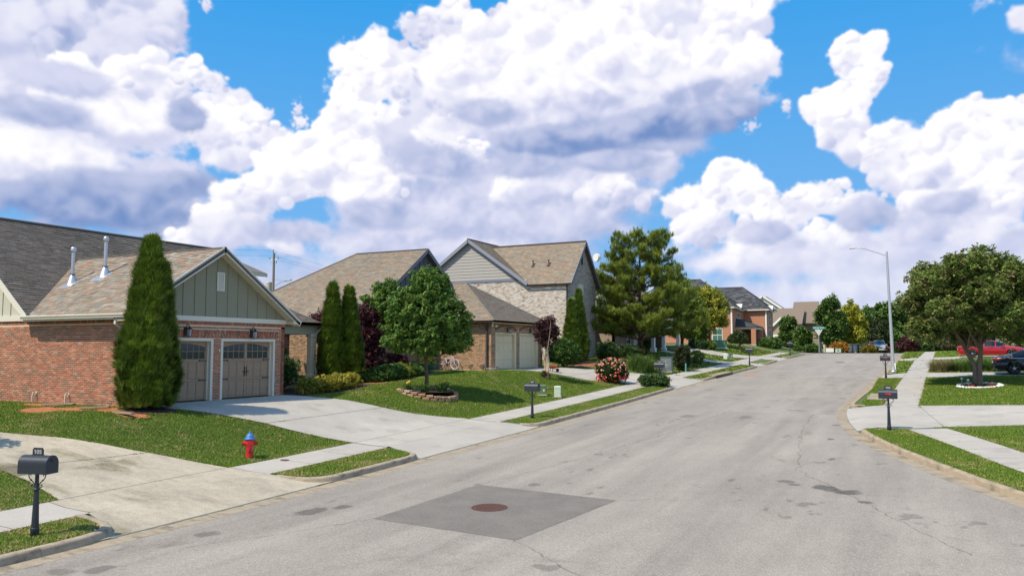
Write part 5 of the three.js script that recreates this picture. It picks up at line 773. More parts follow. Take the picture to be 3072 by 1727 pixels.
  for (const [x, s] of [[xa, 104.3], [xb, 110.6]]) part('dormer', [slab([at(x + 0.55, s - 1.1, 8.5), at(x + 0.55, s, 9.3), at(x - 1.5, s, 9.3), at(x - 1.5, s - 1.1, 8.5)], V(0, -0.1, 0)), slab([at(x + 0.55, s + 1.1, 8.5), at(x + 0.55, s, 9.3), at(x - 1.5, s, 9.3), at(x - 1.5, s + 1.1, 8.5)], V(0, -0.1, 0)), slab(quad(x + 0.5, [[s - 1, 8.45], [s + 1, 8.45], [s, 9.2]]), thickX(-0.05))], trim, H);
  part('porch_roof', [slab([at(-18.1, 102.2, 6.35), at(-18.1, 107.9, 6.35), at(-20.7, 107.9, 7.45), at(-20.7, 102.8, 7.45)], V(0, -0.12, 0)), slab([at(-18.1, 102.2, 6.35), at(-20.7, 102.2, 6.35), at(-20.7, 102.8, 7.45)], V(0, -0.08, 0))], dk, H); part('porch_beam', [hbox(-18.2, -18.5, 102.4, 107.9, 6.0, 6.3), hbox(-18.5, -20.6, 102.4, 102.7, 6.0, 6.3)], trim, H);
  for (const [x, s] of [[-18.4, 102.6], [-18.4, 107.0], [-20.2, 102.6]]) part('column', W(x - 0.28, x + 0.28, s - 0.28, s + 0.28, 3.7, 6.02), br, H); part('porch_floor', hbox(-18.1, -20.6, 102.3, 107.9, 3.5, 4.1), M.concrete, H);
  settle(H, -25, fl, 108);
}
reseed(6006);
function farHouse(label, px, d, cfg) { // d: distance; px: bearing in degrees from the street direction
  const a = px * Math.PI / 180, x = Math.sin(a) * d, s = Math.cos(a) * d, H = thing('far_house', label, 'house'); const y0 = cfg.y, br = farBrick(...cfg.brick, 1.6), roofM = mat(0xffffff, { roughness: 0.95, map: tex(128, 128, (u, v, i, j) => { const k = 0.7 + 0.6 * hash2(i >> 1, j >> 1); return cfg.roof.map((q) => q * k); }, { repeat: [0.5, 0.5] }) });
  const gab = (name, x0, x1, s0, s1, h, pitch) => { // gable facing the camera side, ridge running away
    const xm = (x0 + x1) / 2, ay = h + pitch * (x1 - x0) / 2; part('wall', [W(x0, x1, s0, s0 + 0.2, y0 - 2, h), W(x0, x0 + 0.2, s0 + 0.2, s1, y0 - 2, h), W(x1 - 0.2, x1, s0 + 0.2, s1, y0 - 2, h)], br, H); part('gable_wall', slab(quadS(s0, [[x0, h], [x1, h], [xm, ay]]), thickS(0.2)), name === 'white' ? M.white : br, H);
    part('roof', [slab([at(x0 - 0.4, s0 - 0.4, h - pitch * 0.4), at(x0 - 0.4, s1, h - pitch * 0.4), at(xm, s1, ay), at(xm, s0 - 0.4, ay)], V(0, 0.15, 0)), slab([at(x1 + 0.4, s0 - 0.4, h - pitch * 0.4), at(x1 + 0.4, s1, h - pitch * 0.4), at(xm, s1, ay), at(xm, s0 - 0.4, ay)], V(0, 0.15, 0))], roofM, H);
    for (const q of [-1, 1]) part('rake_board', bar(at(xm + q * ((x1 - x0) / 2 + 0.4), s0 - 0.42, h - pitch * 0.4), at(xm, s0 - 0.42, ay), 0.35, 0.05, BS), M.white, H);
  };
  cfg.build(H, x, s, y0, gab, roofM, br); settle(H, x, y0, s); return H;
}
farHouse('tan brick house with white garage door beyond the red brick one', -8.45, 150, { y: 3.9, brick: [[0.36, 0.28, 0.19], [0.28, 0.21, 0.14], [0.45, 0.40, 0.32]], roof: [0.19, 0.15, 0.115], build(H, x, s, y, gab, roofM) {
  gab('brick', x - 2.0, x + 2.6, s, s + 8, y + 3.0, 0.95); part('garage_door', hbox(x - 1.9, x + 1.0, s - 0.05, s, y - 0.5, y + 2.2), M.white, H); sash(H, 's', s, x + 0.0, x + 0.8, y + 3.3, y + 4.4);
  part('roof', [slab([at(x - 5, s + 1.5, y + 4.0), at(x + 3.6, s + 1.5, y + 4.0), at(x + 3.6, s + 6, y + 7.0), at(x - 5, s + 6, y + 7.0)], V(0, 0.15, 0)), slab([at(x + 1.3, s + 4, y + 4.2), at(x + 6.2, s + 4, y + 4.2), at(x + 5.8, s + 9, y + 8.3), at(x + 1.3, s + 9, y + 8.3)], V(0, 0.15, 0))], roofM, H); part('wall', [hbox(x - 5, x + 3.4, s + 1.8, s + 9, y - 1, y + 4), hbox(x + 1.8, x + 6, s + 5, s + 9, y - 1, y + 4.6)], mat([0.27, 0.22, 0.16]), H);
  gab('white', x - 9, x + 1.0, s + 7, s + 12, y + 6.0, 0.72); } });
farHouse('tan roofed house half hidden behind the road sign trees', -6.0, 200, { y: 3.0, brick: [[0.36, 0.28, 0.19], [0.28, 0.21, 0.14], [0.45, 0.40, 0.32]], roof: [0.19, 0.15, 0.12], build(H, x, s, y, gab, roofM) { gab('brick', x - 5, x - 0.5, s, s + 8, y + 3.6, 0.9); part('roof', slab([at(x - 9, s + 3, y + 4.8), at(x + 9, s + 3, y + 4.8), at(x + 9, s + 9, y + 10), at(x - 9, s + 9, y + 10)], V(0, 0.15, 0)), roofM, H); part('wall', hbox(x - 9, x + 9, s + 3.3, s + 9, y - 1, y + 4.8), mat([0.3, 0.24, 0.17]), H); } });
farHouse('brown roofed house behind the yellow tree at the end of the street', -3.4, 230, { y: 2.2, brick: [[0.36, 0.28, 0.19], [0.28, 0.21, 0.14], [0.45, 0.40, 0.32]], roof: [0.22, 0.18, 0.14], build(H, x, s, y, gab, roofM) { part('roof', slab([at(x - 10, s, y + 5.2), at(x + 7, s, y + 5.2), at(x + 6, s + 7, y + 10.8), at(x - 9, s + 7, y + 10.8)], V(0, 0.15, 0)), roofM, H); part('wall', hbox(x - 9.6, x + 6.6, s + 0.5, s + 7, y - 3, y + 5.2), mat([0.33, 0.27, 0.2]), H); part('chimney', hbox(x + 4, x + 5.2, s + 3, s + 4.2, y + 6, y + 9.6), mat([0.4, 0.33, 0.26]), H); part('post', hbox(x - 1.2, x - 0.9, s - 1.5, s - 1.2, y - 1, y + 4.2), M.white, H); } });
farHouse('small red brick house with white gable under the big street tree', -0.35, 240, { y: 3.0, brick: [[0.42, 0.20, 0.12], [0.33, 0.15, 0.09], [0.5, 0.4, 0.3]], roof: [0.06, 0.062, 0.07], build(H, x, s, y, gab, roofM, br) { gab('white', x - 1.7, x + 1.7, s, s + 9, y + 2.4, 1.05); part('wall', W(x + 1.7, x + 14, s + 2, s + 9, y - 2, y + 2.4), br, H); part('roof', slab([at(x - 0.2, s + 1.5, y + 2.3), at(x + 14.5, s + 1.5, y + 2.3), at(x + 13, s + 6, y + 4.6), at(x - 0.2, s + 6, y + 4.6)], V(0, 0.15, 0)), roofM, H); for (const q of [6, 9.5]) part('post', hbox(x + q, x + q + 0.3, s - 0.6, s - 0.3, y - 1, y + 2.4), M.white, H); } });

// ---------------------------------------------------------------- foliage
const tri3 = (pts) => { const g = new THREE.BufferGeometry(); g.setAttribute('position', new THREE.Float32BufferAttribute(pts.flat(), 3)); g.setAttribute('uv', new THREE.Float32BufferAttribute(new Float32Array(pts.length * 2), 2)); g.computeVertexNormals(); return g; };
function leafSpray(n, len, wid, droop, sd) { // a twig end with n leaves, each a folded blade
  reseed(sd); const p = []; for (let i = 0; i < n; i++) {
    const a = rnd() * 6.283, e = rr(-0.5, 0.9), l = len * rr(0.7, 1.2), w = wid * rr(0.7, 1.2), d = V(Math.cos(a) * Math.cos(e), Math.sin(e), Math.sin(a) * Math.cos(e)), side = d.clone().cross(UP).normalize(), o = V(rr(-1, 1), rr(-1, 1), rr(-1, 1)).multiplyScalar(len * 0.5);
    const A = o, M1 = o.clone().addScaledVector(d, l * 0.45).addScaledVector(UP, l * 0.06), B = o.clone().addScaledVector(d, l).addScaledVector(UP, -l * droop), L1 = M1.clone().addScaledVector(side, w / 2).addScaledVector(UP, w * 0.15), R1 = M1.clone().addScaledVector(side, -w / 2).addScaledVector(UP, w * 0.15);
    for (const t of [[A, L1, B], [A, B, R1]]) for (const q of t) p.push(q.toArray());
  } return tri3(p);
}
function blades(n, h, w, lean, sd, segs = 1, spread = 0.35) { // grass tuft
  reseed(sd); const p = []; for (let i = 0; i < n; i++) { const a = rnd() * 6.283, l = h * rr(0.6, 1.25), k = lean * rr(0.3, 1.4), ox = rr(-1, 1) * h * spread, oz = rr(-1, 1) * h * spread, sx = -Math.sin(a) * w / 2, sz = Math.cos(a) * w / 2; let pr = [ox, 0, oz], pw = 1; for (let j = 1; j <= segs; j++) { const t = j / segs, b = k * t * t * 1.25, q = [ox + Math.cos(a) * l * b, l * (t - 0.45 * k * t * t), oz + Math.sin(a) * l * b], qw = j === segs ? 0.05 : 1 - 0.6 * t; const A = [pr[0] - sx * pw, pr[1], pr[2] - sz * pw], B = [pr[0] + sx * pw, pr[1], pr[2] + sz * pw], C = [q[0] + sx * qw, q[1], q[2] + sz * qw], D = [q[0] - sx * qw, q[1], q[2] - sz * qw]; p.push(A, B, C); if (j < segs) p.push(A, C, D); pr = q; pw = qw; } }
  return tri3(p);
}
const G = { maple: leafSpray(7, 0.13, 0.10, 0.25, 11), crape: leafSpray(8, 0.10, 0.055, 0.1, 12), small: leafSpray(7, 0.085, 0.05, 0.15, 13), far: leafSpray(7, 0.34, 0.26, 0.2, 14), mid: leafSpray(7, 0.19, 0.13, 0.2, 15), rose: leafSpray(7, 0.08, 0.055, 0.2, 16) };
{ // flat upright sprays of arborvitae; needle bursts of the pine
  reseed(21); const p = []; for (let k = 0; k < 5; k++) { const yaw = rr(-0.6, 0.6), o = [rr(-0.03, 0.03), rr(-0.03, 0.03), rr(-0.03, 0.03)]; for (let i = -2; i <= 2; i++) { const a = i * 0.33 + rr(-0.1, 0.1), l = 0.15 * rr(0.7, 1.1), d = [Math.sin(a) * Math.cos(yaw), Math.cos(a), Math.sin(a) * Math.sin(yaw) + 0.25 * rr(0, 1)], w = 0.014; const b = [o[0] + d[0] * l * 0.2, o[1] + d[1] * l * 0.2, o[2] + d[2] * l * 0.2], e = [o[0] + d[0] * l, o[1] + d[1] * l, o[2] + d[2] * l]; p.push([b[0] - w, b[1], b[2]], [b[0] + w, b[1], b[2]], e); } } G.thuja = tri3(p);
  const q = []; for (let i = 0; i < 26; i++) { const a = rnd() * 6.283, e = rr(-0.15, 1.4), l = rr(0.13, 0.22), d = [Math.cos(a) * Math.cos(e), Math.sin(e), Math.sin(a) * Math.cos(e)], w = 0.0075, s = [-Math.sin(a) * w, 0, Math.cos(a) * w], h = rr(-0.08, 0.08); q.push([-s[0], h, -s[2]], [s[0], h, s[2]], [d[0] * l, h + d[1] * l, d[2] * l]); } G.needles = tri3(q);
  G.tuft = blades(7, 0.05, 0.011, 0.5, 31, 1, 0.5); G.tuftFar = blades(6, 0.06, 0.03, 0.5, 32, 1, 0.9); G.reed = blades(9, 1.0, 0.022, 0.85, 33, 5, 0.12); G.strap = blades(9, 0.42, 0.035, 0.8, 34, 3, 0.12);
}
const _m = new THREE.Matrix4(), _q = new THREE.Quaternion(), _e = new THREE.Euler(), _c = new THREE.Color();
function instances(name, geo, m, list, parent) { // list: { p, q, s, c }
  const o = new THREE.InstancedMesh(geo, m, list.length); list.forEach((t, i) => { o.setMatrixAt(i, _m.compose(t.p, t.q, t.s)); o.setColorAt(i, _c.setRGB(...t.c)); }); o.name = name; o.castShadow = o.receiveShadow = true; o.userData.kind = 'stuff'; parent.add(o); return o;
}
const tone = (cols, k = 0.2) => { const a = pick(cols), b = pick(cols), t = rnd(), q = 1 + rr(-k, k); return [lerp(a[0], b[0], t) * q, lerp(a[1], b[1], t) * q, lerp(a[2], b[2], t) * q]; };
const turnAny = () => new THREE.Quaternion().setFromEuler(_e.set(rr(-0.7, 0.7), rnd() * 6.283, rr(-0.7, 0.7)));
// leaves through lobes [x, y, z, rx, ry, rz]: thicker to the outside, thinned by noise into clumps with gaps
function crown(parent, lobes, n, geo, cols, { size = [0.8, 1.3], clump = 0.9, thr = -0.06, m = M.leaf, shell = 0.42, name = 'crown', off = 0 } = {}) {
  const vol = lobes.map((l) => l[3] * l[4] * l[5]), sum = vol.reduce((a, b) => a + b), list = []; let guard = 0;
  while (list.length < n && guard++ < n * 12) {
    let r = rnd() * sum, k = 0; while (r > vol[k] && k < lobes.length - 1) r -= vol[k++]; const l = lobes[k], d = V(rr(-1, 1), rr(-1, 1), rr(-1, 1)); if (d.lengthSq() > 1 || d.lengthSq() < 0.01) continue; d.normalize();
    const rad = Math.pow(rnd(), shell) * (1 + 0.26 * n3(d.x * 2.4 + k * 7 + off, d.y * 2.4, d.z * 2.4) + 0.26 * n3(d.x * 6 + k * 3, d.y * 6 + off, d.z * 6)), p = V(l[0] + d.x * l[3] * rad, l[1] + d.y * l[4] * rad, l[2] + d.z * l[5] * rad);
    if (fbm3(p.x / clump + off, p.y / clump, p.z / clump, 2) < thr + 0.12 * (rnd() - 0.5)) continue;
    const s = rr(...size); list.push({ p, q: turnAny(), s: V(s, s, s), c: tone(cols) });
  }
  return instances(name, geo, m, list, parent);
}
function limbs(base, trunks, m, parent, name = 'trunk') { const g = []; for (const t of trunks) for (let i = 0; i < t.length - 1; i++) { const [x, y, z, r] = t[i], [a, b, c, e] = t[i + 1]; g.push(taper(V(base.x + x, base.y + y, base.z + z), V(base.x + a, base.y + b, base.z + c), r, e, 9)); g.push(new THREE.SphereGeometry(e, 8, 6).translate(base.x + a, base.y + b, base.z + c)); } return part(name, g, m, parent); }
function autoBranches(start, h, spread, n, r0, up = 0.6) { const out = []; for (let i = 0; i < n; i++) { const a = i / n * 6.283 + rr(-0.4, 0.4), l = rr(0.6, 1), e = up * rr(0.7, 1.2); const m1 = [start[0] + Math.cos(a) * spread * 0.35 * l, start[1] + h * 0.4 * l * (0.5 + e), start[2] + Math.sin(a) * spread * 0.35 * l, r0 * 0.55], m2 = [start[0] + Math.cos(a + 0.3) * spread * 0.85 * l, start[1] + h * 0.85 * l * e, start[2] + Math.sin(a + 0.3) * spread * 0.85 * l, r0 * 0.15]; out.push([[...start.slice(0, 3), r0], m1, m2]); } return out; }

// upright evergreens
const thujaCols = [[0.125, 0.20, 0.022], [0.165, 0.26, 0.03], [0.25, 0.34, 0.042], [0.085, 0.145, 0.02]];
function thuja(label, stems, n, sd, group) { // stems: [x, s, height, radius]
  reseed(sd); const T = thing('arborvitae', label, 'evergreen', [0, 0, 0], 0, group), list = [], core = [], tk = [];
  for (const [x, s, h, r] of stems) {
    const y = hL(x, s), prof = (t) => r * (t < 0.22 ? lerp(0.80, 1, smooth(0, 0.22, t)) : Math.pow(Math.max(0, 1 - (t - 0.22) / 0.78), 0.8) * (1 - 0.02)) + 0.015;
    const dn = x * 3.1; core.push(lathe(range(0.02, 0.97, 0.05).map((t) => [Math.max(0.01, prof(t) * 0.72), 0.08 + t * h]), 18).translate(x, y, -s)); tk.push(cyl(0.05, 0.08, 0.3, 8, x, y + 0.1, -s));
    const k = Math.round(n * h * r / stems.reduce((a, q) => a + q[2] * q[3], 0));
    for (let i = 0; i < k; i++) { let t = rnd(); if (rnd() > prof(t) / r + 0.12) { i--; continue; } const a = rnd() * 6.283, ridge = 1 + 0.24 * n3(Math.cos(a) * 1.8 + dn, t * h * 0.5, Math.sin(a) * 1.8) + 0.42 * n3(Math.cos(a) * 5 + dn, t * h * 1.3, Math.sin(a) * 5), rad = prof(t) * ridge * rr(0.84, 1.08) + 0.02, sz = rr(1.1, 2.5); _e.set(rr(0.05, 0.75), -a + Math.PI / 2 + rr(-0.6, 0.6), rr(-0.25, 0.25), 'YXZ'); list.push({ p: V(x + Math.cos(a) * rad, y + 0.06 + t * h * 0.985, -s + Math.sin(a) * rad), q: new THREE.Quaternion().setFromEuler(_e), s: V(sz, sz, sz), c: tone(thujaCols, 0.4) }); }
  }
  _e.order = 'XYZ'; part('trunk', tk, M.bark, T); const c = part('inner_foliage', core, mat([0.10, 0.165, 0.024], { roughness: 1 }), T); c.userData.kind = 'stuff'; instances('crown', G.thuja, M.leaf, list, T); settle(T, stems[0][0], hL(stems[0][0], stems[0][1]), stems[0][1]); return T;
}
thuja('tall dense arborvitae at the corner of the red brick garage', [[-21.25, 16.8, 5.25, 0.70], [-21.12, 17.12, 4.5, 0.36]], 8500, 51);
thuja('left one of two slim arborvitae in front of the porch', [[-24.5, 29.35, 4.65, 0.47]], 3300, 52);
thuja('right one of two slim arborvitae in front of the porch', [[-24.15, 30.15, 4.5, 0.49]], 3300, 53);
thuja('arborvitae pair beside the whitewashed brick wall', [[-21.5, 51.1, 4.5, 0.5], [-21.4, 52.2, 5.0, 0.55]], 3600, 54);
thuja('slim arborvitae next to the yellow-green tree up the hill', [[-20.6, 83.2, 4.1, 0.75]], 2200, 55);

const mapleCols = [[0.11, 0.225, 0.04], [0.14, 0.285, 0.052], [0.085, 0.18, 0.04], [0.20, 0.335, 0.06], [0.26, 0.36, 0.07]];
{ // young maple in its ring of stones
  reseed(61); const bx0 = at(-19.75, 30.15, hL(-19.75, 30.15)), T = thing('maple_tree', 'young leafy maple standing in a ring of stones', 'tree'), c = (x, y, z, a, b, d) => [bx0.x + x, bx0.y + y, bx0.z + z, a, b, d];
  limbs(bx0, [[[0, 0, 0, 0.105], [0.02, 0.7, 0, 0.085], [-0.03, 1.5, 0.02, 0.075], [0.02, 2.6, 0.03, 0.055], [0, 4.2, 0, 0.02]], ...autoBranches([-0.02, 1.45, 0], 2.4, 1.7, 6, 0.045, 0.7), ...autoBranches([0, 2.4, 0], 1.9, 1.5, 5, 0.04, 0.8)], M.bark, T);
  crown(T, [c(0, 3.35, 0, 1.65, 1.6, 1.6), c(0.15, 4.6, 0.1, 1.0, 1.0, 0.95), c(0.9, 2.4, -0.75, 1.0, 0.75, 0.95), c(-0.9, 2.5, 0.65, 0.95, 0.8, 0.95), c(1.0, 3.2, -0.8, 0.8, 0.8, 0.8), c(-0.75, 3.6, 0.75, 0.85, 0.8, 0.85), c(0.2, 2.2, 0.6, 0.9, 0.6, 0.8)], 11500, G.maple, mapleCols, { size: [0.75, 1.25], clump: 0.55, thr: -0.04, shell: 0.5 }); settle(T, bx0.x, bx0.y, -bx0.z);
}
{ // crape myrtle behind it, pale many-stemmed trunk
  reseed(62); const b = at(-25.0, 35.4, hL(-25.0, 35.4)), T = thing('crape_myrtle', 'green crape myrtle with pale bare stems behind the maple', 'tree'), c = (x, y, z, p, q, r) => [b.x + x, b.y + y, b.z + z, p, q, r];
  limbs(b, [-0.35, -0.12, 0.08, 0.28, 0.45].map((o, i) => [[o * 0.4, 0, -o * 0.3, 0.05], [o, 1.0, -o * 0.8, 0.042], [o * 2.0, 2.4, -o * 1.4 + 0.1 * (i - 2), 0.03], [o * 3, 3.8, -o * 2, 0.01]]), M.paleBark, T);
  crown(T, [c(-0.6, 3.4, 0.6, 1.3, 1.25, 1.2), c(0.3, 3.2, -0.1, 1.2, 1.2, 1.1), c(-0.5, 4.3, 0.4, 0.95, 0.85, 0.85), c(-1.1, 2.4, 0.9, 1.0, 0.8, 1.0), c(0.5, 2.2, 0, 0.9, 0.6, 0.8)], 8500, G.maple, mapleCols, { size: [0.75, 1.2], clump: 0.55, thr: -0.03 }); settle(T, b.x, b.y, -b.z);
}
const plum = [[0.10, 0.028, 0.038], [0.14, 0.038, 0.05], [0.065, 0.02, 0.03], [0.20, 0.05, 0.07], [0.08, 0.045, 0.045]];
function bush(label, x, s, lobes, n, geo, cols, { h = hL, name = 'bush', cat = 'bush', stem = true, size, clump = 0.45, thr = -0.05, group, sd = 70, m } = {}) { reseed(sd); const y = h(x, s), T = thing(name, label, cat, [0, 0, 0], 0, group); if (stem) limbs(V(x, y, -s), autoBranches([0, 0.0, 0], lobes[0][4] * 1.4, lobes[0][3] * 0.8, 5, 0.025, 0.8), M.bark, T, 'stem'); crown(T, lobes.map(([a, b, c, p, q, r]) => [x + a, y + b, -s + c, p, q, r]), n, geo, cols, { size: size ?? [0.8, 1.3], clump, thr, name: 'foliage', off: sd, m: m ?? M.leaf }); settle(T, x, y, s); return T; }
bush('tall plum-leaved shrub behind the slim arborvitae', -26.4, 33.2, [[0.4, 2.4, -0.5, 1.05, 1.5, 1.0], [-0.9, 2.7, 1.0, 1.0, 0.9, 0.9], [0.6, 3.2, -0.5, 0.7, 0.7, 0.7], [0.5, 1.2, -0.6, 1.0, 1.1, 0.9]], 6000, G.small, plum, { sd: 71, size: [1, 1.6], name: 'plum_shrub', cat: 'shrub' });
bush('low plum-leaved shrub under the pale stems', -25.0, 35.0, [[0, 0.6, 0, 0.8, 0.7, 0.8]], 1200, G.small, plum, { sd: 72, size: [1, 1.5], name: 'plum_shrub', cat: 'shrub' });
{ // plum crape myrtle on the lawn
  reseed(64); const b = at(-18.95, 41.3, hL(-18.95, 41.3)), T = thing('plum_crape_myrtle', 'small plum-leaved crape myrtle with pale trunk on the lawn', 'tree'), c = (x, y, z, p, q, r) => [b.x + x, b.y + y, b.z + z, p, q, r];
  limbs(b, [-0.10, 0.02, 0.12, 0.2].map((o, i) => [[o * 0.5, 0, o * 0.3, 0.045], [o, 0.9, o * 0.2, 0.04], [o * 1.6 - 0.05, 1.6, o * (i - 1), 0.03], [o * 3, 2.5, o * (i - 1) * 2, 0.012], [o * 3.6, 3.2, o * (i - 1) * 2.4, 0.004]]), mat([0.52, 0.42, 0.31], { bumpMap: brushed, bumpScale: 0.01 }), T);
  crown(T, [c(0, 2.4, 0, 0.62, 0.75, 0.62), c(0.15, 3.0, -0.1, 0.5, 0.6, 0.5), c(-0.3, 2.8, 0.2, 0.4, 0.55, 0.4), c(0.4, 2.6, -0.3, 0.35, 0.5, 0.35), c(0, 0.3, 0, 0.28, 0.3, 0.28)], 1500, G.crape, [[0.085, 0.03, 0.035], [0.12, 0.045, 0.05], [0.055, 0.022, 0.028], [0.15, 0.07, 0.07]], { size: [0.9, 1.4], clump: 0.3, thr: -0.02, shell: 0.6 }); settle(T, b.x, b.y, -b.z);
}
const lime = [[0.14, 0.22, 0.035], [0.19, 0.27, 0.045], [0.09, 0.17, 0.03]], gold = [[0.50, 0.44, 0.05], [0.40, 0.38, 0.045], [0.58, 0.48, 0.08], [0.24, 0.27, 0.045]], deep = [[0.045, 0.10, 0.024], [0.065, 0.13, 0.03], [0.085, 0.16, 0.038]], garden = [[0.08, 0.18, 0.035], [0.12, 0.24, 0.045], [0.055, 0.13, 0.03], [0.19, 0.29, 0.06]];
[[-22.25, 25.2, 0.42], [-22.15, 26.2, 0.46], [-22.35, 27.2, 0.44], [-22.5, 28.2, 0.40]].forEach(([x, s, r], i) => bush(['leftmost golden shrub beside the garage pier', 'second golden shrub along the mulch bed', 'third golden shrub along the mulch bed', 'golden shrub nearest the slim arborvitae'][i], x, s, [[0, r * 0.75, 0, r * 1.25, r * 0.85, r * 1.25]], 950, G.small, i ? gold : [...gold, ...lime], { sd: 80 + i, name: 'golden_shrub', cat: 'shrub', group: 'golden shrubs in the mulch bed', size: [0.7, 1.1], clump: 0.25 }));
bush('dark evergreen bush in front of the low porch wall', -24.3, 25.6, [[0, 0.85, 0, 0.95, 0.75, 1.0]], 2200, G.small, deep, { sd: 86, size: [0.8, 1.3], name: 'evergreen_bush' });
[[-23.3, 31.6, 0.5, 0], [-23.5, 32.8, 0.55, 1], [-23.9, 34.0, 0.5, 2], [-24.1, 35.3, 0.5, 3], [-24.6, 36.6, 0.42, 4], [-23.3, 30.9, 0.35, 5]].forEach(([x, s, r, i]) => bush(['low leafy shrub right of the slim arborvitae', 'rounded low shrub in the planting bed', 'yellow-tipped low shrub in the planting bed', 'broad low shrub below the pale stems', 'low shrub at the far end of the planting bed', 'small ground shrub by the straw patch'][i], x, s, [[0, r * 0.7, 0, r * 1.3, r * 0.8, r * 1.4]], 1100, i === 2 ? G.small : G.crape, i === 2 ? [...lime, ...gold.slice(0, 2)] : garden, { sd: 90 + i, size: [0.8, 1.3], clump: 0.3, name: 'garden_shrub', cat: 'shrub', group: 'low shrubs in the planting bed' }));
bush('bright green bush at the end of the second drive', -20.9, 48.3, [[0, 1.05, 0, 0.95, 0.85, 0.95], [0.2, 0.7, -0.2, 0.9, 0.5, 0.9]], 3000, G.mid, [[0.07, 0.16, 0.025], [0.11, 0.21, 0.035], [0.05, 0.12, 0.02]], { sd: 100, size: [0.5, 0.85] });
for (const [i, x, s, r] of [[0, -20.3, 55.0, 0.75], [1, -19.6, 57.6, 0.6], [2, -19.3, 59.2, 0.55]]) bush(['dark round bush left of the pine trunk', 'olive bush at the foot of the pine', 'small brown-green bush beside the pine trunk'][i], x, s, [[0, r * 0.8, 0, r * 1.2, r, r * 1.3]], 1300, G.small, i === 2 ? [[0.12, 0.10, 0.04], [0.08, 0.10, 0.03]] : deep, { sd: 104 + i, size: [1, 1.7], group: 'bushes below the pine' });
{ // rose bush
  const T = bush('rose bush covered with coral and red blooms', -16.75, 46.0, [[0, 0.78, 0, 0.85, 0.66, 0.9], [0.3, 0.5, -0.5, 0.6, 0.5, 0.6], [-0.5, 0.9, 0.3, 0.4, 0.5, 0.4]], 2600, G.rose, [[0.035, 0.085, 0.02], [0.05, 0.11, 0.025], [0.09, 0.14, 0.03]], { sd: 110, name: 'rose_bush', thr: -0.1 });
  reseed(111); const list = []; for (let i = 0; i < 260; i++) { const d = V(rr(-1, 1), rr(-0.7, 1), rr(-1, 1)).normalize(), r = rr(0.92, 1.12), low = rnd() < 0.25; list.push({ p: V(d.x * 0.88 * r, (low ? rr(0.1, 0.45) : 0.78 + d.y * 0.66 * r), d.z * 0.95 * r), q: turnAny(), s: V(1, 1, 1).multiplyScalar(rr(0.7, 1.3)), c: tone(low ? [[0.5, 0.02, 0.02], [0.6, 0.05, 0.04]] : [[0.78, 0.26, 0.18], [0.80, 0.36, 0.26], [0.66, 0.10, 0.07], [0.85, 0.5, 0.4]], 0.15) }); }
  instances('bloom', new THREE.IcosahedronGeometry(0.055, 0), M.grass, list, T);
}
for (const [i, x, s] of [[0, -14.55, 46.15], [1, -13.75, 46.35]]) bush(['leafy plant left of the mailbox on the corner', 'leafy plant right of the mailbox on the corner'][i], x, s, [[0, 0.35, 0, 0.5, 0.32, 0.5]], 420, G.mid, deep, { sd: 114 + i, size: [0.5, 0.8], name: 'leafy_plant', cat: 'plant', thr: -0.2, group: 'plants at the corner mailbox' });
bush('tall rough bush behind the grey utility cabinet', -15.4, 57.3, [[0, 0.95, 0, 0.6, 0.95, 0.65]], 1800, G.small, [[0.05, 0.075, 0.022], [0.08, 0.095, 0.03], [0.04, 0.06, 0.02]], { sd: 117, size: [1, 1.6] });
bush('small dark bush by the walk up the hill', -15.3, 61.2, [[0, 0.8, 0, 0.55, 0.5, 0.6]], 800, G.small, deep, { sd: 118, size: [1, 1.6] });
function reeds(label, x, s, rx, rs, n, hgt, cols, h, sd, group) { reseed(sd); const T = thing('ornamental_grass', label, 'grass clump', [0, 0, 0], 0, group), list = []; for (let i = 0; i < n; i++) { const a = rnd() * 6.283, r = Math.sqrt(rnd()), px = x + Math.cos(a) * rx * r, ps = s + Math.sin(a) * rs * r, k = hgt * rr(0.75, 1.15); list.push({ p: V(px, h(px, ps), -ps), q: new THREE.Quaternion().setFromEuler(_e.set(0, rnd() * 6.283, 0)), s: V(k, k, k), c: tone(cols, 0.25) }); } const o = instances('blades', G.reed, M.grass, list, T); void o; settle(T, x, h(x, s), s); }
const reedCols = [[0.12, 0.20, 0.045], [0.16, 0.25, 0.06], [0.085, 0.15, 0.035]];
reeds('ornamental grass clump behind the rose bush', -17.2, 53.3, 0.75, 1.1, 170, 1.15, reedCols, hL, 120);
for (let i = 0; i < 7; i++) { const t = i / 6; reeds(['straw-coloured grass clump nearest the pavement', 'second ornamental grass clump from the pavement', 'third ornamental grass clump from the pavement', 'fourth ornamental grass clump from the pavement', 'ornamental grass clump left of the street tree trunk', 'ornamental grass clump right of the street tree trunk', 'ornamental grass clump behind the dark blue car'][i], lerp(1.15, 6.4, t), lerp(60.2, 58.6, t) + (i % 2) * 0.9, 0.55, 0.6, 95, rr(0.8, 1.0), i === 0 ? [[0.30, 0.24, 0.12], [0.16, 0.17, 0.06], [0.35, 0.29, 0.16]] : reedCols, hR, 121 + i, 'row of ornamental grass clumps'); }

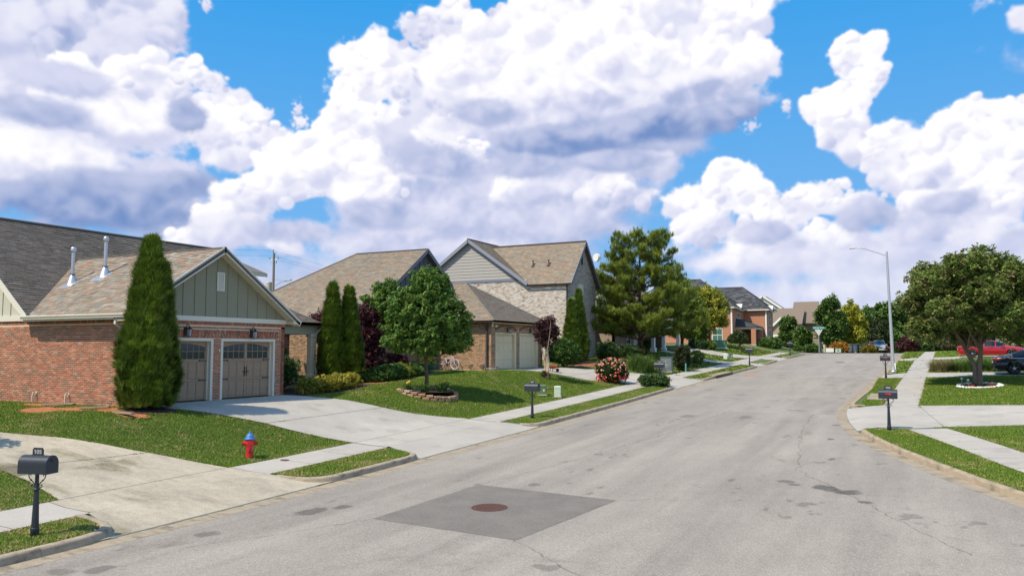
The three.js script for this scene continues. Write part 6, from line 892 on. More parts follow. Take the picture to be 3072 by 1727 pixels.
{ // long-leaf pine
  reseed(130); const b = at(-19.7, 60.9, hL(-19.7, 60.9)), T = thing('pine_tree', 'large loose pine with long needles in front of the sided house', 'tree'), br = [], list = [], H = 8.9;
  br.push([[0, 0, 0, 0.2], [0.05, 2.2, 0, 0.17], [0.0, 5, 0.05, 0.11], [0.03, 7.6, 0, 0.06], [0, H, 0, 0.015]]);
  const tuftsAt = (p, n, r) => { for (let i = 0; i < n; i++) list.push({ p: V(p[0] + rr(-r, r), p[1] + rr(-r * 0.6, r * 0.8), p[2] + rr(-r, r)), q: new THREE.Quaternion().setFromEuler(_e.set(rr(-0.5, 0.5), rnd() * 6.28, rr(-0.5, 0.5))), s: V(1, 1, 1).multiplyScalar(rr(1.0, 1.75)), c: tone([[0.21, 0.28, 0.036], [0.28, 0.35, 0.045], [0.38, 0.42, 0.06], [0.14, 0.21, 0.034]], 0.2) }); };
  for (let k = 0; k < 12; k++) { const y = 1.3 + k * 0.68, reach = 4.55 * Math.pow(1 - (y - 1.0) / (H + 0.6), 0.58) * (k === 0 ? 0.9 : 1), n = k < 9 ? 6 : 5;
    for (let i = 0; i < n; i++) { const a = i / n * 6.283 + k * 0.7 + rr(-0.25, 0.25), l = reach * rr(0.72, 1.08), rise = rr(0.05, 0.35) + (y / H) * 0.45, p1 = [Math.cos(a) * l * 0.45, y + l * rise * 0.25, Math.sin(a) * l * 0.45, 0.045 * (1 - y / H) + 0.018], p2 = [Math.cos(a) * l, y + l * rise * 0.85, Math.sin(a) * l, 0.008]; br.push([[0, y, 0, 0.07 * (1 - y / H) + 0.02], p1, p2]);
      const subs = Math.max(3, Math.round(l * 2.6)); for (let q = 0; q < subs; q++) { const t = lerp(0.30, 1.02, (q + 0.5) / subs), bp = t < 0.45 ? p1.map((v, j) => lerp([0, y, 0][j] ?? 0, v, t / 0.45)) : p1.map((v, j) => lerp(v, p2[j], (t - 0.45) / 0.55)), sa = a + rr(-1.3, 1.3), sl = l * 0.26 * (1.25 - t * 0.6); const e = [bp[0] + Math.cos(sa) * sl, bp[1] + rr(0.05, 0.45), bp[2] + Math.sin(sa) * sl, 0.006]; br.push([[bp[0], bp[1], bp[2], 0.014], e]); tuftsAt(e, 16, 0.30); tuftsAt([(e[0] + bp[0]) / 2, (e[1] + bp[1]) / 2, (e[2] + bp[2]) / 2], 8, 0.24); } tuftsAt(p2, 17, 0.28); } }
  tuftsAt([0, H, 0], 14, 0.35); list.forEach((t) => t.p.add(b)); limbs(b, br, M.pineBark, T); instances('crown', G.needles, M.leaf, list, T); settle(T, b.x, b.y, -b.z);
}
function tree(label, x, s, h, lobes, n, geo, cols, { name = 'tree', trunk = 0.16, y, size = [0.8, 1.3], clump = 0.9, thr = -0.03, sd = 140, hf = hL, bark = M.bark, fork = 0.35, group } = {}) {
  reseed(sd); const y0 = y ?? hf(x, s), b = V(x, y0, -s), T = thing(name, label, 'tree', [0, 0, 0], 0, group); limbs(b, [[[0, 0, 0, trunk], [0.03, h * fork, 0, trunk * 0.8], [0, h * 0.75, 0, trunk * 0.4], [0, h * 0.95, 0, 0.02]], ...autoBranches([0, h * fork * 0.9, 0], h * 0.6, lobes[0][3] * 0.9, 6, trunk * 0.5, 0.75), ...autoBranches([0, h * 0.6, 0], h * 0.35, lobes[0][3] * 0.7, 4, trunk * 0.35, 0.8)], bark, T);
  crown(T, lobes.map((l) => [x + l[0], y0 + l[1], -s + l[2], l[3], l[4], l[5]]), n, geo, cols, { size, clump, thr, off: sd }); settle(T, x, y0, s); return T;
}
const auto = (h, w, k, lo = 0.25) => { const o = [[0, h * (lo + 1) / 2, 0, w * 0.72, h * (1 - lo) * 0.46, w * 0.72]]; for (let i = 0; i < k; i++) { const a = i / k * 6.283 + rr(-0.3, 0.3), t = rr(lo + 0.08, 0.86), q = w * Math.sin(Math.PI * clamp((t - lo) / (1.05 - lo) * 0.8 + 0.18, 0, 1)); o.push([Math.cos(a) * q * 0.62, h * t, Math.sin(a) * q * 0.62, w * rr(0.3, 0.42), h * rr(0.10, 0.16), w * rr(0.3, 0.42)]); } return o; };
const yellowGreen = [[0.34, 0.38, 0.045], [0.45, 0.45, 0.05], [0.23, 0.29, 0.045], [0.52, 0.48, 0.065]];
reseed(150); tree('bright green tree just past the pine', -21.2, 79, 7.0, auto(7.0, 2.6, 10, 0.12), 5200, G.mid, [[0.22, 0.31, 0.04], [0.29, 0.38, 0.05], [0.15, 0.23, 0.035]], { sd: 151, clump: 0.8 });
reseed(152); tree('yellow-green tree in front of the dark hipped roof', -20.2, 86.5, 6.7, auto(6.7, 2.5, 10, 0.22), 3400, G.mid, yellowGreen, { sd: 153, clump: 0.7, thr: 0.02 });
tree('small crape myrtle alone on the lawn of the hipped roof house', -16.6, 84.5, 2.2, [[0, 1.55, 0, 0.85, 0.62, 0.85], [0.4, 1.3, 0.2, 0.5, 0.4, 0.5]], 900, G.small, [[0.05, 0.09, 0.02], [0.08, 0.12, 0.03]], { sd: 154, trunk: 0.06, size: [1.1, 1.9], bark: M.paleBark, name: 'crape_myrtle', fork: 0.2 });
{ // big crape myrtle on the right
  reseed(160); const b = at(2.75, 49.6, hR(2.75, 49.6)), T = thing('crape_myrtle', 'big round crape myrtle in the white stone ring', 'tree'), c = (x, y, z, p, q, r) => [b.x + x, b.y + y, b.z + z, p, q, r], st = [];
  st.push([[0.09, 0, 0.02, 0.15], [0.10, 1.0, 0, 0.13], [0.22, 1.9, 0, 0.11], [0.15, 3.2, -0.1, 0.07], [0.3, 5, 0, 0.03]], [[-0.09, 0, -0.02, 0.14], [-0.12, 1.05, 0, 0.12], [-0.65, 2.2, -0.2, 0.09], [-1.2, 3.4, -0.3, 0.05], [-1.7, 4.8, -0.3, 0.02]]);
  for (let i = 0; i < 16; i++) { const a = i / 16 * 6.283 + rr(-0.2, 0.2), l = rr(1.6, 3.1), y = rr(1.7, 2.3), q = i % 2 ? [0.2, 0] : [-0.45, -0.15]; st.push([[q[0], y, q[1], 0.055], [q[0] + Math.cos(a) * l * 0.45, y + rr(0.9, 1.3), q[1] + Math.sin(a) * l * 0.45, 0.035], [q[0] + Math.cos(a) * l, y + rr(2.0, 3.4), q[1] + Math.sin(a) * l, 0.01]]); }
  limbs(b, st, mat(0xffffff, { roughness: 0.75, map: tex(64, 128, (u, v) => { const k = 0.7 + 0.6 * fb(u * 6, v * 8, 8, 3); return [0.20 * k, 0.145 * k, 0.10 * k]; }) }), T);
  const dark = [[0.12, 0.20, 0.038], [0.16, 0.26, 0.048], [0.23, 0.34, 0.065], [0.29, 0.31, 0.085], [0.24, 0.19, 0.10]], lob = [c(0, 4.7, 0, 2.7, 2.0, 2.6)]; for (let i = 0; i < 18; i++) { const a = i / 18 * 6.283, t = (i * 7 % 18) / 18, y = lerp(2.5, 6.4, t), q = 3.3 * Math.sqrt(Math.max(0.08, 1 - Math.pow((y - 4.4) / 2.9, 2))); lob.push(c(Math.cos(a) * q * 0.85, y + (Math.cos(a) > 0 ? 0.55 * (1 - t) : 0.1), Math.sin(a) * q * 0.85, 1.05, 0.8, 1.05)); } lob.push(c(0.4, 6.6, 0.2, 0.9, 0.9, 0.9), c(-0.9, 6.4, 0, 0.7, 0.9, 0.7), c(1.4, 6.3, 0.2, 0.7, 0.8, 0.7));
  crown(T, lob, 36000, G.crape, dark, { size: [1.0, 1.75], clump: 0.7, thr: -0.07, shell: 0.55 }); settle(T, b.x, b.y, -b.z);
  reseed(161); const ring = thing('stone_ring', 'ring of white stones round the big crape myrtle', 'stone ring'); for (let i = 0; i < 64; i++) { const a = i / 64 * 6.283, w = rr(0.85, 1.08), x = 2.75 + 1.02 * Math.cos(a) * w, s = 48.9 + 1.35 * Math.sin(a) * w; const g = new THREE.IcosahedronGeometry(rr(0.055, 0.095), 1); g.scale(1, 0.7, 1).rotateY(rnd() * 6); const o = part('stone', g, M.white, ring); o.position.set(x, hR(x, s) + 0.04, -s); } settle(ring, 2.75, hR(2.75, 48.9), 48.9);
  const fl = thing('bedding_plants', 'red flowers and small plants under the big crape myrtle', 'flowers'); for (let i = 0; i < 9; i++) { const a = rnd() * 6.28, x = 2.75 + 0.7 * Math.cos(a), s = 48.5 + 0.8 * Math.sin(a), g = []; for (let k = 0; k < 14; k++) g.push(paint(new THREE.CircleGeometry(rr(0.03, 0.055), 5).rotateX(rr(-1.6, 0)).rotateY(rnd() * 6).translate(x + rr(-0.1, 0.1), hR(x, s) + rr(0.03, 0.16), -s + rr(-0.1, 0.1)), i % 3 === 0 ? [0.5, 0.02, 0.03] : [0.05, 0.1, 0.02])); part('plant', g, M.tint, fl); } settle(fl, 2.75, hR(2.75, 48.5), 48.5);
  for (const [i, x, s] of [[0, 2.25, 48.6], [1, 2.0, 49.6]]) { const g = thing('path_light', ['small path light left of the big tree trunk', 'small path light at the edge of the white stones'][i], 'garden light', [x, hR(x, s), -s]); part('stake', cyl(0.012, 0.012, 0.3, 6, 0, 0.15, 0), M.galv, g); part('lamp_head', lathe([[0, 0.42], [0.05, 0.40], [0.07, 0.36], [0.05, 0.3], [0.0, 0.3]], 10), M.white, g); }
}
// trees at the end of the street and the wood behind them
const polar = (az, d) => [Math.sin(az * Math.PI / 180) * d, Math.cos(az * Math.PI / 180) * d], midG = [[0.08, 0.16, 0.032], [0.11, 0.20, 0.04], [0.15, 0.25, 0.05]], woodG = [[0.05, 0.115, 0.035], [0.07, 0.145, 0.04], [0.095, 0.175, 0.045]];
[['tall green tree behind the road sign', -5.2, 118, 8.0, 2.1, midG, 7], ['yellow leaved tree right of the tall green one', -3.9, 121, 7.4, 2.0, yellowGreen, 6], ['green tree between the road sign and the tan house', -6.95, 124, 4.2, 1.2, midG, 4], ['small grey-green tree behind the silver car', -2.6, 150, 6.3, 3.0, [[0.06, 0.09, 0.03], [0.08, 0.11, 0.04]], 5], ['dark shrubby tree left of the street lamp base', -1.9, 160, 5.4, 3.2, midG, 5], ['leafy tree right of the tan garage house', -7.9, 128, 5.8, 1.5, midG, 4]].forEach(([lab, az, d, h, w, cols, k], i) => { const [x, s] = polar(az, d); reseed(170 + i); tree(lab, x, s, h, auto(h, w, 9, 0.06), 2600, G.far, cols, { sd: 170 + i, y: R(s) - 0.1, clump: 1.2, size: [0.8, 1.4], trunk: 0.14, thr: -0.02, group: 'trees at the end of the street' }); void k; });
reseed(190); for (let i = 0; i < 15; i++) { const az = -4.3 + i * 0.52 + rr(-0.12, 0.12), d = 215 + (i * 37 % 60), h = rr(11.5, 15.2) * d / 240, [x, s] = polar(az, d), sd = 191 + i; reseed(sd); tree(['pale', 'dark', 'broad', 'narrow', 'ragged'][i % 5] + ' wood tree far behind, ' + ['first', 'second', 'third', 'fourth', 'fifth', 'sixth', 'seventh', 'eighth', 'ninth', 'tenth', 'eleventh', 'twelfth', 'thirteenth', 'fourteenth', 'fifteenth'][i] + ' from the left', x, s, h, auto(h, rr(4.2, 5.6), 11, 0.04), 1900, G.far, i % 3 === 1 ? woodG : midG, { sd, y: R(s) - 0.5, clump: 1.8, size: [1.5, 2.6], trunk: 0.25, group: 'trees of the wood behind the street' }); }
reseed(220); [[10.6, 66, 3.0, 1.6, yellowGreen, 'yellow-green bush at the right edge behind the cars'], [8.2, 96, 3.2, 1.6, plum, 'plum-leaved bush behind the red car'], [5.6, 97, 3.8, 2.2, lime, 'light green bush behind the red car roof'], [1.9, 104, 1.8, 1.5, [[0.25, 0.22, 0.12], [0.18, 0.18, 0.08]], 'dry pale bush left of the red car'], [-0.6, 128, 2.2, 1.7, plum, 'plum-leaved shrub below the small brick house'], [0.9, 122, 1.7, 1.7, deep, 'dark round shrub below the small brick house']].forEach(([az, d, h, w, cols, lab], i) => { const [x, s] = polar(az, d); bush(lab, x, s, [[0, h * 0.5, 0, w, h * 0.5, w], [w * 0.4, h * 0.6, 0.2, w * 0.6, h * 0.4, w * 0.6]], 1300, G.mid, cols, { sd: 221 + i, h: hR, size: [0.8, 1.3], clump: 0.7 }); });
[[-20.0, 98.6, 0.9, 'dark shrub under the ground floor window of the hipped roof house', deep], [-17.0, 103.3, 1.05, 'round green shrub in front of the brick porch column', midG], [-16.6, 106.6, 1.25, 'biggest round shrub beside the corner porch', midG], [-16.9, 110.5, 0.55, 'low shrub at the right corner of the hipped roof house', deep], [-14.6, 113, 0.6, 'low shrub in front of the white garage door', midG], [-13.4, 114.5, 0.75, 'spiky shrub right of the white garage door', woodG], [-12.6, 112.5, 0.95, 'round bush left of the road sign', midG], [-19.3, 77.5, 0.8, 'low dark shrub at the end of the sided house porch', deep], [-18.6, 79.5, 0.7, 'low yellow-green shrub by the far drive', lime], [-22.4, 71.5, 0.7, 'light green shrub by the white porch columns', lime]].forEach(([x, s, w, lab, cols], i) => bush(lab, x, s, [[0, w * 0.55, 0, w * 0.85, w * 0.6, w * 0.85]], 1000, G.mid, cols, { sd: 240 + i, size: [0.7, 1.2], clump: 0.6 }));
{ const [x, s] = polar(-4.72, 112); bush('orange flowering bush behind the pale green box', x, s, [[0, 0.75, 0, 1.15, 0.75, 1.0]], 1100, G.mid, [[0.55, 0.25, 0.03], [0.45, 0.2, 0.03], [0.3, 0.25, 0.04]], { sd: 260, h: hRoad, size: [0.7, 1.1] }); const [x2, s2] = polar(-2.95, 112); bush('orange and green bush left of the silver car', x2, s2, [[0, 0.5, 0, 0.9, 0.55, 0.8]], 900, G.mid, [[0.4, 0.25, 0.03], [0.10, 0.16, 0.03]], { sd: 261, h: hRoad, size: [0.7, 1.1] }); }
// a small tree beside the left drive, out of the picture; only its shadow falls into view
tree('small street tree beside the left drive', -22.6, 10.0, 3.4, [[0, 2.3, 0, 1.1, 0.95, 1.1], [0.5, 2.0, -0.4, 0.7, 0.5, 0.7]], 1500, G.maple, mapleCols, { sd: 270, trunk: 0.07, clump: 0.5, size: [0.8, 1.3] });

// ---------------------------------------------------------------- stone ring round the maple
{
  reseed(300); const cx = -19.55, cs = 29.95, T = thing('stone_planter', 'two-course stone planter ring round the young maple', 'planter'), stoneM = [[0.42, 0.26, 0.16], [0.36, 0.21, 0.13], [0.46, 0.31, 0.21], [0.30, 0.2, 0.14], [0.5, 0.37, 0.27]].map((c) => mat(c, { roughness: 0.95, bumpMap: softTex, bumpScale: 0.02 }));
  for (let r = 0; r < 2; r++) for (let i = 0; i < 24; i++) { const a = (i + r * 0.5) / 24 * 6.283, x = cx + 1.27 * Math.cos(a), s = cs + 1.27 * Math.sin(a), g = rbox(rr(0.19, 0.23), 0.11, rr(0.28, 0.325), 0.025); const o = part('stone', g, pick(stoneM), T); o.position.set(x, Math.min(hL(x, s), hL(cx, cs) + 0.02) + 0.05 + r * 0.118 + rr(-0.006, 0.006), -s); o.rotation.set(rr(-0.04, 0.04), a + rr(-0.06, 0.06), rr(-0.05, 0.05)); }
  part('soil', new THREE.CircleGeometry(1.2, 30).rotateX(-Math.PI / 2).translate(cx, hL(cx, cs) + 0.13, -cs), M.mulch, T); settle(T, cx, hL(cx, cs), cs);
  [[-20.3, 29.5], [-19.9, 29.0], [-19.0, 30.4], [-18.8, 29.9], [-19.3, 30.9], [-19.2, 29.2]].forEach(([x, s], i) => { reseed(310 + i); const P = thing('daylily', ['strappy daylily at the left of the stone ring', 'yellow-flowered daylily left of the maple trunk', 'daylily clump right of the maple trunk', 'rightmost daylily in the stone ring', 'daylily behind the maple trunk', 'daylily at the front of the stone ring'][i], 'plant', [0, 0, 0], 0, 'daylilies in the stone ring'), list = [], y = hL(cx, cs) + 0.12; for (let k = 0; k < 9; k++) list.push({ p: V(rr(-0.1, 0.1), 0, rr(-0.1, 0.1)), q: new THREE.Quaternion().setFromEuler(_e.set(0, rnd() * 6.28, 0)), s: V(1, 1, 1).multiplyScalar(rr(0.8, 1.2)), c: tone(deep, 0.2) }); instances('leaves', G.strap, M.grass, list, P); if (i === 1 || i === 2) part('flower', [0, 1, 2].map((k) => new THREE.ConeGeometry(0.05, 0.09, 6).translate(0.1 * k - 0.1, 0.42 + 0.04 * k, 0.05 * k)), mat([0.6, 0.4, 0.04]), P); P.position.set(x, y, -s); });
}

// ---------------------------------------------------------------- mown grass
{
  const boxes = paved.map((p) => { const xs = p.map((q) => q[0]), ss = p.map((q) => q[1]); return [Math.min(...xs), Math.max(...xs), Math.min(...ss), Math.max(...ss), p]; });
  const isPaved = (x, s) => { for (const b of boxes) if (x > b[0] && x < b[1] && s > b[2] && s < b[3] && inside(b[4], x, s)) return true; return false; };
  const green = [[0.14, 0.225, 0.028], [0.165, 0.25, 0.033], [0.12, 0.20, 0.026], [0.195, 0.265, 0.042]], dry = [[0.38, 0.33, 0.13], [0.31, 0.29, 0.10], [0.46, 0.37, 0.17]];
  const bare = [[-24.2, 15.4, 0.85, 0.6], [-25.6, 16.3, 1.1, 0.4], [-23.2, 15.85, 0.75, 0.42], [-22.0, 16.1, 0.65, 0.4], [-20.8, 15.95, 0.6, 0.35], [-21.1, 16.8, 0.9, 0.8], [-19.55, 29.95, 1.3, 1.3], [2.75, 48.8, 1.0, 1.3]];
  function sow(label, poly, h, per, dryness, geo, size, sd) {
    reseed(sd); const xs = poly.map((q) => q[0]), ss = poly.map((q) => q[1]), x0 = Math.min(...xs), x1 = Math.max(...xs), s0 = Math.min(...ss), s1 = Math.max(...ss), st = 1 / Math.sqrt(per), list = [];
    for (let x = x0; x < x1; x += st) for (let s = s0; s < s1; s += st) {
      const a = x + rr(-0.6, 0.6) * st, b = s + rr(-0.6, 0.6) * st; if (!inside(poly, a, b) || isPaved(a, b)) continue; if (bare.some(([cx, cs, rx, rs]) => ((a - cx) / rx) ** 2 + ((b - cs) / rs) ** 2 < 0.8)) continue;
      const edge = isPaved(a + 0.22, b) || isPaved(a - 0.22, b) || isPaved(a, b + 0.22) || !inside(poly, a + 0.18, b) ? 0.22 : 0, dr = fbm3(a * 0.55, 3, b * 0.55, 3) * 1.3 + fbm3(a * 2.2, 1, b * 2.2, 2) * 1.0 + dryness - 0.1 + edge;
      const k = rr(...size), c = rnd() < clamp(dr, 0.01, 0.85) ? tone(dry, 0.18) : tone(green, 0.16); list.push({ p: V(a, h(a, b), -b), q: new THREE.Quaternion().setFromEuler(_e.set(rr(-0.15, 0.15), rnd() * 6.283, rr(-0.15, 0.15))), s: V(k, k * rr(0.55, 0.85), k), c });
    }
    const o = instances(numbered('grass'), geo, M.grass, list, scene); o.userData = { label, category: 'grass', kind: 'stuff' };
  }
  sow('mown grass left of the foreground drive', [[-15.92, 2], [-15.92, 11], [-19.5, 11], [-23, 9.4], [-23, 2]], hL, 420, 0.10, G.tuft, [0.9, 1.4], 401);
  sow('mown grass between the foreground drive and the brick garage', [[-15.92, 14.6], [-15.92, 21], [-19, 20], [-21.4, 17.4], [-21.9, 16.7], [-29.5, 16.7], [-29.5, 9.5], [-20, 11.5]], hL, 330, 0.12, G.tuft, [1.0, 1.6], 402);
  strips.slice(0, 3).forEach((p, i) => sow(['grass verge beside the nearest mailbox', 'grass verge below the hydrant', 'long grass verge in front of the stone ring lawn'][i], p.filter((q) => q[1] > 1), hL, [620, 480, 240][i], [0.36, 0.22, 0.2][i], G.tuft, [0.9, 1.5], 403 + i));
  sow('wide mown lawn round the stone ring', [[-15.92, 26.8], [-15.92, 47.4], [-18.8, 44.6], [-21.2, 42], [-23.9, 39.6], [-23.5, 36], [-22.5, 31], [-21.3, 26], [-21.2, 23.6], [-18.7, 24.6]], hL, 210, 0.12, G.tuft, [1.2, 2.0], 407);
  sow('grass verge along the right hand kerb', [...rightBack.filter((p) => p[1] > 13 && p[1] < 30.6), [-0.3, 30.9], ...lo.slice(1, 13)], hR, 400, 0.06, G.tuft, [0.9, 1.5], 408);
  sow('grass inside the bend of the right hand pavement', [[0.5, 32], ...lo.slice(1, 12), [14, 16], [14, 32.2]], hR, 300, 0.02, G.tuft, [1.0, 1.6], 409);
  sow('lawn round the white stone ring', [[-0.5, 38], [0, 55.8], [16, 55.8], [16, 38]], hR, 120, -0.02, G.tuft, [1.5, 2.3], 410);
  sow('small verge patches by the right hand pavement', [[-2.4, 39.2], [-2.3, 54.8], [-0.97, 54.9], [-1.5, 39.2]], hR, 260, 0.0, G.tuft, [1.2, 1.9], 411);
  sow('distant lawns up the left side', [[-14.3, 52.4], [-12.4, 96], [-22, 96], [-22, 52.4]], hL, 34, 0.05, G.tuftFar, [1.4, 2.3], 412);
  sow('distant verges up the left side', strips[3], hL, 120, 0.15, G.tuftFar, [0.9, 1.4], 413);
  sow('distant lawns up the right side', [[-1.8, 59.6], [-1.3, 110], [14, 110], [14, 57.6]], hR, 34, -0.02, G.tuftFar, [1.4, 2.3], 414);
}

// ---------------------------------------------------------------- lettering
const bold = await new FontLoader().loadAsync('fonts/droid/droid_sans_bold.typeface.json');
function words(str, size, depth = 0.004) { const g = new TextGeometry(str, { font: bold, size, depth, height: depth, curveSegments: 3 }); g.computeBoundingBox(); const b = g.boundingBox; g.translate(-(b.max.x + b.min.x) / 2, -(b.max.y + b.min.y) / 2, 0); return g; }

// ---------------------------------------------------------------- mailboxes
M.silver = mat([0.62, 0.62, 0.60], { roughness: 0.4, metalness: 0.5 }); M.flag = mat([0.62, 0.02, 0.025], { roughness: 0.4 });
function mailbox(num, label, x, s, h, dir, flag, turn = 0) { // dir +1: door towards +x
  const g = thing('mailbox', label, 'mailbox', [x, h(x, s), -s], turn, 'mailboxes along the street');
  const fl = new THREE.Shape(); for (let i = 0; i <= 48; i++) { const a = i / 48 * Math.PI * 2, r = 1 - 0.09 * Math.pow(Math.abs(Math.cos(a * 6)), 0.7); fl[i ? 'lineTo' : 'moveTo'](Math.cos(a) * r, Math.sin(a) * r); }
  const post = new THREE.ExtrudeGeometry(fl, { depth: 1, steps: 6, bevelEnabled: false }).rotateX(-Math.PI / 2); const pp = post.attributes.position; for (let i = 0; i < pp.count; i++) { const t = pp.getY(i), r = lerp(0.062, 0.038, t); pp.setXYZ(i, pp.getX(i) * r, 0.13 + t * 0.67, pp.getZ(i) * r); } post.computeVertexNormals();
  part('post', [post, lathe([[0.0, 0], [0.072, 0], [0.07, 0.11], [0.074, 0.12], [0.074, 0.145], [0.062, 0.15]], 20), lathe([[0.038, 0.78], [0.052, 0.79], [0.055, 0.805], [0.05, 0.82], [0.034, 0.83], [0.032, 1.08]], 18)], M.iron, g);
  for (const q of [-1, 1]) part('scroll_bracket', [tube([[q * 0.04, 0.87, 0], [q * 0.075, 0.92, 0], [q * 0.13, 0.965, 0], [q * 0.17, 1.02, 0], [q * 0.165, 1.06, 0], [q * 0.135, 1.06, 0], [q * 0.13, 1.035, 0]], 0.0085, 28, 6), tube([[q * 0.04, 0.9, 0], [q * 0.05, 0.855, 0], [q * 0.085, 0.835, 0], [q * 0.11, 0.86, 0], [q * 0.095, 0.885, 0], [q * 0.078, 0.87, 0]], 0.008, 24, 6), new THREE.SphereGeometry(0.016, 8, 6).translate(q * 0.12, 0.96, 0)], M.iron, g);
  const w = 0.135, hh = 0.17, sh = new THREE.Shape(); sh.moveTo(-w, 0); sh.lineTo(w, 0); sh.lineTo(w, hh); sh.absarc(0, hh, w, 0, Math.PI, false); sh.lineTo(-w, 0);
  part('box', new THREE.ExtrudeGeometry(sh, { depth: 0.57, bevelEnabled: true, bevelSize: 0.004, bevelThickness: 0.004, bevelSegments: 1, curveSegments: 14 }).rotateY(Math.PI / 2).translate(-0.285, 1.085, 0), M.iron, g);
  const rim = new THREE.Shape(); rim.moveTo(-w - 0.01, -0.005); rim.lineTo(w + 0.01, -0.005); rim.lineTo(w + 0.01, hh); rim.absarc(0, hh, w + 0.01, 0, Math.PI, false); rim.lineTo(-w - 0.01, -0.005); part('door', [new THREE.ExtrudeGeometry(rim, { depth: 0.02, bevelEnabled: false, curveSegments: 14 }).rotateY(Math.PI / 2).translate(dir > 0 ? 0.28 : -0.30, 1.085, 0), rbox(0.025, 0.03, 0.05, 0.006, dir * 0.31, 1.31, 0)], M.iron, g);
  const pl = new THREE.Shape([[-0.11, 0], [0.11, 0], [0.11, 0.012], [0.09, 0.012], [0.09, 0.095], [0.075, 0.095], [0.075, 0.115], [-0.075, 0.115], [-0.075, 0.095], [-0.09, 0.095], [-0.09, 0.012], [-0.11, 0.012]].map((p) => new THREE.Vector2(...p))); const plate = part('number_plate', new THREE.ExtrudeGeometry(pl, { depth: 0.012, bevelEnabled: false }).scale(1.25, 1.2, 1).translate(0, 1.385, -0.006), M.iron, g);
  part('digits', words(num, 0.072).translate(0, 1.452, 0.007), M.silver, plate);
  if (flag) part('flag', [rbox(0.17, 0.03, 0.008, 0.003, 0.0, 1.24, 0.15), rbox(0.07, 0.055, 0.008, 0.003, 0.06, 1.235, 0.1502), cyl(0.012, 0.012, 0.03, 8, 0, 0, 0).rotateX(Math.PI / 2).translate(-0.08, 1.24, 0.145)], M.flag, g);
  return g;
}
mailbox('105', 'nearest black mailbox, numbered 105', -13.88, 8.8, hL, 1, false, 0.26);
mailbox('107', 'black mailbox numbered 107 in front of the stone ring lawn', -14.02, 29.2, hL, 1, false);
mailbox('109', 'black mailbox numbered 109 between two leafy plants', -13.96, 46.75, hL, 1, false);
mailbox('111', 'black mailbox numbered 111 on the far left verge', -12.45, 67.2, hL, 1, false);
mailbox('113', 'last black mailbox on the left, near the top of the hill', -12.05, 87.5, hL, 1, false);
mailbox('106', 'black mailbox numbered 106 with red flag on the right hand verge', -1.0, 30.25, hR, -1, true);
mailbox('110', 'black mailbox numbered 110 with red flag beside the street lamp', -1.9, 54.9, hR, -1, true);

// ---------------------------------------------------------------- hydrant
{
  const worn = (c) => tex(128, 128, (u, v, i, j) => { const k = 0.78 + 0.4 * fb(u * 10, v * 10, 10, 4), chip = fb(u * 26, v * 26, 26, 3) > 0.72; return chip ? [0.16, 0.09, 0.06] : c.map((q) => q * k); }, { repeat: [3, 2] }), redP = mat(0xffffff, { roughness: 0.45, map: worn([0.56, 0.016, 0.014]) }), blueP = mat(0xffffff, { roughness: 0.45, map: worn([0.045, 0.20, 0.52]) }), x = -16.46, s = 16.35, g = thing('fire_hydrant', 'red fire hydrant with blue cap on the front lawn', 'hydrant', [x, hL(x, s), -s], 0.35);
  part('barrel', [lathe([[0, 0], [0.11, 0], [0.115, 0.02], [0.1, 0.04], [0.098, 0.3], [0.115, 0.33], [0.125, 0.38], [0.115, 0.43], [0.1, 0.46], [0.1, 0.5]], 24)], redP, g);
  part('bonnet', [lathe([[0.1, 0.49], [0.145, 0.495], [0.15, 0.51], [0.145, 0.525], [0.11, 0.53], [0.105, 0.58], [0.09, 0.62], [0.06, 0.645], [0.03, 0.652], [0.03, 0.665], [0.022, 0.67], [0.026, 0.7], [0.02, 0.715], [0, 0.72]], 24), ...[0, 1, 2, 3, 4, 5, 6, 7].map((k) => cyl(0.011, 0.011, 0.05, 6, 0.128 * Math.cos(k * 0.785), 0.51, 0.128 * Math.sin(k * 0.785)))], blueP, g, 'blue domed cap');
  const noz = (a, r, l, y) => [cyl(r * 0.85, r * 0.85, l, 16).rotateX(Math.PI / 2).translate(0, y, 0.08 + l / 2).rotateY(a), cyl(r, r, 0.05, 16).rotateX(Math.PI / 2).translate(0, y, 0.08 + l).rotateY(a), cyl(r * 1.0, r * 0.75, 0.03, 16).rotateX(Math.PI / 2).translate(0, y, 0.12 + l).rotateY(a), cyl(r * 0.3, r * 0.3, 0.05, 5).rotateX(Math.PI / 2).translate(0, y, 0.14 + l).rotateY(a)];
  part('nozzle_cap', noz(0.55, 0.088, 0.09, 0.385), redP, g); part('nozzle_cap', noz(-1.1, 0.06, 0.06, 0.385), redP, g); part('nozzle_cap', noz(2.2, 0.06, 0.06, 0.385), redP, g); part('chain', [tube([[-0.12, 0.36, 0.07], [-0.13, 0.22, 0.08], [-0.1, 0.18, 0.06]], 0.006, 12, 5), tube([[0.13, 0.3, 0.12], [0.12, 0.2, 0.11], [0.09, 0.2, 0.08]], 0.006, 12, 5)], M.galv, g); part('drain_cap', cyl(0.03, 0.03, 0.04, 8).rotateX(Math.PI / 2).translate(0.02, 0.2, 0.11), redP, g);
}
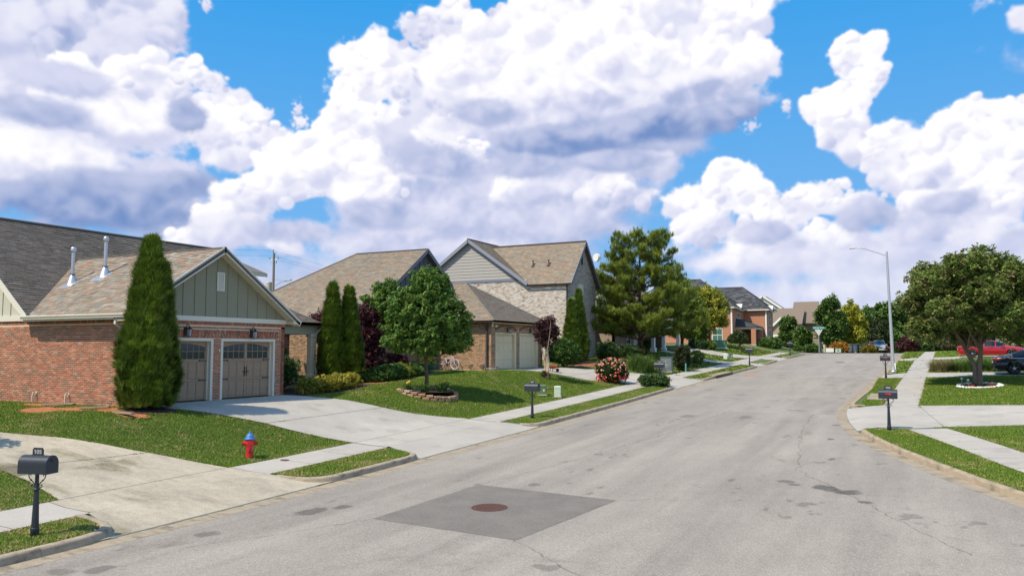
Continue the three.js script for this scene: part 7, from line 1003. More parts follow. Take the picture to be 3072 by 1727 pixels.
// ---------------------------------------------------------------- covers in the road and the pavement
function roundCover(name, label, x, s, r, h, off, ringM, lidM) {
  const g = thing(name, label, 'manhole cover', [0, 0, 0]), n = 40, tilt = (px, ps) => h(px, ps) + off, pos = [], pos2 = []; const P = (a, q, o) => { const px = x + Math.cos(a) * q, ps = s + Math.sin(a) * q; return V(px, tilt(px, ps) + o, -ps); };
  for (let i = 0; i < n; i++) { const a = i / n * 6.2832, b = (i + 1) / n * 6.2832; for (const t of [[P(a, r, 0), P(b, r, 0), P(b, r * 0.9, 0.004)], [P(a, r, 0), P(b, r * 0.9, 0.004), P(a, r * 0.9, 0.004)], [P(a, r * 0.9, 0.004), P(b, r * 0.9, 0.004), P(b, r * 0.885, -0.001)], [P(a, r * 0.9, 0.004), P(b, r * 0.885, -0.001), P(a, r * 0.885, -0.001)]]) for (const v of t) pos.push(...v.toArray()); for (const v of [P(a, r * 0.885, 0.001), P(b, r * 0.885, 0.001), V(x, tilt(x, s) + 0.001, -s)]) pos2.push(...v.toArray()); }
  part('ring', soup(pos), ringM, g); const uv = []; for (let i = 0; i < pos2.length; i += 3) uv.push(pos2[i], -pos2[i + 2]); part('lid', soup(pos2, null, uv), lidM, g);
  if (r > 0.3) { const bars = []; for (let i = -5; i <= 5; i++) for (let j = -5; j <= 5; j++) if (Math.hypot(i, j) < 5.2 && (i + j) % 2 === 0) { const px = x + i * r * 0.15, ps = s + j * r * 0.15; bars.push(rbox(r * 0.1, 0.008, r * 0.1, 0.003, px, tilt(px, ps) + 0.004, -ps)); } const st = part('studs', bars, lidM, g); st.userData.kind = 'stuff'; }
  settle(g, x, h(x, s), s);
}
M.rust = mat(0xffffff, { roughness: 0.8, metalness: 0.2, map: tex(128, 128, (u, v) => { const k = 0.6 + 0.8 * fb(u * 12, v * 12, 12, 4); return [0.115 * k, 0.052 * k, 0.036 * k]; }, { repeat: [2, 2] }) });
roundCover('manhole_cover', 'rusty round manhole cover in the dark square patch', -8.13, 14.85, 0.385, hRoad, 0.008, M.rust, M.rust);
roundCover('valve_cover', 'small rusty cover in the pavement below the hydrant', -15.58, 16.78, 0.125, hL, 0.018, M.rust, M.rust);
roundCover('manhole_cover', 'flat manhole cover far up the street', -6.25, 76.0, 0.40, hRoad, 0.006, mat([0.05, 0.05, 0.05]), mat([0.04, 0.04, 0.04]));
struct('paint_mark', drape([[-10.9, 56.6], [-10.4, 58.9], [-10.25, 58.9], [-10.6, 56.6]], hRoad, 0.006, 0.5), mat([0.5, 0.16, 0.05]));
{ // storm drain inlet in the left kerb
  const g = thing('storm_drain', 'dark storm drain slot in the kerb', 'storm drain'), a = L(54.6), b = L(58.2); part('slot', bar(at(a[0] + 0.03, a[1], R(a[1]) + 0.07), at(b[0] + 0.03, b[1], R(b[1]) + 0.07), 0.08, 0.11), M.black, g); part('hood', bar(at(a[0] - 0.2, a[1] - 0.2, hL(a[0], a[1]) + 0.03), at(b[0] - 0.2, b[1] + 0.2, hL(b[0], b[1]) + 0.03), 0.55, 0.07), M.kerb, g); settle(g, a[0], R(56), 56.4);
}
// ---------------------------------------------------------------- utility boxes
const utilGreen = mat([0.10, 0.17, 0.085], { roughness: 0.6 }), utilPale = mat([0.50, 0.60, 0.48], { roughness: 0.6 });
function pedestal(label, x, s, w, h, m, cap, turn = 0.4) { const g = thing('utility_pedestal', label, 'utility box', [x, hL(x, s), -s], turn, 'utility boxes on the lawns'); part('housing', rbox(w, h * 0.85, w * 0.8, 0.04, 0, h * 0.43, 0), m, g); part('cover', rbox(w * 1.06, h * 0.28, w * 0.86, 0.06, 0, h * 0.87, 0), m, g); part('base', rbox(w * 1.2, 0.06, w, 0.015, 0, 0.03, 0), cap ?? M.concrete, g); if (m === utilGreen) part('warning_label', bx(0.08, 0.11, 0.004, w * 0.18, h * 0.5, w * 0.402), mat([0.6, 0.55, 0.35]), g); }
pedestal('green utility box behind mailbox 107', -17.0, 36.6, 0.40, 0.54, utilGreen); pedestal('pale green utility pedestal beside the pavement', -16.3, 36.9, 0.34, 0.58, utilPale);
pedestal('white utility pedestal by the upper drive', -15.5, 72.3, 0.30, 0.52, M.white); pedestal('green utility box by the upper drive', -15.3, 73.6, 0.34, 0.55, utilGreen);
{ const g = thing('utility_cabinet', 'tall weathered grey utility cabinet beside the pavement', 'utility box', [-15.9, hL(-15.9, 55), -55], 0.1), gm = mat(0xffffff, { roughness: 0.7, map: tex(128, 128, (u, v) => { const k = 0.8 + 0.5 * smooth(0.5, 0.7, fb(u * 6, v * 6, 6, 4)); return [0.19 * k, 0.225 * k, 0.235 * k]; }, { repeat: [1, 1] }) }); part('housing', rbox(0.78, 1.0, 0.5, 0.02, 0, 0.5, 0), gm, g); part('door', rbox(0.7, 0.86, 0.02, 0.008, 0, 0.5, 0.255), gm, g); part('lid', rbox(0.84, 0.05, 0.56, 0.015, 0, 1.03, 0), gm, g); part('plinth', rbox(0.9, 0.08, 0.62, 0.01, 0, 0.03, 0), M.concrete, g); }
{ const g = thing('marker_post', 'short teal marker post beside the pavement', 'marker post', [-14.95, hL(-14.95, 56.6), -56.6]); part('post', cyl(0.055, 0.06, 0.55, 12, 0, 0.27, 0), mat([0.10, 0.30, 0.26]), g); part('cap', lathe([[0, 0.62], [0.04, 0.61], [0.06, 0.57], [0.06, 0.53]], 12), mat([0.12, 0.34, 0.3]), g); }
{ const g = thing('transformer_box', 'big green transformer box on the lawn up the hill', 'utility box', [-18.4, hL(-18.4, 82.6), -82.6], 0.45), gm = mat([0.07, 0.19, 0.105], { roughness: 0.55 }); part('cabinet', rbox(1.6, 0.72, 0.9, 0.03, 0, 0.46, 0), gm, g); part('lid', rbox(1.64, 0.05, 0.94, 0.015, 0, 0.84, 0), gm, g); part('plinth', rbox(1.62, 0.16, 0.92, 0.01, 0, 0.06, 0), mat([0.33, 0.45, 0.36]), g); part('door_seam', bx(0.012, 0.66, 0.006, 0, 0.46, 0.452), M.black, g); }
// ---------------------------------------------------------------- street lamp
{
  const x = -1.62, s = 60.6, y = hR(x, s), g = thing('street_lamp', 'tall grey street lamp with a long arm over the road', 'street lamp'); const top = V(x - 0.15, y + 8.3, -s);
  part('pole', [taper(V(x, y, -s), top, 0.115, 0.07, 20), new THREE.SphereGeometry(0.07, 12, 8).translate(...top.toArray())], M.pole, g); part('base_cover', lathe([[0.2, 0], [0.2, 0.06], [0.14, 0.12], [0.125, 0.4]], 20).translate(x, y, -s), M.pole, g);
  part('arm', tube([[top.x, top.y - 0.28, -s], [top.x - 0.8, top.y + 0.06, -s + 0.02], [top.x - 1.5, top.y + 0.32, -s + 0.05], [top.x - 2.0, top.y + 0.38, -s + 0.06]], 0.035, 30, 10), M.pole, g); part('lamp_head', [rbox(0.5, 0.06, 0.2, 0.025, top.x - 2.15, top.y + 0.38, -s + 0.06), rbox(0.34, 0.03, 0.14, 0.01, top.x - 2.2, top.y + 0.345, -s + 0.06)], M.pole, g); part('access_panel', rbox(0.14, 0.45, 0.03, 0.01, x + 0.10, y + 0.4, -s + 0.06), M.white, g); settle(g, x, y, s);
}
// ---------------------------------------------------------------- road sign at the junction
{
  const x = -11.6, s = 110.6, y = R(s) + 0.12, g = thing('road_sign', 'green street name sign above a grey triangular sign', 'road sign', [x, y, -s], 0.1), teal = mat([0.02, 0.30, 0.27], { roughness: 0.4 });
  part('post', cyl(0.045, 0.045, 3.2, 10, 0, 1.6, 0), M.pole, g); const t = new THREE.Shape([[-0.5, 0], [0.5, 0], [0, -0.86]].map((p) => new THREE.Vector2(...p))); part('triangle_plate', new THREE.ExtrudeGeometry(t, { depth: 0.012, bevelEnabled: false }).translate(0, 2.95, 0.05), mat([0.55, 0.56, 0.56], { roughness: 0.5 }), g);
  const bl = part('name_blade', rbox(1.42, 0.30, 0.02, 0.008, 0, 3.18, 0.0), teal, g); part('name_text', words('GREEN ROCK TR', 0.125).translate(0, 3.18, 0.012), M.white, bl); part('cross_blade', rbox(0.02, 0.2, 0.9, 0.008, 0, 3.45, 0), mat([0.02, 0.14, 0.11]), g); part('bracket', cyl(0.05, 0.05, 0.1, 8, 0, 3.35, 0), M.pole, g);
}
// ---------------------------------------------------------------- cars
const paints = { red: phys([0.42, 0.006, 0.012], { roughness: 0.3, clearcoat: 1, clearcoatRoughness: 0.04, metalness: 0.25 }), navy: phys([0.008, 0.012, 0.022], { roughness: 0.3, clearcoat: 1, clearcoatRoughness: 0.04 }), silver: phys([0.55, 0.53, 0.50], { roughness: 0.3, metalness: 0.5, clearcoat: 1, clearcoatRoughness: 0.05 }), white: phys([0.7, 0.72, 0.73], { roughness: 0.3, clearcoat: 1, clearcoatRoughness: 0.05 }) };
M.carGlass = phys([0.012, 0.016, 0.02], { roughness: 0.03, specularIntensity: 1 }); M.tail = phys([0.5, 0.01, 0.012], { roughness: 0.15, clearcoat: 1 });
function car(label, x, y, s, turn, paintM, o = {}) { // length along local x, tail at x = 0
  const L0 = o.L ?? 4.85, Wd = o.W ?? 0.915, roofY = o.roof ?? 1.46, suv = !!o.suv, g = thing('parked_car', label, 'car', [x, y, -s], turn), wr = o.wr ?? 0.335, ax = [1.05, 1.05 + (o.wb ?? 2.8)], belt = o.belt ?? 0.93;
  const roofPts = suv ? [[0, 0.95], [0.1, 1.12], [0.3, 1.55], [0.6, roofY], [2.6, roofY], [3.45, 1.12], [L0 - 0.25, 0.98], [L0, 0.72]] : [[0, 0.88], [0.12, 1.03], [0.55, 1.07], [0.95, 1.22], [1.5, roofY - 0.05], [2.05, roofY], [2.6, roofY - 0.02], [2.95, roofY - 0.10], [3.85, 0.99], [L0 - 0.3, 0.84], [L0, 0.62]];
  const beltY = (u) => clamp(interp([[0, belt - 0.02], [L0 * 0.75, belt], [L0 - 0.4, belt - 0.14], [L0, 0.56]], u), 0.5, 1.2), us = [0, 0.02, 0.06, ...range(0.14, L0 - 0.14, 0.07), L0 - 0.06, L0 - 0.02, L0], rings = us.map((u) => {
    const e = Math.min(1, Math.min(u, L0 - u) / 0.55), w = Wd * (0.80 + 0.20 * Math.sqrt(1 - (1 - e) * (1 - e))); let yb = 0.21 + 0.10 * (1 - smooth(0, 0.35, Math.min(u, L0 - u))); for (const c of ax) { const q = (wr + 0.055) ** 2 - (u - c) ** 2; if (q > 0) yb = Math.max(yb, wr + Math.sqrt(q)); }
    const top = interp(roofPts, u), bt = Math.min(beltY(u), top - 0.02), cab = clamp((top - bt - 0.06) / 0.4, 0, 1), wr2 = lerp(w * 0.90, w * 0.70, cab), y1 = Math.max(yb + 0.02, 0.34), y2 = Math.max(yb + 0.04, 0.62), bb = Math.max(bt, y2 + 0.02);
    return { u, p: [[yb, 0], [yb, w * 0.90], [y1, w * 0.985], [y2, w], [bb, w * 0.955], [Math.max(top - 0.045, bb + 0.01), wr2], [Math.max(top - 0.01, bb + 0.02), wr2 * 0.86], [Math.max(top + 0.012, bb + 0.03), 0]], cab };
  });
  const body = [], glass = [], side0 = suv ? 0.5 : 0.98, side1 = suv ? 3.2 : 3.45, pillars = suv ? [1.25, 2.3] : [1.95, 2.75];
  for (let i = 0; i < rings.length - 1; i++) for (let j = 0; j < 7; j++) for (const m of [1, -1]) {
    const A = rings[i], B = rings[i + 1], um = (A.u + B.u) / 2, P = (r, k) => V(r.u, r.p[k][0], m * r.p[k][1]), cab = (A.cab + B.cab) / 2, isSide = j === 4 && cab > 0.3 && um > side0 && um < side1 && !pillars.some((q) => Math.abs(um - q) < 0.04), screen = j >= 5 && j <= 6 && (suv ? (um > 2.68 && um < 3.4) || (um > 0.12 && um < 0.5) : (um > 0.85 && um < 1.6) || (um > 2.95 && um < 3.8));
    const t = isSide || screen ? glass : body; for (const v of [P(A, j), P(B, j), P(B, j + 1), P(A, j), P(B, j + 1), P(A, j + 1)]) t.push(...v.toArray());
  }
  for (const r of [rings[0], rings[rings.length - 1]]) for (let j = 0; j < 7; j++) for (const m of [1, -1]) { const c = V(r.u, 0.55, 0); body.push(...c.toArray(), r.u, r.p[j][0], m * r.p[j][1], r.u, r.p[j + 1][0], m * r.p[j + 1][1]); }
  const smoothGeo = (a) => { const q = new THREE.BufferGeometry(); q.setAttribute('position', new THREE.Float32BufferAttribute(a, 3)); const m = mergeVertices(q, 1e-4); m.computeVertexNormals(); return m; };
  part('body', smoothGeo(body), paintM, g); part('window', smoothGeo(glass), M.carGlass, g); part('underbody', bx(L0 - 0.7, 0.18, Wd * 1.5, L0 / 2, 0.32, 0), M.black, g);
  const w2 = Wd; for (const c of ax) for (const m of [1, -1]) { const wh = new THREE.Group(); wh.name = 'wheel'; wh.position.set(c, wr, m * (w2 - 0.10)); g.add(wh); part('tyre', new THREE.TorusGeometry(wr - 0.075, 0.078, 10, 30).scale(1, 1, 1.25), M.rubber, wh); const sp = [cyl(wr - 0.1, wr - 0.1, 0.02, 28).rotateX(Math.PI / 2).translate(0, 0, m * -0.02)]; part('brake_disc', sp, M.black, wh); part('rim', [new THREE.TorusGeometry(wr - 0.105, 0.018, 6, 30).translate(0, 0, m * 0.06), cyl(0.05, 0.05, 0.04, 12).rotateX(Math.PI / 2).translate(0, 0, m * 0.06), ...Array.from({ length: 10 }, (_, k) => bx(0.028, wr - 0.13, 0.03, (k % 2 ? 0.016 : -0.016), (wr - 0.1) / 2, m * 0.055).rotateZ(Math.floor(k / 2) * 1.2566 + (k % 2) * 0.22))], M.galv, wh); part('arch_liner', new THREE.CylinderGeometry(wr + 0.05, wr + 0.05, 0.3, 24, 1, true, -Math.PI / 2 - 0.3, Math.PI + 0.6).rotateX(Math.PI / 2).translate(0, 0, m * -0.10), M.black, wh); }
  for (const m of [1, -1]) { part('tail_light', rbox(0.34, 0.13, 0.05, 0.02, 0.20, 0.86, m * (Wd * 0.955)).rotateY(0), M.tail, g); part('tail_light', rbox(0.05, 0.13, 0.34, 0.02, 0.02, 0.86, m * (Wd * 0.58)), M.tail, g); part('headlight', rbox(0.3, 0.10, 0.26, 0.03, L0 - 0.2, 0.64, m * (Wd * 0.7)), phys([0.7, 0.72, 0.74], { roughness: 0.08, clearcoat: 1 }), g); part('mirror', rbox(0.12, 0.11, 0.2, 0.03, suv ? 3.0 : 3.3, belt + 0.07, m * (Wd + 0.06)), paintM, g); part('door_handle', rbox(0.16, 0.025, 0.03, 0.008, 2.1, belt - 0.11, m * (Wd * 0.985)), M.chrome, g); part('door_handle', rbox(0.16, 0.025, 0.03, 0.008, 3.0, belt - 0.11, m * (Wd * 0.985)), M.chrome, g); part('window_trim', bar(V(side0 - 0.2, belt + 0.008, m * Wd * 0.965), V(side1 + 0.25, belt + 0.004, m * Wd * 0.965), 0.015, 0.02), M.chrome, g); part('door_seam', [1.55, 2.5, 3.5].map((u) => bar(V(u, 0.32, m * (Wd + 0.001)), V(u, belt - 0.03, m * Wd * 0.972), 0.008, 0.008)), M.black, g); }
  part('bumper_trim', [rbox(0.08, 0.16, Wd * 1.5, 0.03, 0.05, 0.36, 0)], M.black, g); part('number_plate', rbox(0.02, 0.12, 0.3, 0.005, -0.005, 0.7, 0), M.white, g); if (o.grille) part('grille', rbox(0.06, 0.16, Wd * 1.0, 0.02, L0 - 0.01, 0.66, 0), M.black, g);
  return g;
}
car('dark blue sedan with lit red tail light at the right edge', 3.95, hR(5, 56.6) + 0.02, 56.55, 0, paints.navy, { L: 4.8 });
car('shiny red sedan parked behind the big crape myrtle', 2.95, hR(4, 78.6) + 0.03, 78.6, 0.0, paints.red, { L: 4.95, wb: 2.85 });
{ const [x, s] = polar(-2.35, 124); car('silver sport utility car facing down the street', x, R(s) + 0.12, s + 4.4, -Math.PI / 2, paints.silver, { suv: true, L: 4.5, W: 0.93, roof: 1.72, belt: 1.02, wr: 0.36, wb: 2.7, grille: true }); const [x2, s2] = polar(-3.95, 122); car('white car at the end of the street behind the bins', x2, R(s2) + 0.05, s2 + 4, -Math.PI / 2, paints.white, { L: 4.6 }); const [x3, s3] = polar(-3.15, 126); car('red car half hidden by the orange bush', x3 - 1.2, R(s3) + 0.18, s3, 0.25, paints.red, { L: 4.4, roof: 1.5 }); }
{ const binM = mat([0.05, 0.07, 0.08], { roughness: 0.6 }), bin = (az, d, lab, m) => { const [x, s] = polar(az, d), g = thing('wheeled_bin', lab, 'bin', [x, R(s) + 0.1, -s], 0.3, 'wheeled bins at the end of the street'); const b = new THREE.CylinderGeometry(0.46, 0.36, 0.95, 4, 1).rotateY(Math.PI / 4).translate(0, 0.55, 0); part('bin_body', b, m, g); part('lid', rbox(0.72, 0.08, 0.74, 0.03, 0, 1.06, 0), m, g); for (const q of [-1, 1]) part('wheel', cyl(0.1, 0.1, 0.06, 12).rotateZ(Math.PI / 2).translate(q * 0.25, 0.1, -0.28), M.rubber, g); }; bin(-4.05, 114, 'grey wheeled bin in front of the white car', mat([0.13, 0.16, 0.19])); bin(-3.75, 114, 'blue-grey wheeled bin in front of the white car', mat([0.10, 0.13, 0.17])); bin(-3.4, 114, 'black wheeled bin beside the orange bush', binM);
  const [x, s] = polar(-5.33, 111.5), g = thing('pad_transformer', 'white pad box at the far kerb', 'utility box', [x, R(s) + 0.1, -s], 0.2); part('cabinet', rbox(0.95, 0.5, 0.6, 0.03, 0, 0.27, 0), M.white, g); part('lid', rbox(1.0, 0.05, 0.64, 0.01, 0, 0.54, 0), M.white, g); const [x1, s1] = polar(-4.8, 111.2), g1 = thing('pad_transformer', 'pale green pad box in front of the orange bush', 'utility box', [x1, R(s1) + 0.08, -s1], 0); part('cabinet', rbox(0.68, 0.48, 0.5, 0.03, 0, 0.24, 0), mat([0.36, 0.52, 0.42]), g1); part('lid', rbox(0.72, 0.05, 0.54, 0.01, 0, 0.5, 0), mat([0.36, 0.52, 0.42]), g1);
  const [x4, s4] = polar(-5.68, 111.5), p4 = thing('marker_post', 'thin pale marker post beside the road sign', 'marker post', [x4, R(s4) + 0.1, -s4]); part('post', rbox(0.1, 1.0, 0.05, 0.01, 0, 0.5, 0), mat([0.66, 0.65, 0.42]), p4); part('reflector', bx(0.08, 0.12, 0.01, 0, 0.88, 0.03), M.white, p4); }
// ---------------------------------------------------------------- things by the second garage
{
  const wx = -25.1, ws = 40.62, y = hL(wx, ws) + 0.02, g = thing('bicycle', 'white and violet bicycle leaning on the brown brick wall', 'bicycle', [wx, y, -ws], 0.0), fr = mat([0.55, 0.58, 0.75], { roughness: 0.35 }); g.rotation.x = -0.12;
  for (const q of [-0.48, 0.48]) { const w = new THREE.Group(); w.name = 'wheel'; w.position.set(q, 0.31, 0); g.add(w); part('tyre', new THREE.TorusGeometry(0.29, 0.022, 8, 30), q > 0 ? mat([0.5, 0.48, 0.6]) : M.rubber, w); part('rim', [new THREE.TorusGeometry(0.265, 0.008, 6, 30), ...[0, 1, 2, 3, 4, 5].map((k) => taper(V(0, -0.26, 0), V(0, 0.26, 0), 0.003, 0.003, 4).rotateZ(k * 0.52))], M.galv, w); }
  const F = (a, b, r = 0.018) => taper(V(...a), V(...b), r, r, 8); part('frame', [F([-0.48, 0.31, 0], [-0.05, 0.3, 0]), F([-0.05, 0.3, 0], [-0.2, 0.72, 0]), F([-0.05, 0.3, 0], [0.3, 0.68, 0], 0.022), F([-0.18, 0.62, 0], [0.3, 0.72, 0], 0.02), F([-0.48, 0.31, 0], [-0.19, 0.64, 0], 0.012), F([0.3, 0.74, 0], [0.48, 0.31, 0])], fr, g); part('saddle', rbox(0.24, 0.06, 0.13, 0.03, -0.22, 0.78, 0), M.black, g); part('handlebar', tube([[0.26, 0.92, -0.26], [0.3, 0.9, -0.1], [0.28, 0.84, 0], [0.3, 0.9, 0.1], [0.26, 0.92, 0.26]], 0.014, 20), M.black, g); part('crank', [cyl(0.08, 0.08, 0.01, 16).rotateX(Math.PI / 2).translate(-0.05, 0.3, 0.03), rbox(0.17, 0.02, 0.02, 0.005, 0.0, 0.25, 0.05)], M.black, g);
}
{ const x = -25.2, s = 38.6, g = thing('garden_tub', 'green plastic garden tub with trailing plants by the wall', 'tub', [x, hL(x, s), -s]), gm = mat([0.03, 0.19, 0.11], { roughness: 0.4 }); part('tub', lathe([[0, 0.02], [0.34, 0.02], [0.44, 0.36], [0.47, 0.38], [0.43, 0.36], [0.35, 0.08]], 24), gm, g); part('handle', [tube([[0.45, 0.37, 0.1], [0.56, 0.45, 0.05], [0.56, 0.45, -0.05], [0.45, 0.37, -0.1]], 0.02, 14), tube([[-0.45, 0.37, 0.1], [-0.56, 0.45, 0.05], [-0.56, 0.45, -0.05], [-0.45, 0.37, -0.1]], 0.02, 14)], gm, g); reseed(500); const l = []; for (let i = 0; i < 120; i++) l.push({ p: V(rr(-0.35, 0.35), rr(0.3, 0.95), rr(-0.35, 0.35)), q: turnAny(), s: V(1, 1, 1).multiplyScalar(rr(1, 1.6)), c: tone([...lime, ...gold.slice(0, 1)], 0.2) }); instances('foliage', G.small, M.leaf, l, g); }
[[-23.1, 39.85, 'left one of two small tan planters by the drive'], [-22.55, 40.2, 'right one of two small tan planters by the drive']].forEach(([x, s, lab], i) => { const g = thing('urn_planter', lab, 'planter', [x, hL(x, s) + 0.015, -s], i, 'small tan planters by the drive'), m = mat([0.36, 0.25, 0.14], { bumpMap: brushed, bumpScale: 0.01 }); part('bowl', lathe([[0, 0.1], [0.08, 0.11], [0.16, 0.2], [0.19, 0.32], [0.2, 0.36], [0.17, 0.34]], 18), m, g); part('foot', lathe([[0.13, 0], [0.13, 0.03], [0.06, 0.06], [0.07, 0.11]], 16), m, g); part('rim', new THREE.TorusGeometry(0.19, 0.02, 6, 20).rotateX(Math.PI / 2).translate(0, 0.36, 0), mat([0.45, 0.33, 0.2]), g); part('soil', new THREE.CircleGeometry(0.17, 18).rotateX(-Math.PI / 2).translate(0, 0.335, 0), M.mulch, g); });
{ const x = -22.0, s = 40.35, g = thing('kick_scooter', 'kick scooter propped against the garage corner', 'scooter', [x, hL(x, s) + 0.02, -s], 0.3); part('deck', rbox(0.62, 0.03, 0.12, 0.012, 0.0, 0.09, 0), mat([0.5, 0.5, 0.52]), g); part('stem', taper(V(-0.34, 0.1, 0), V(-0.46, 0.88, 0), 0.018, 0.015, 10), M.galv, g); part('handlebar', tube([[-0.46, 0.88, -0.2], [-0.47, 0.9, 0], [-0.46, 0.88, 0.2]], 0.016, 12), M.black, g); for (const q of [-0.4, 0.34]) part('wheel', new THREE.TorusGeometry(0.07, 0.025, 8, 18).translate(q, 0.09, 0), q > 0 ? mat([0.3, 0.05, 0.2]) : M.rubber, g); part('mudguard', rbox(0.12, 0.02, 0.08, 0.008, 0.36, 0.17, 0), M.black, g); }
{ const x = -19.65, s = 43.95, g = thing('toy_wheelbarrow', 'small red toy wheelbarrow on the drive', 'toy wheelbarrow', [x, hL(x, s) + 0.02, -s], 0.5), rm = mat([0.62, 0.03, 0.012], { roughness: 0.35 }); const b = new THREE.CylinderGeometry(0.34, 0.2, 0.16, 4, 1, true).rotateY(Math.PI / 4).scale(1.05, 1, 0.75).translate(-0.02, 0.28, 0); part('tray', [b, new THREE.PlaneGeometry(0.29, 0.21).rotateX(-Math.PI / 2).translate(-0.02, 0.202, 0)], rm, g); part('wheel', [new THREE.TorusGeometry(0.075, 0.03, 8, 20).translate(0.22, 0.105, 0), cyl(0.05, 0.05, 0.03, 12).rotateX(Math.PI / 2).translate(0.22, 0.105, 0)], M.rubber, g); for (const q of [-0.12, 0.12]) { part('handle', tube([[0.24, 0.11, q * 0.4], [-0.1, 0.19, q], [-0.42, 0.3, q * 1.3]], 0.012, 14), M.black, g); part('leg', tube([[-0.06, 0.2, q], [-0.1, 0.02, q], [-0.18, 0.02, q], [-0.2, 0.22, q]], 0.011, 16), M.black, g); } }
{ const x = -21.9, s = 48.75, g = thing('covered_barbecue', 'dark covered barbecue in the shade right of the garage', 'barbecue', [x, hL(x, s), -s], 0.2), m = mat([0.02, 0.02, 0.022], { roughness: 0.7 }); part('cover', [rbox(1.0, 0.55, 0.5, 0.08, 0, 0.62, 0), new THREE.CylinderGeometry(0.25, 0.25, 0.7, 16, 1, false, 0, Math.PI).rotateZ(Math.PI / 2).rotateX(-Math.PI / 2).translate(0, 0.85, 0)], m, g); for (const [a, b] of [[-0.4, 0.18], [0.4, 0.18], [-0.4, -0.18], [0.4, -0.18]]) part('leg', cyl(0.025, 0.025, 0.4, 8, a, 0.2, b), m, g); }
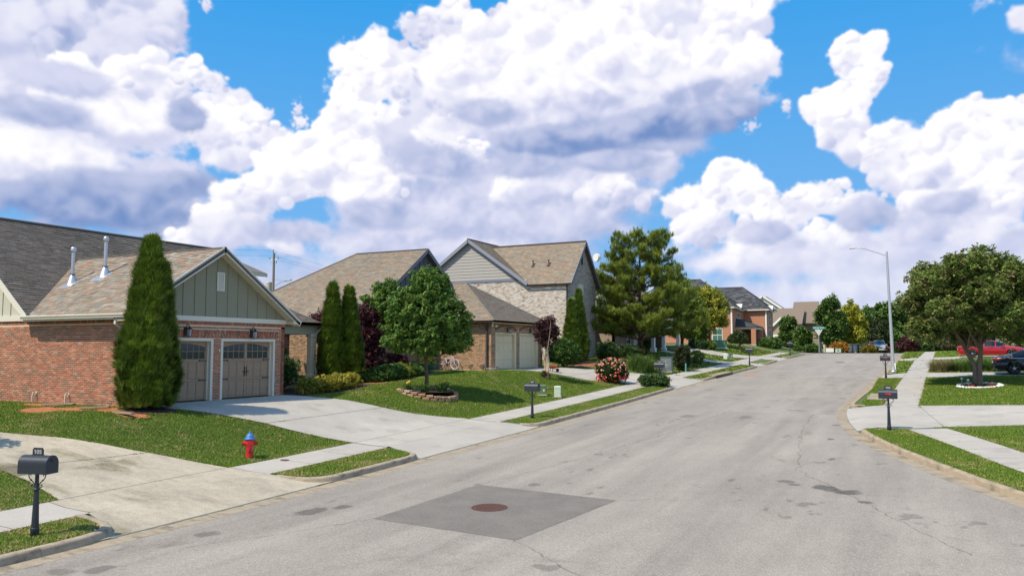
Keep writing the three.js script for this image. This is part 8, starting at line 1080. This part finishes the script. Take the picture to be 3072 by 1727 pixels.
// ---------------------------------------------------------------- utility poles and wires, radio mast
{
  const poleAt = (az, d, h, label) => { const [x, s] = polar(az, d), y = hL(x, s), g = thing('utility_pole', label, 'utility pole', [x, y - 0.3, -s], 0, 'utility poles behind the houses'), wd = mat([0.22, 0.19, 0.165], { bumpMap: brushed, bumpScale: 0.01 }); part('pole', [cyl(0.10, 0.15, h, 14, 0, h / 2, 0)], wd, g); part('top_pin', cyl(0.03, 0.03, 0.35, 8, -0.1, h + 0.15, 0), M.black, g); part('insulator', [cyl(0.05, 0.05, 0.22, 8, -0.5, h - 0.5, 0), cyl(0.05, 0.05, 0.22, 8, 0.5, h - 0.5, 0), cyl(0.04, 0.04, 0.25, 8, 0.35, h - 0.85, 0.05)], mat([0.25, 0.25, 0.27]), g); part('crossarm', bx(1.2, 0.06, 0.06, 0, h - 0.62, 0), M.white, g); part('transformer', [cyl(0.28, 0.28, 0.85, 18, -0.55, h - 3.1, 0), cyl(0.2, 0.28, 0.08, 18, -0.55, h - 2.64, 0)], mat([0.5, 0.45, 0.38], { roughness: 0.7 }), g, 'rust-stained transformer can'); part('lamp_arm', tube([[0.1, h - 3.1, 0], [0.8, h - 2.75, 0], [1.4, h - 2.6, 0]], 0.03, 14), M.pole, g); part('lamp_head', rbox(0.75, 0.12, 0.25, 0.05, 1.75, h - 2.55, 0), M.pole, g); return V(x, y - 0.3 + h, -s); };
  const a = poleAt(-43.9, 75, 9.7, 'wooden utility pole with transformer between the first two houses'), b = poleAt(-30.5, 165, 10.5, 'wooden utility pole hidden behind the second house'), c = poleAt(-66, 66, 11.4, 'wooden utility pole left of the first house');
  [[a, c, 0], [a, b, 0], [a, c, -0.5], [a, b, -0.5], [a, b, -0.75], [a, b, -2.6]].forEach(([p, q, dy], i) => { const m = p.clone().lerp(q, 0.5); m.y -= 1.0; const w = single('power_line', tube([[p.x, p.y + dy + 0.2, p.z], [m.x, m.y + dy + 0.2, m.z], [q.x, q.y + dy + 0.2, q.z]], 0.008, 40, 4), mat([0.2, 0.2, 0.21]), ['top wire left of the utility pole', 'top wire right of the utility pole', 'second wire left of the utility pole', 'second wire right of the utility pole', 'third wire right of the utility pole', 'lowest wire right of the utility pole'][i], 'wire', 'wires between the utility poles'); void w; });
  const [x, s] = polar(-20.93, 150), y0 = hL(x, s), y = 20.7, g = thing('radio_mast', 'lattice mast with a round white dish above the roofs', 'radio mast'), lat = []; for (const [p, q] of [[-0.3, -0.2], [0.3, -0.2], [0, 0.35]]) lat.push(taper(V(x + 0.9 + p, y0, -s + q), V(x + 0.9 + p, y + 0.8, -s + q), 0.035, 0.03, 6)); for (let k = 0; k < 26; k++) { const yy = y0 + (y - y0 + 0.7) * k / 26, dy = (y - y0) / 26, up = k % 2 ? [-0.3, 0.3] : [0.3, -0.3]; lat.push(taper(V(x + 0.9 + up[0], yy, -s - 0.2), V(x + 0.9 + up[1], yy + dy, -s - 0.2), 0.015, 0.015, 4), taper(V(x + 0.9 + up[0], yy, -s - 0.2), V(x + 0.9, yy + dy, -s + 0.35), 0.015, 0.015, 4)); } part('lattice', lat, M.pole, g); part('dish', cyl(0.75, 0.75, 0.5, 28).rotateX(Math.PI / 2).rotateY(-0.5).translate(x, y, -s + 0.3), M.white, g); part('mount', bx(0.7, 0.1, 0.1, x + 0.5, y, -s), M.pole, g); settle(g, x + 0.9, y0, s);
}
// ---------------------------------------------------------------- houses and trees behind the cars on the right
farHouse('tan brick house behind the parked cars on the right', 8.5, 128, { y: 3.2, brick: [[0.36, 0.30, 0.22], [0.28, 0.22, 0.16], [0.45, 0.40, 0.32]], roof: [0.2, 0.16, 0.125], build(H, x, s, y, gab, roofM) { gab('brick', x - 9, x - 3, s, s + 8, y + 3.2, 0.7); part('wall', hbox(x - 3, x + 16, s + 1.5, s + 9, y - 1.5, y + 3.2), mat([0.33, 0.27, 0.2]), H); part('roof', slab([at(x - 6, s + 1, y + 3.1), at(x + 16.5, s + 1, y + 3.1), at(x + 15, s + 6, y + 6.4), at(x - 6, s + 6, y + 6.4)], V(0, 0.15, 0)), roofM, H); for (const q of [0, 4]) sash(H, 's', s + 1.5, x + q, x + q + 1, y + 0.8, y + 2.4); } });
[[3.4, 150, 8.2, 3.6], [5.8, 160, 9.2, 4.0], [9.5, 165, 9.6, 4.2], [12.5, 150, 8.6, 4.0], [7.6, 112, 4.2, 2.0]].forEach(([az, d, h, w], i) => { const [x, s] = polar(az, d); reseed(600 + i); tree(['left one of the trees behind the big crape myrtle', 'second tree behind the big crape myrtle', 'third tree behind the big crape myrtle', 'rightmost tree behind the parked cars', 'small tree in front of the right hand tan house'][i], x, s, h, auto(h, w, 9, 0.1), 1800, G.far, midG, { sd: 600 + i, hf: hR, clump: 1.4, size: [1, 1.7], group: 'trees behind the parked cars' }); });
renderer.render(scene, camera);
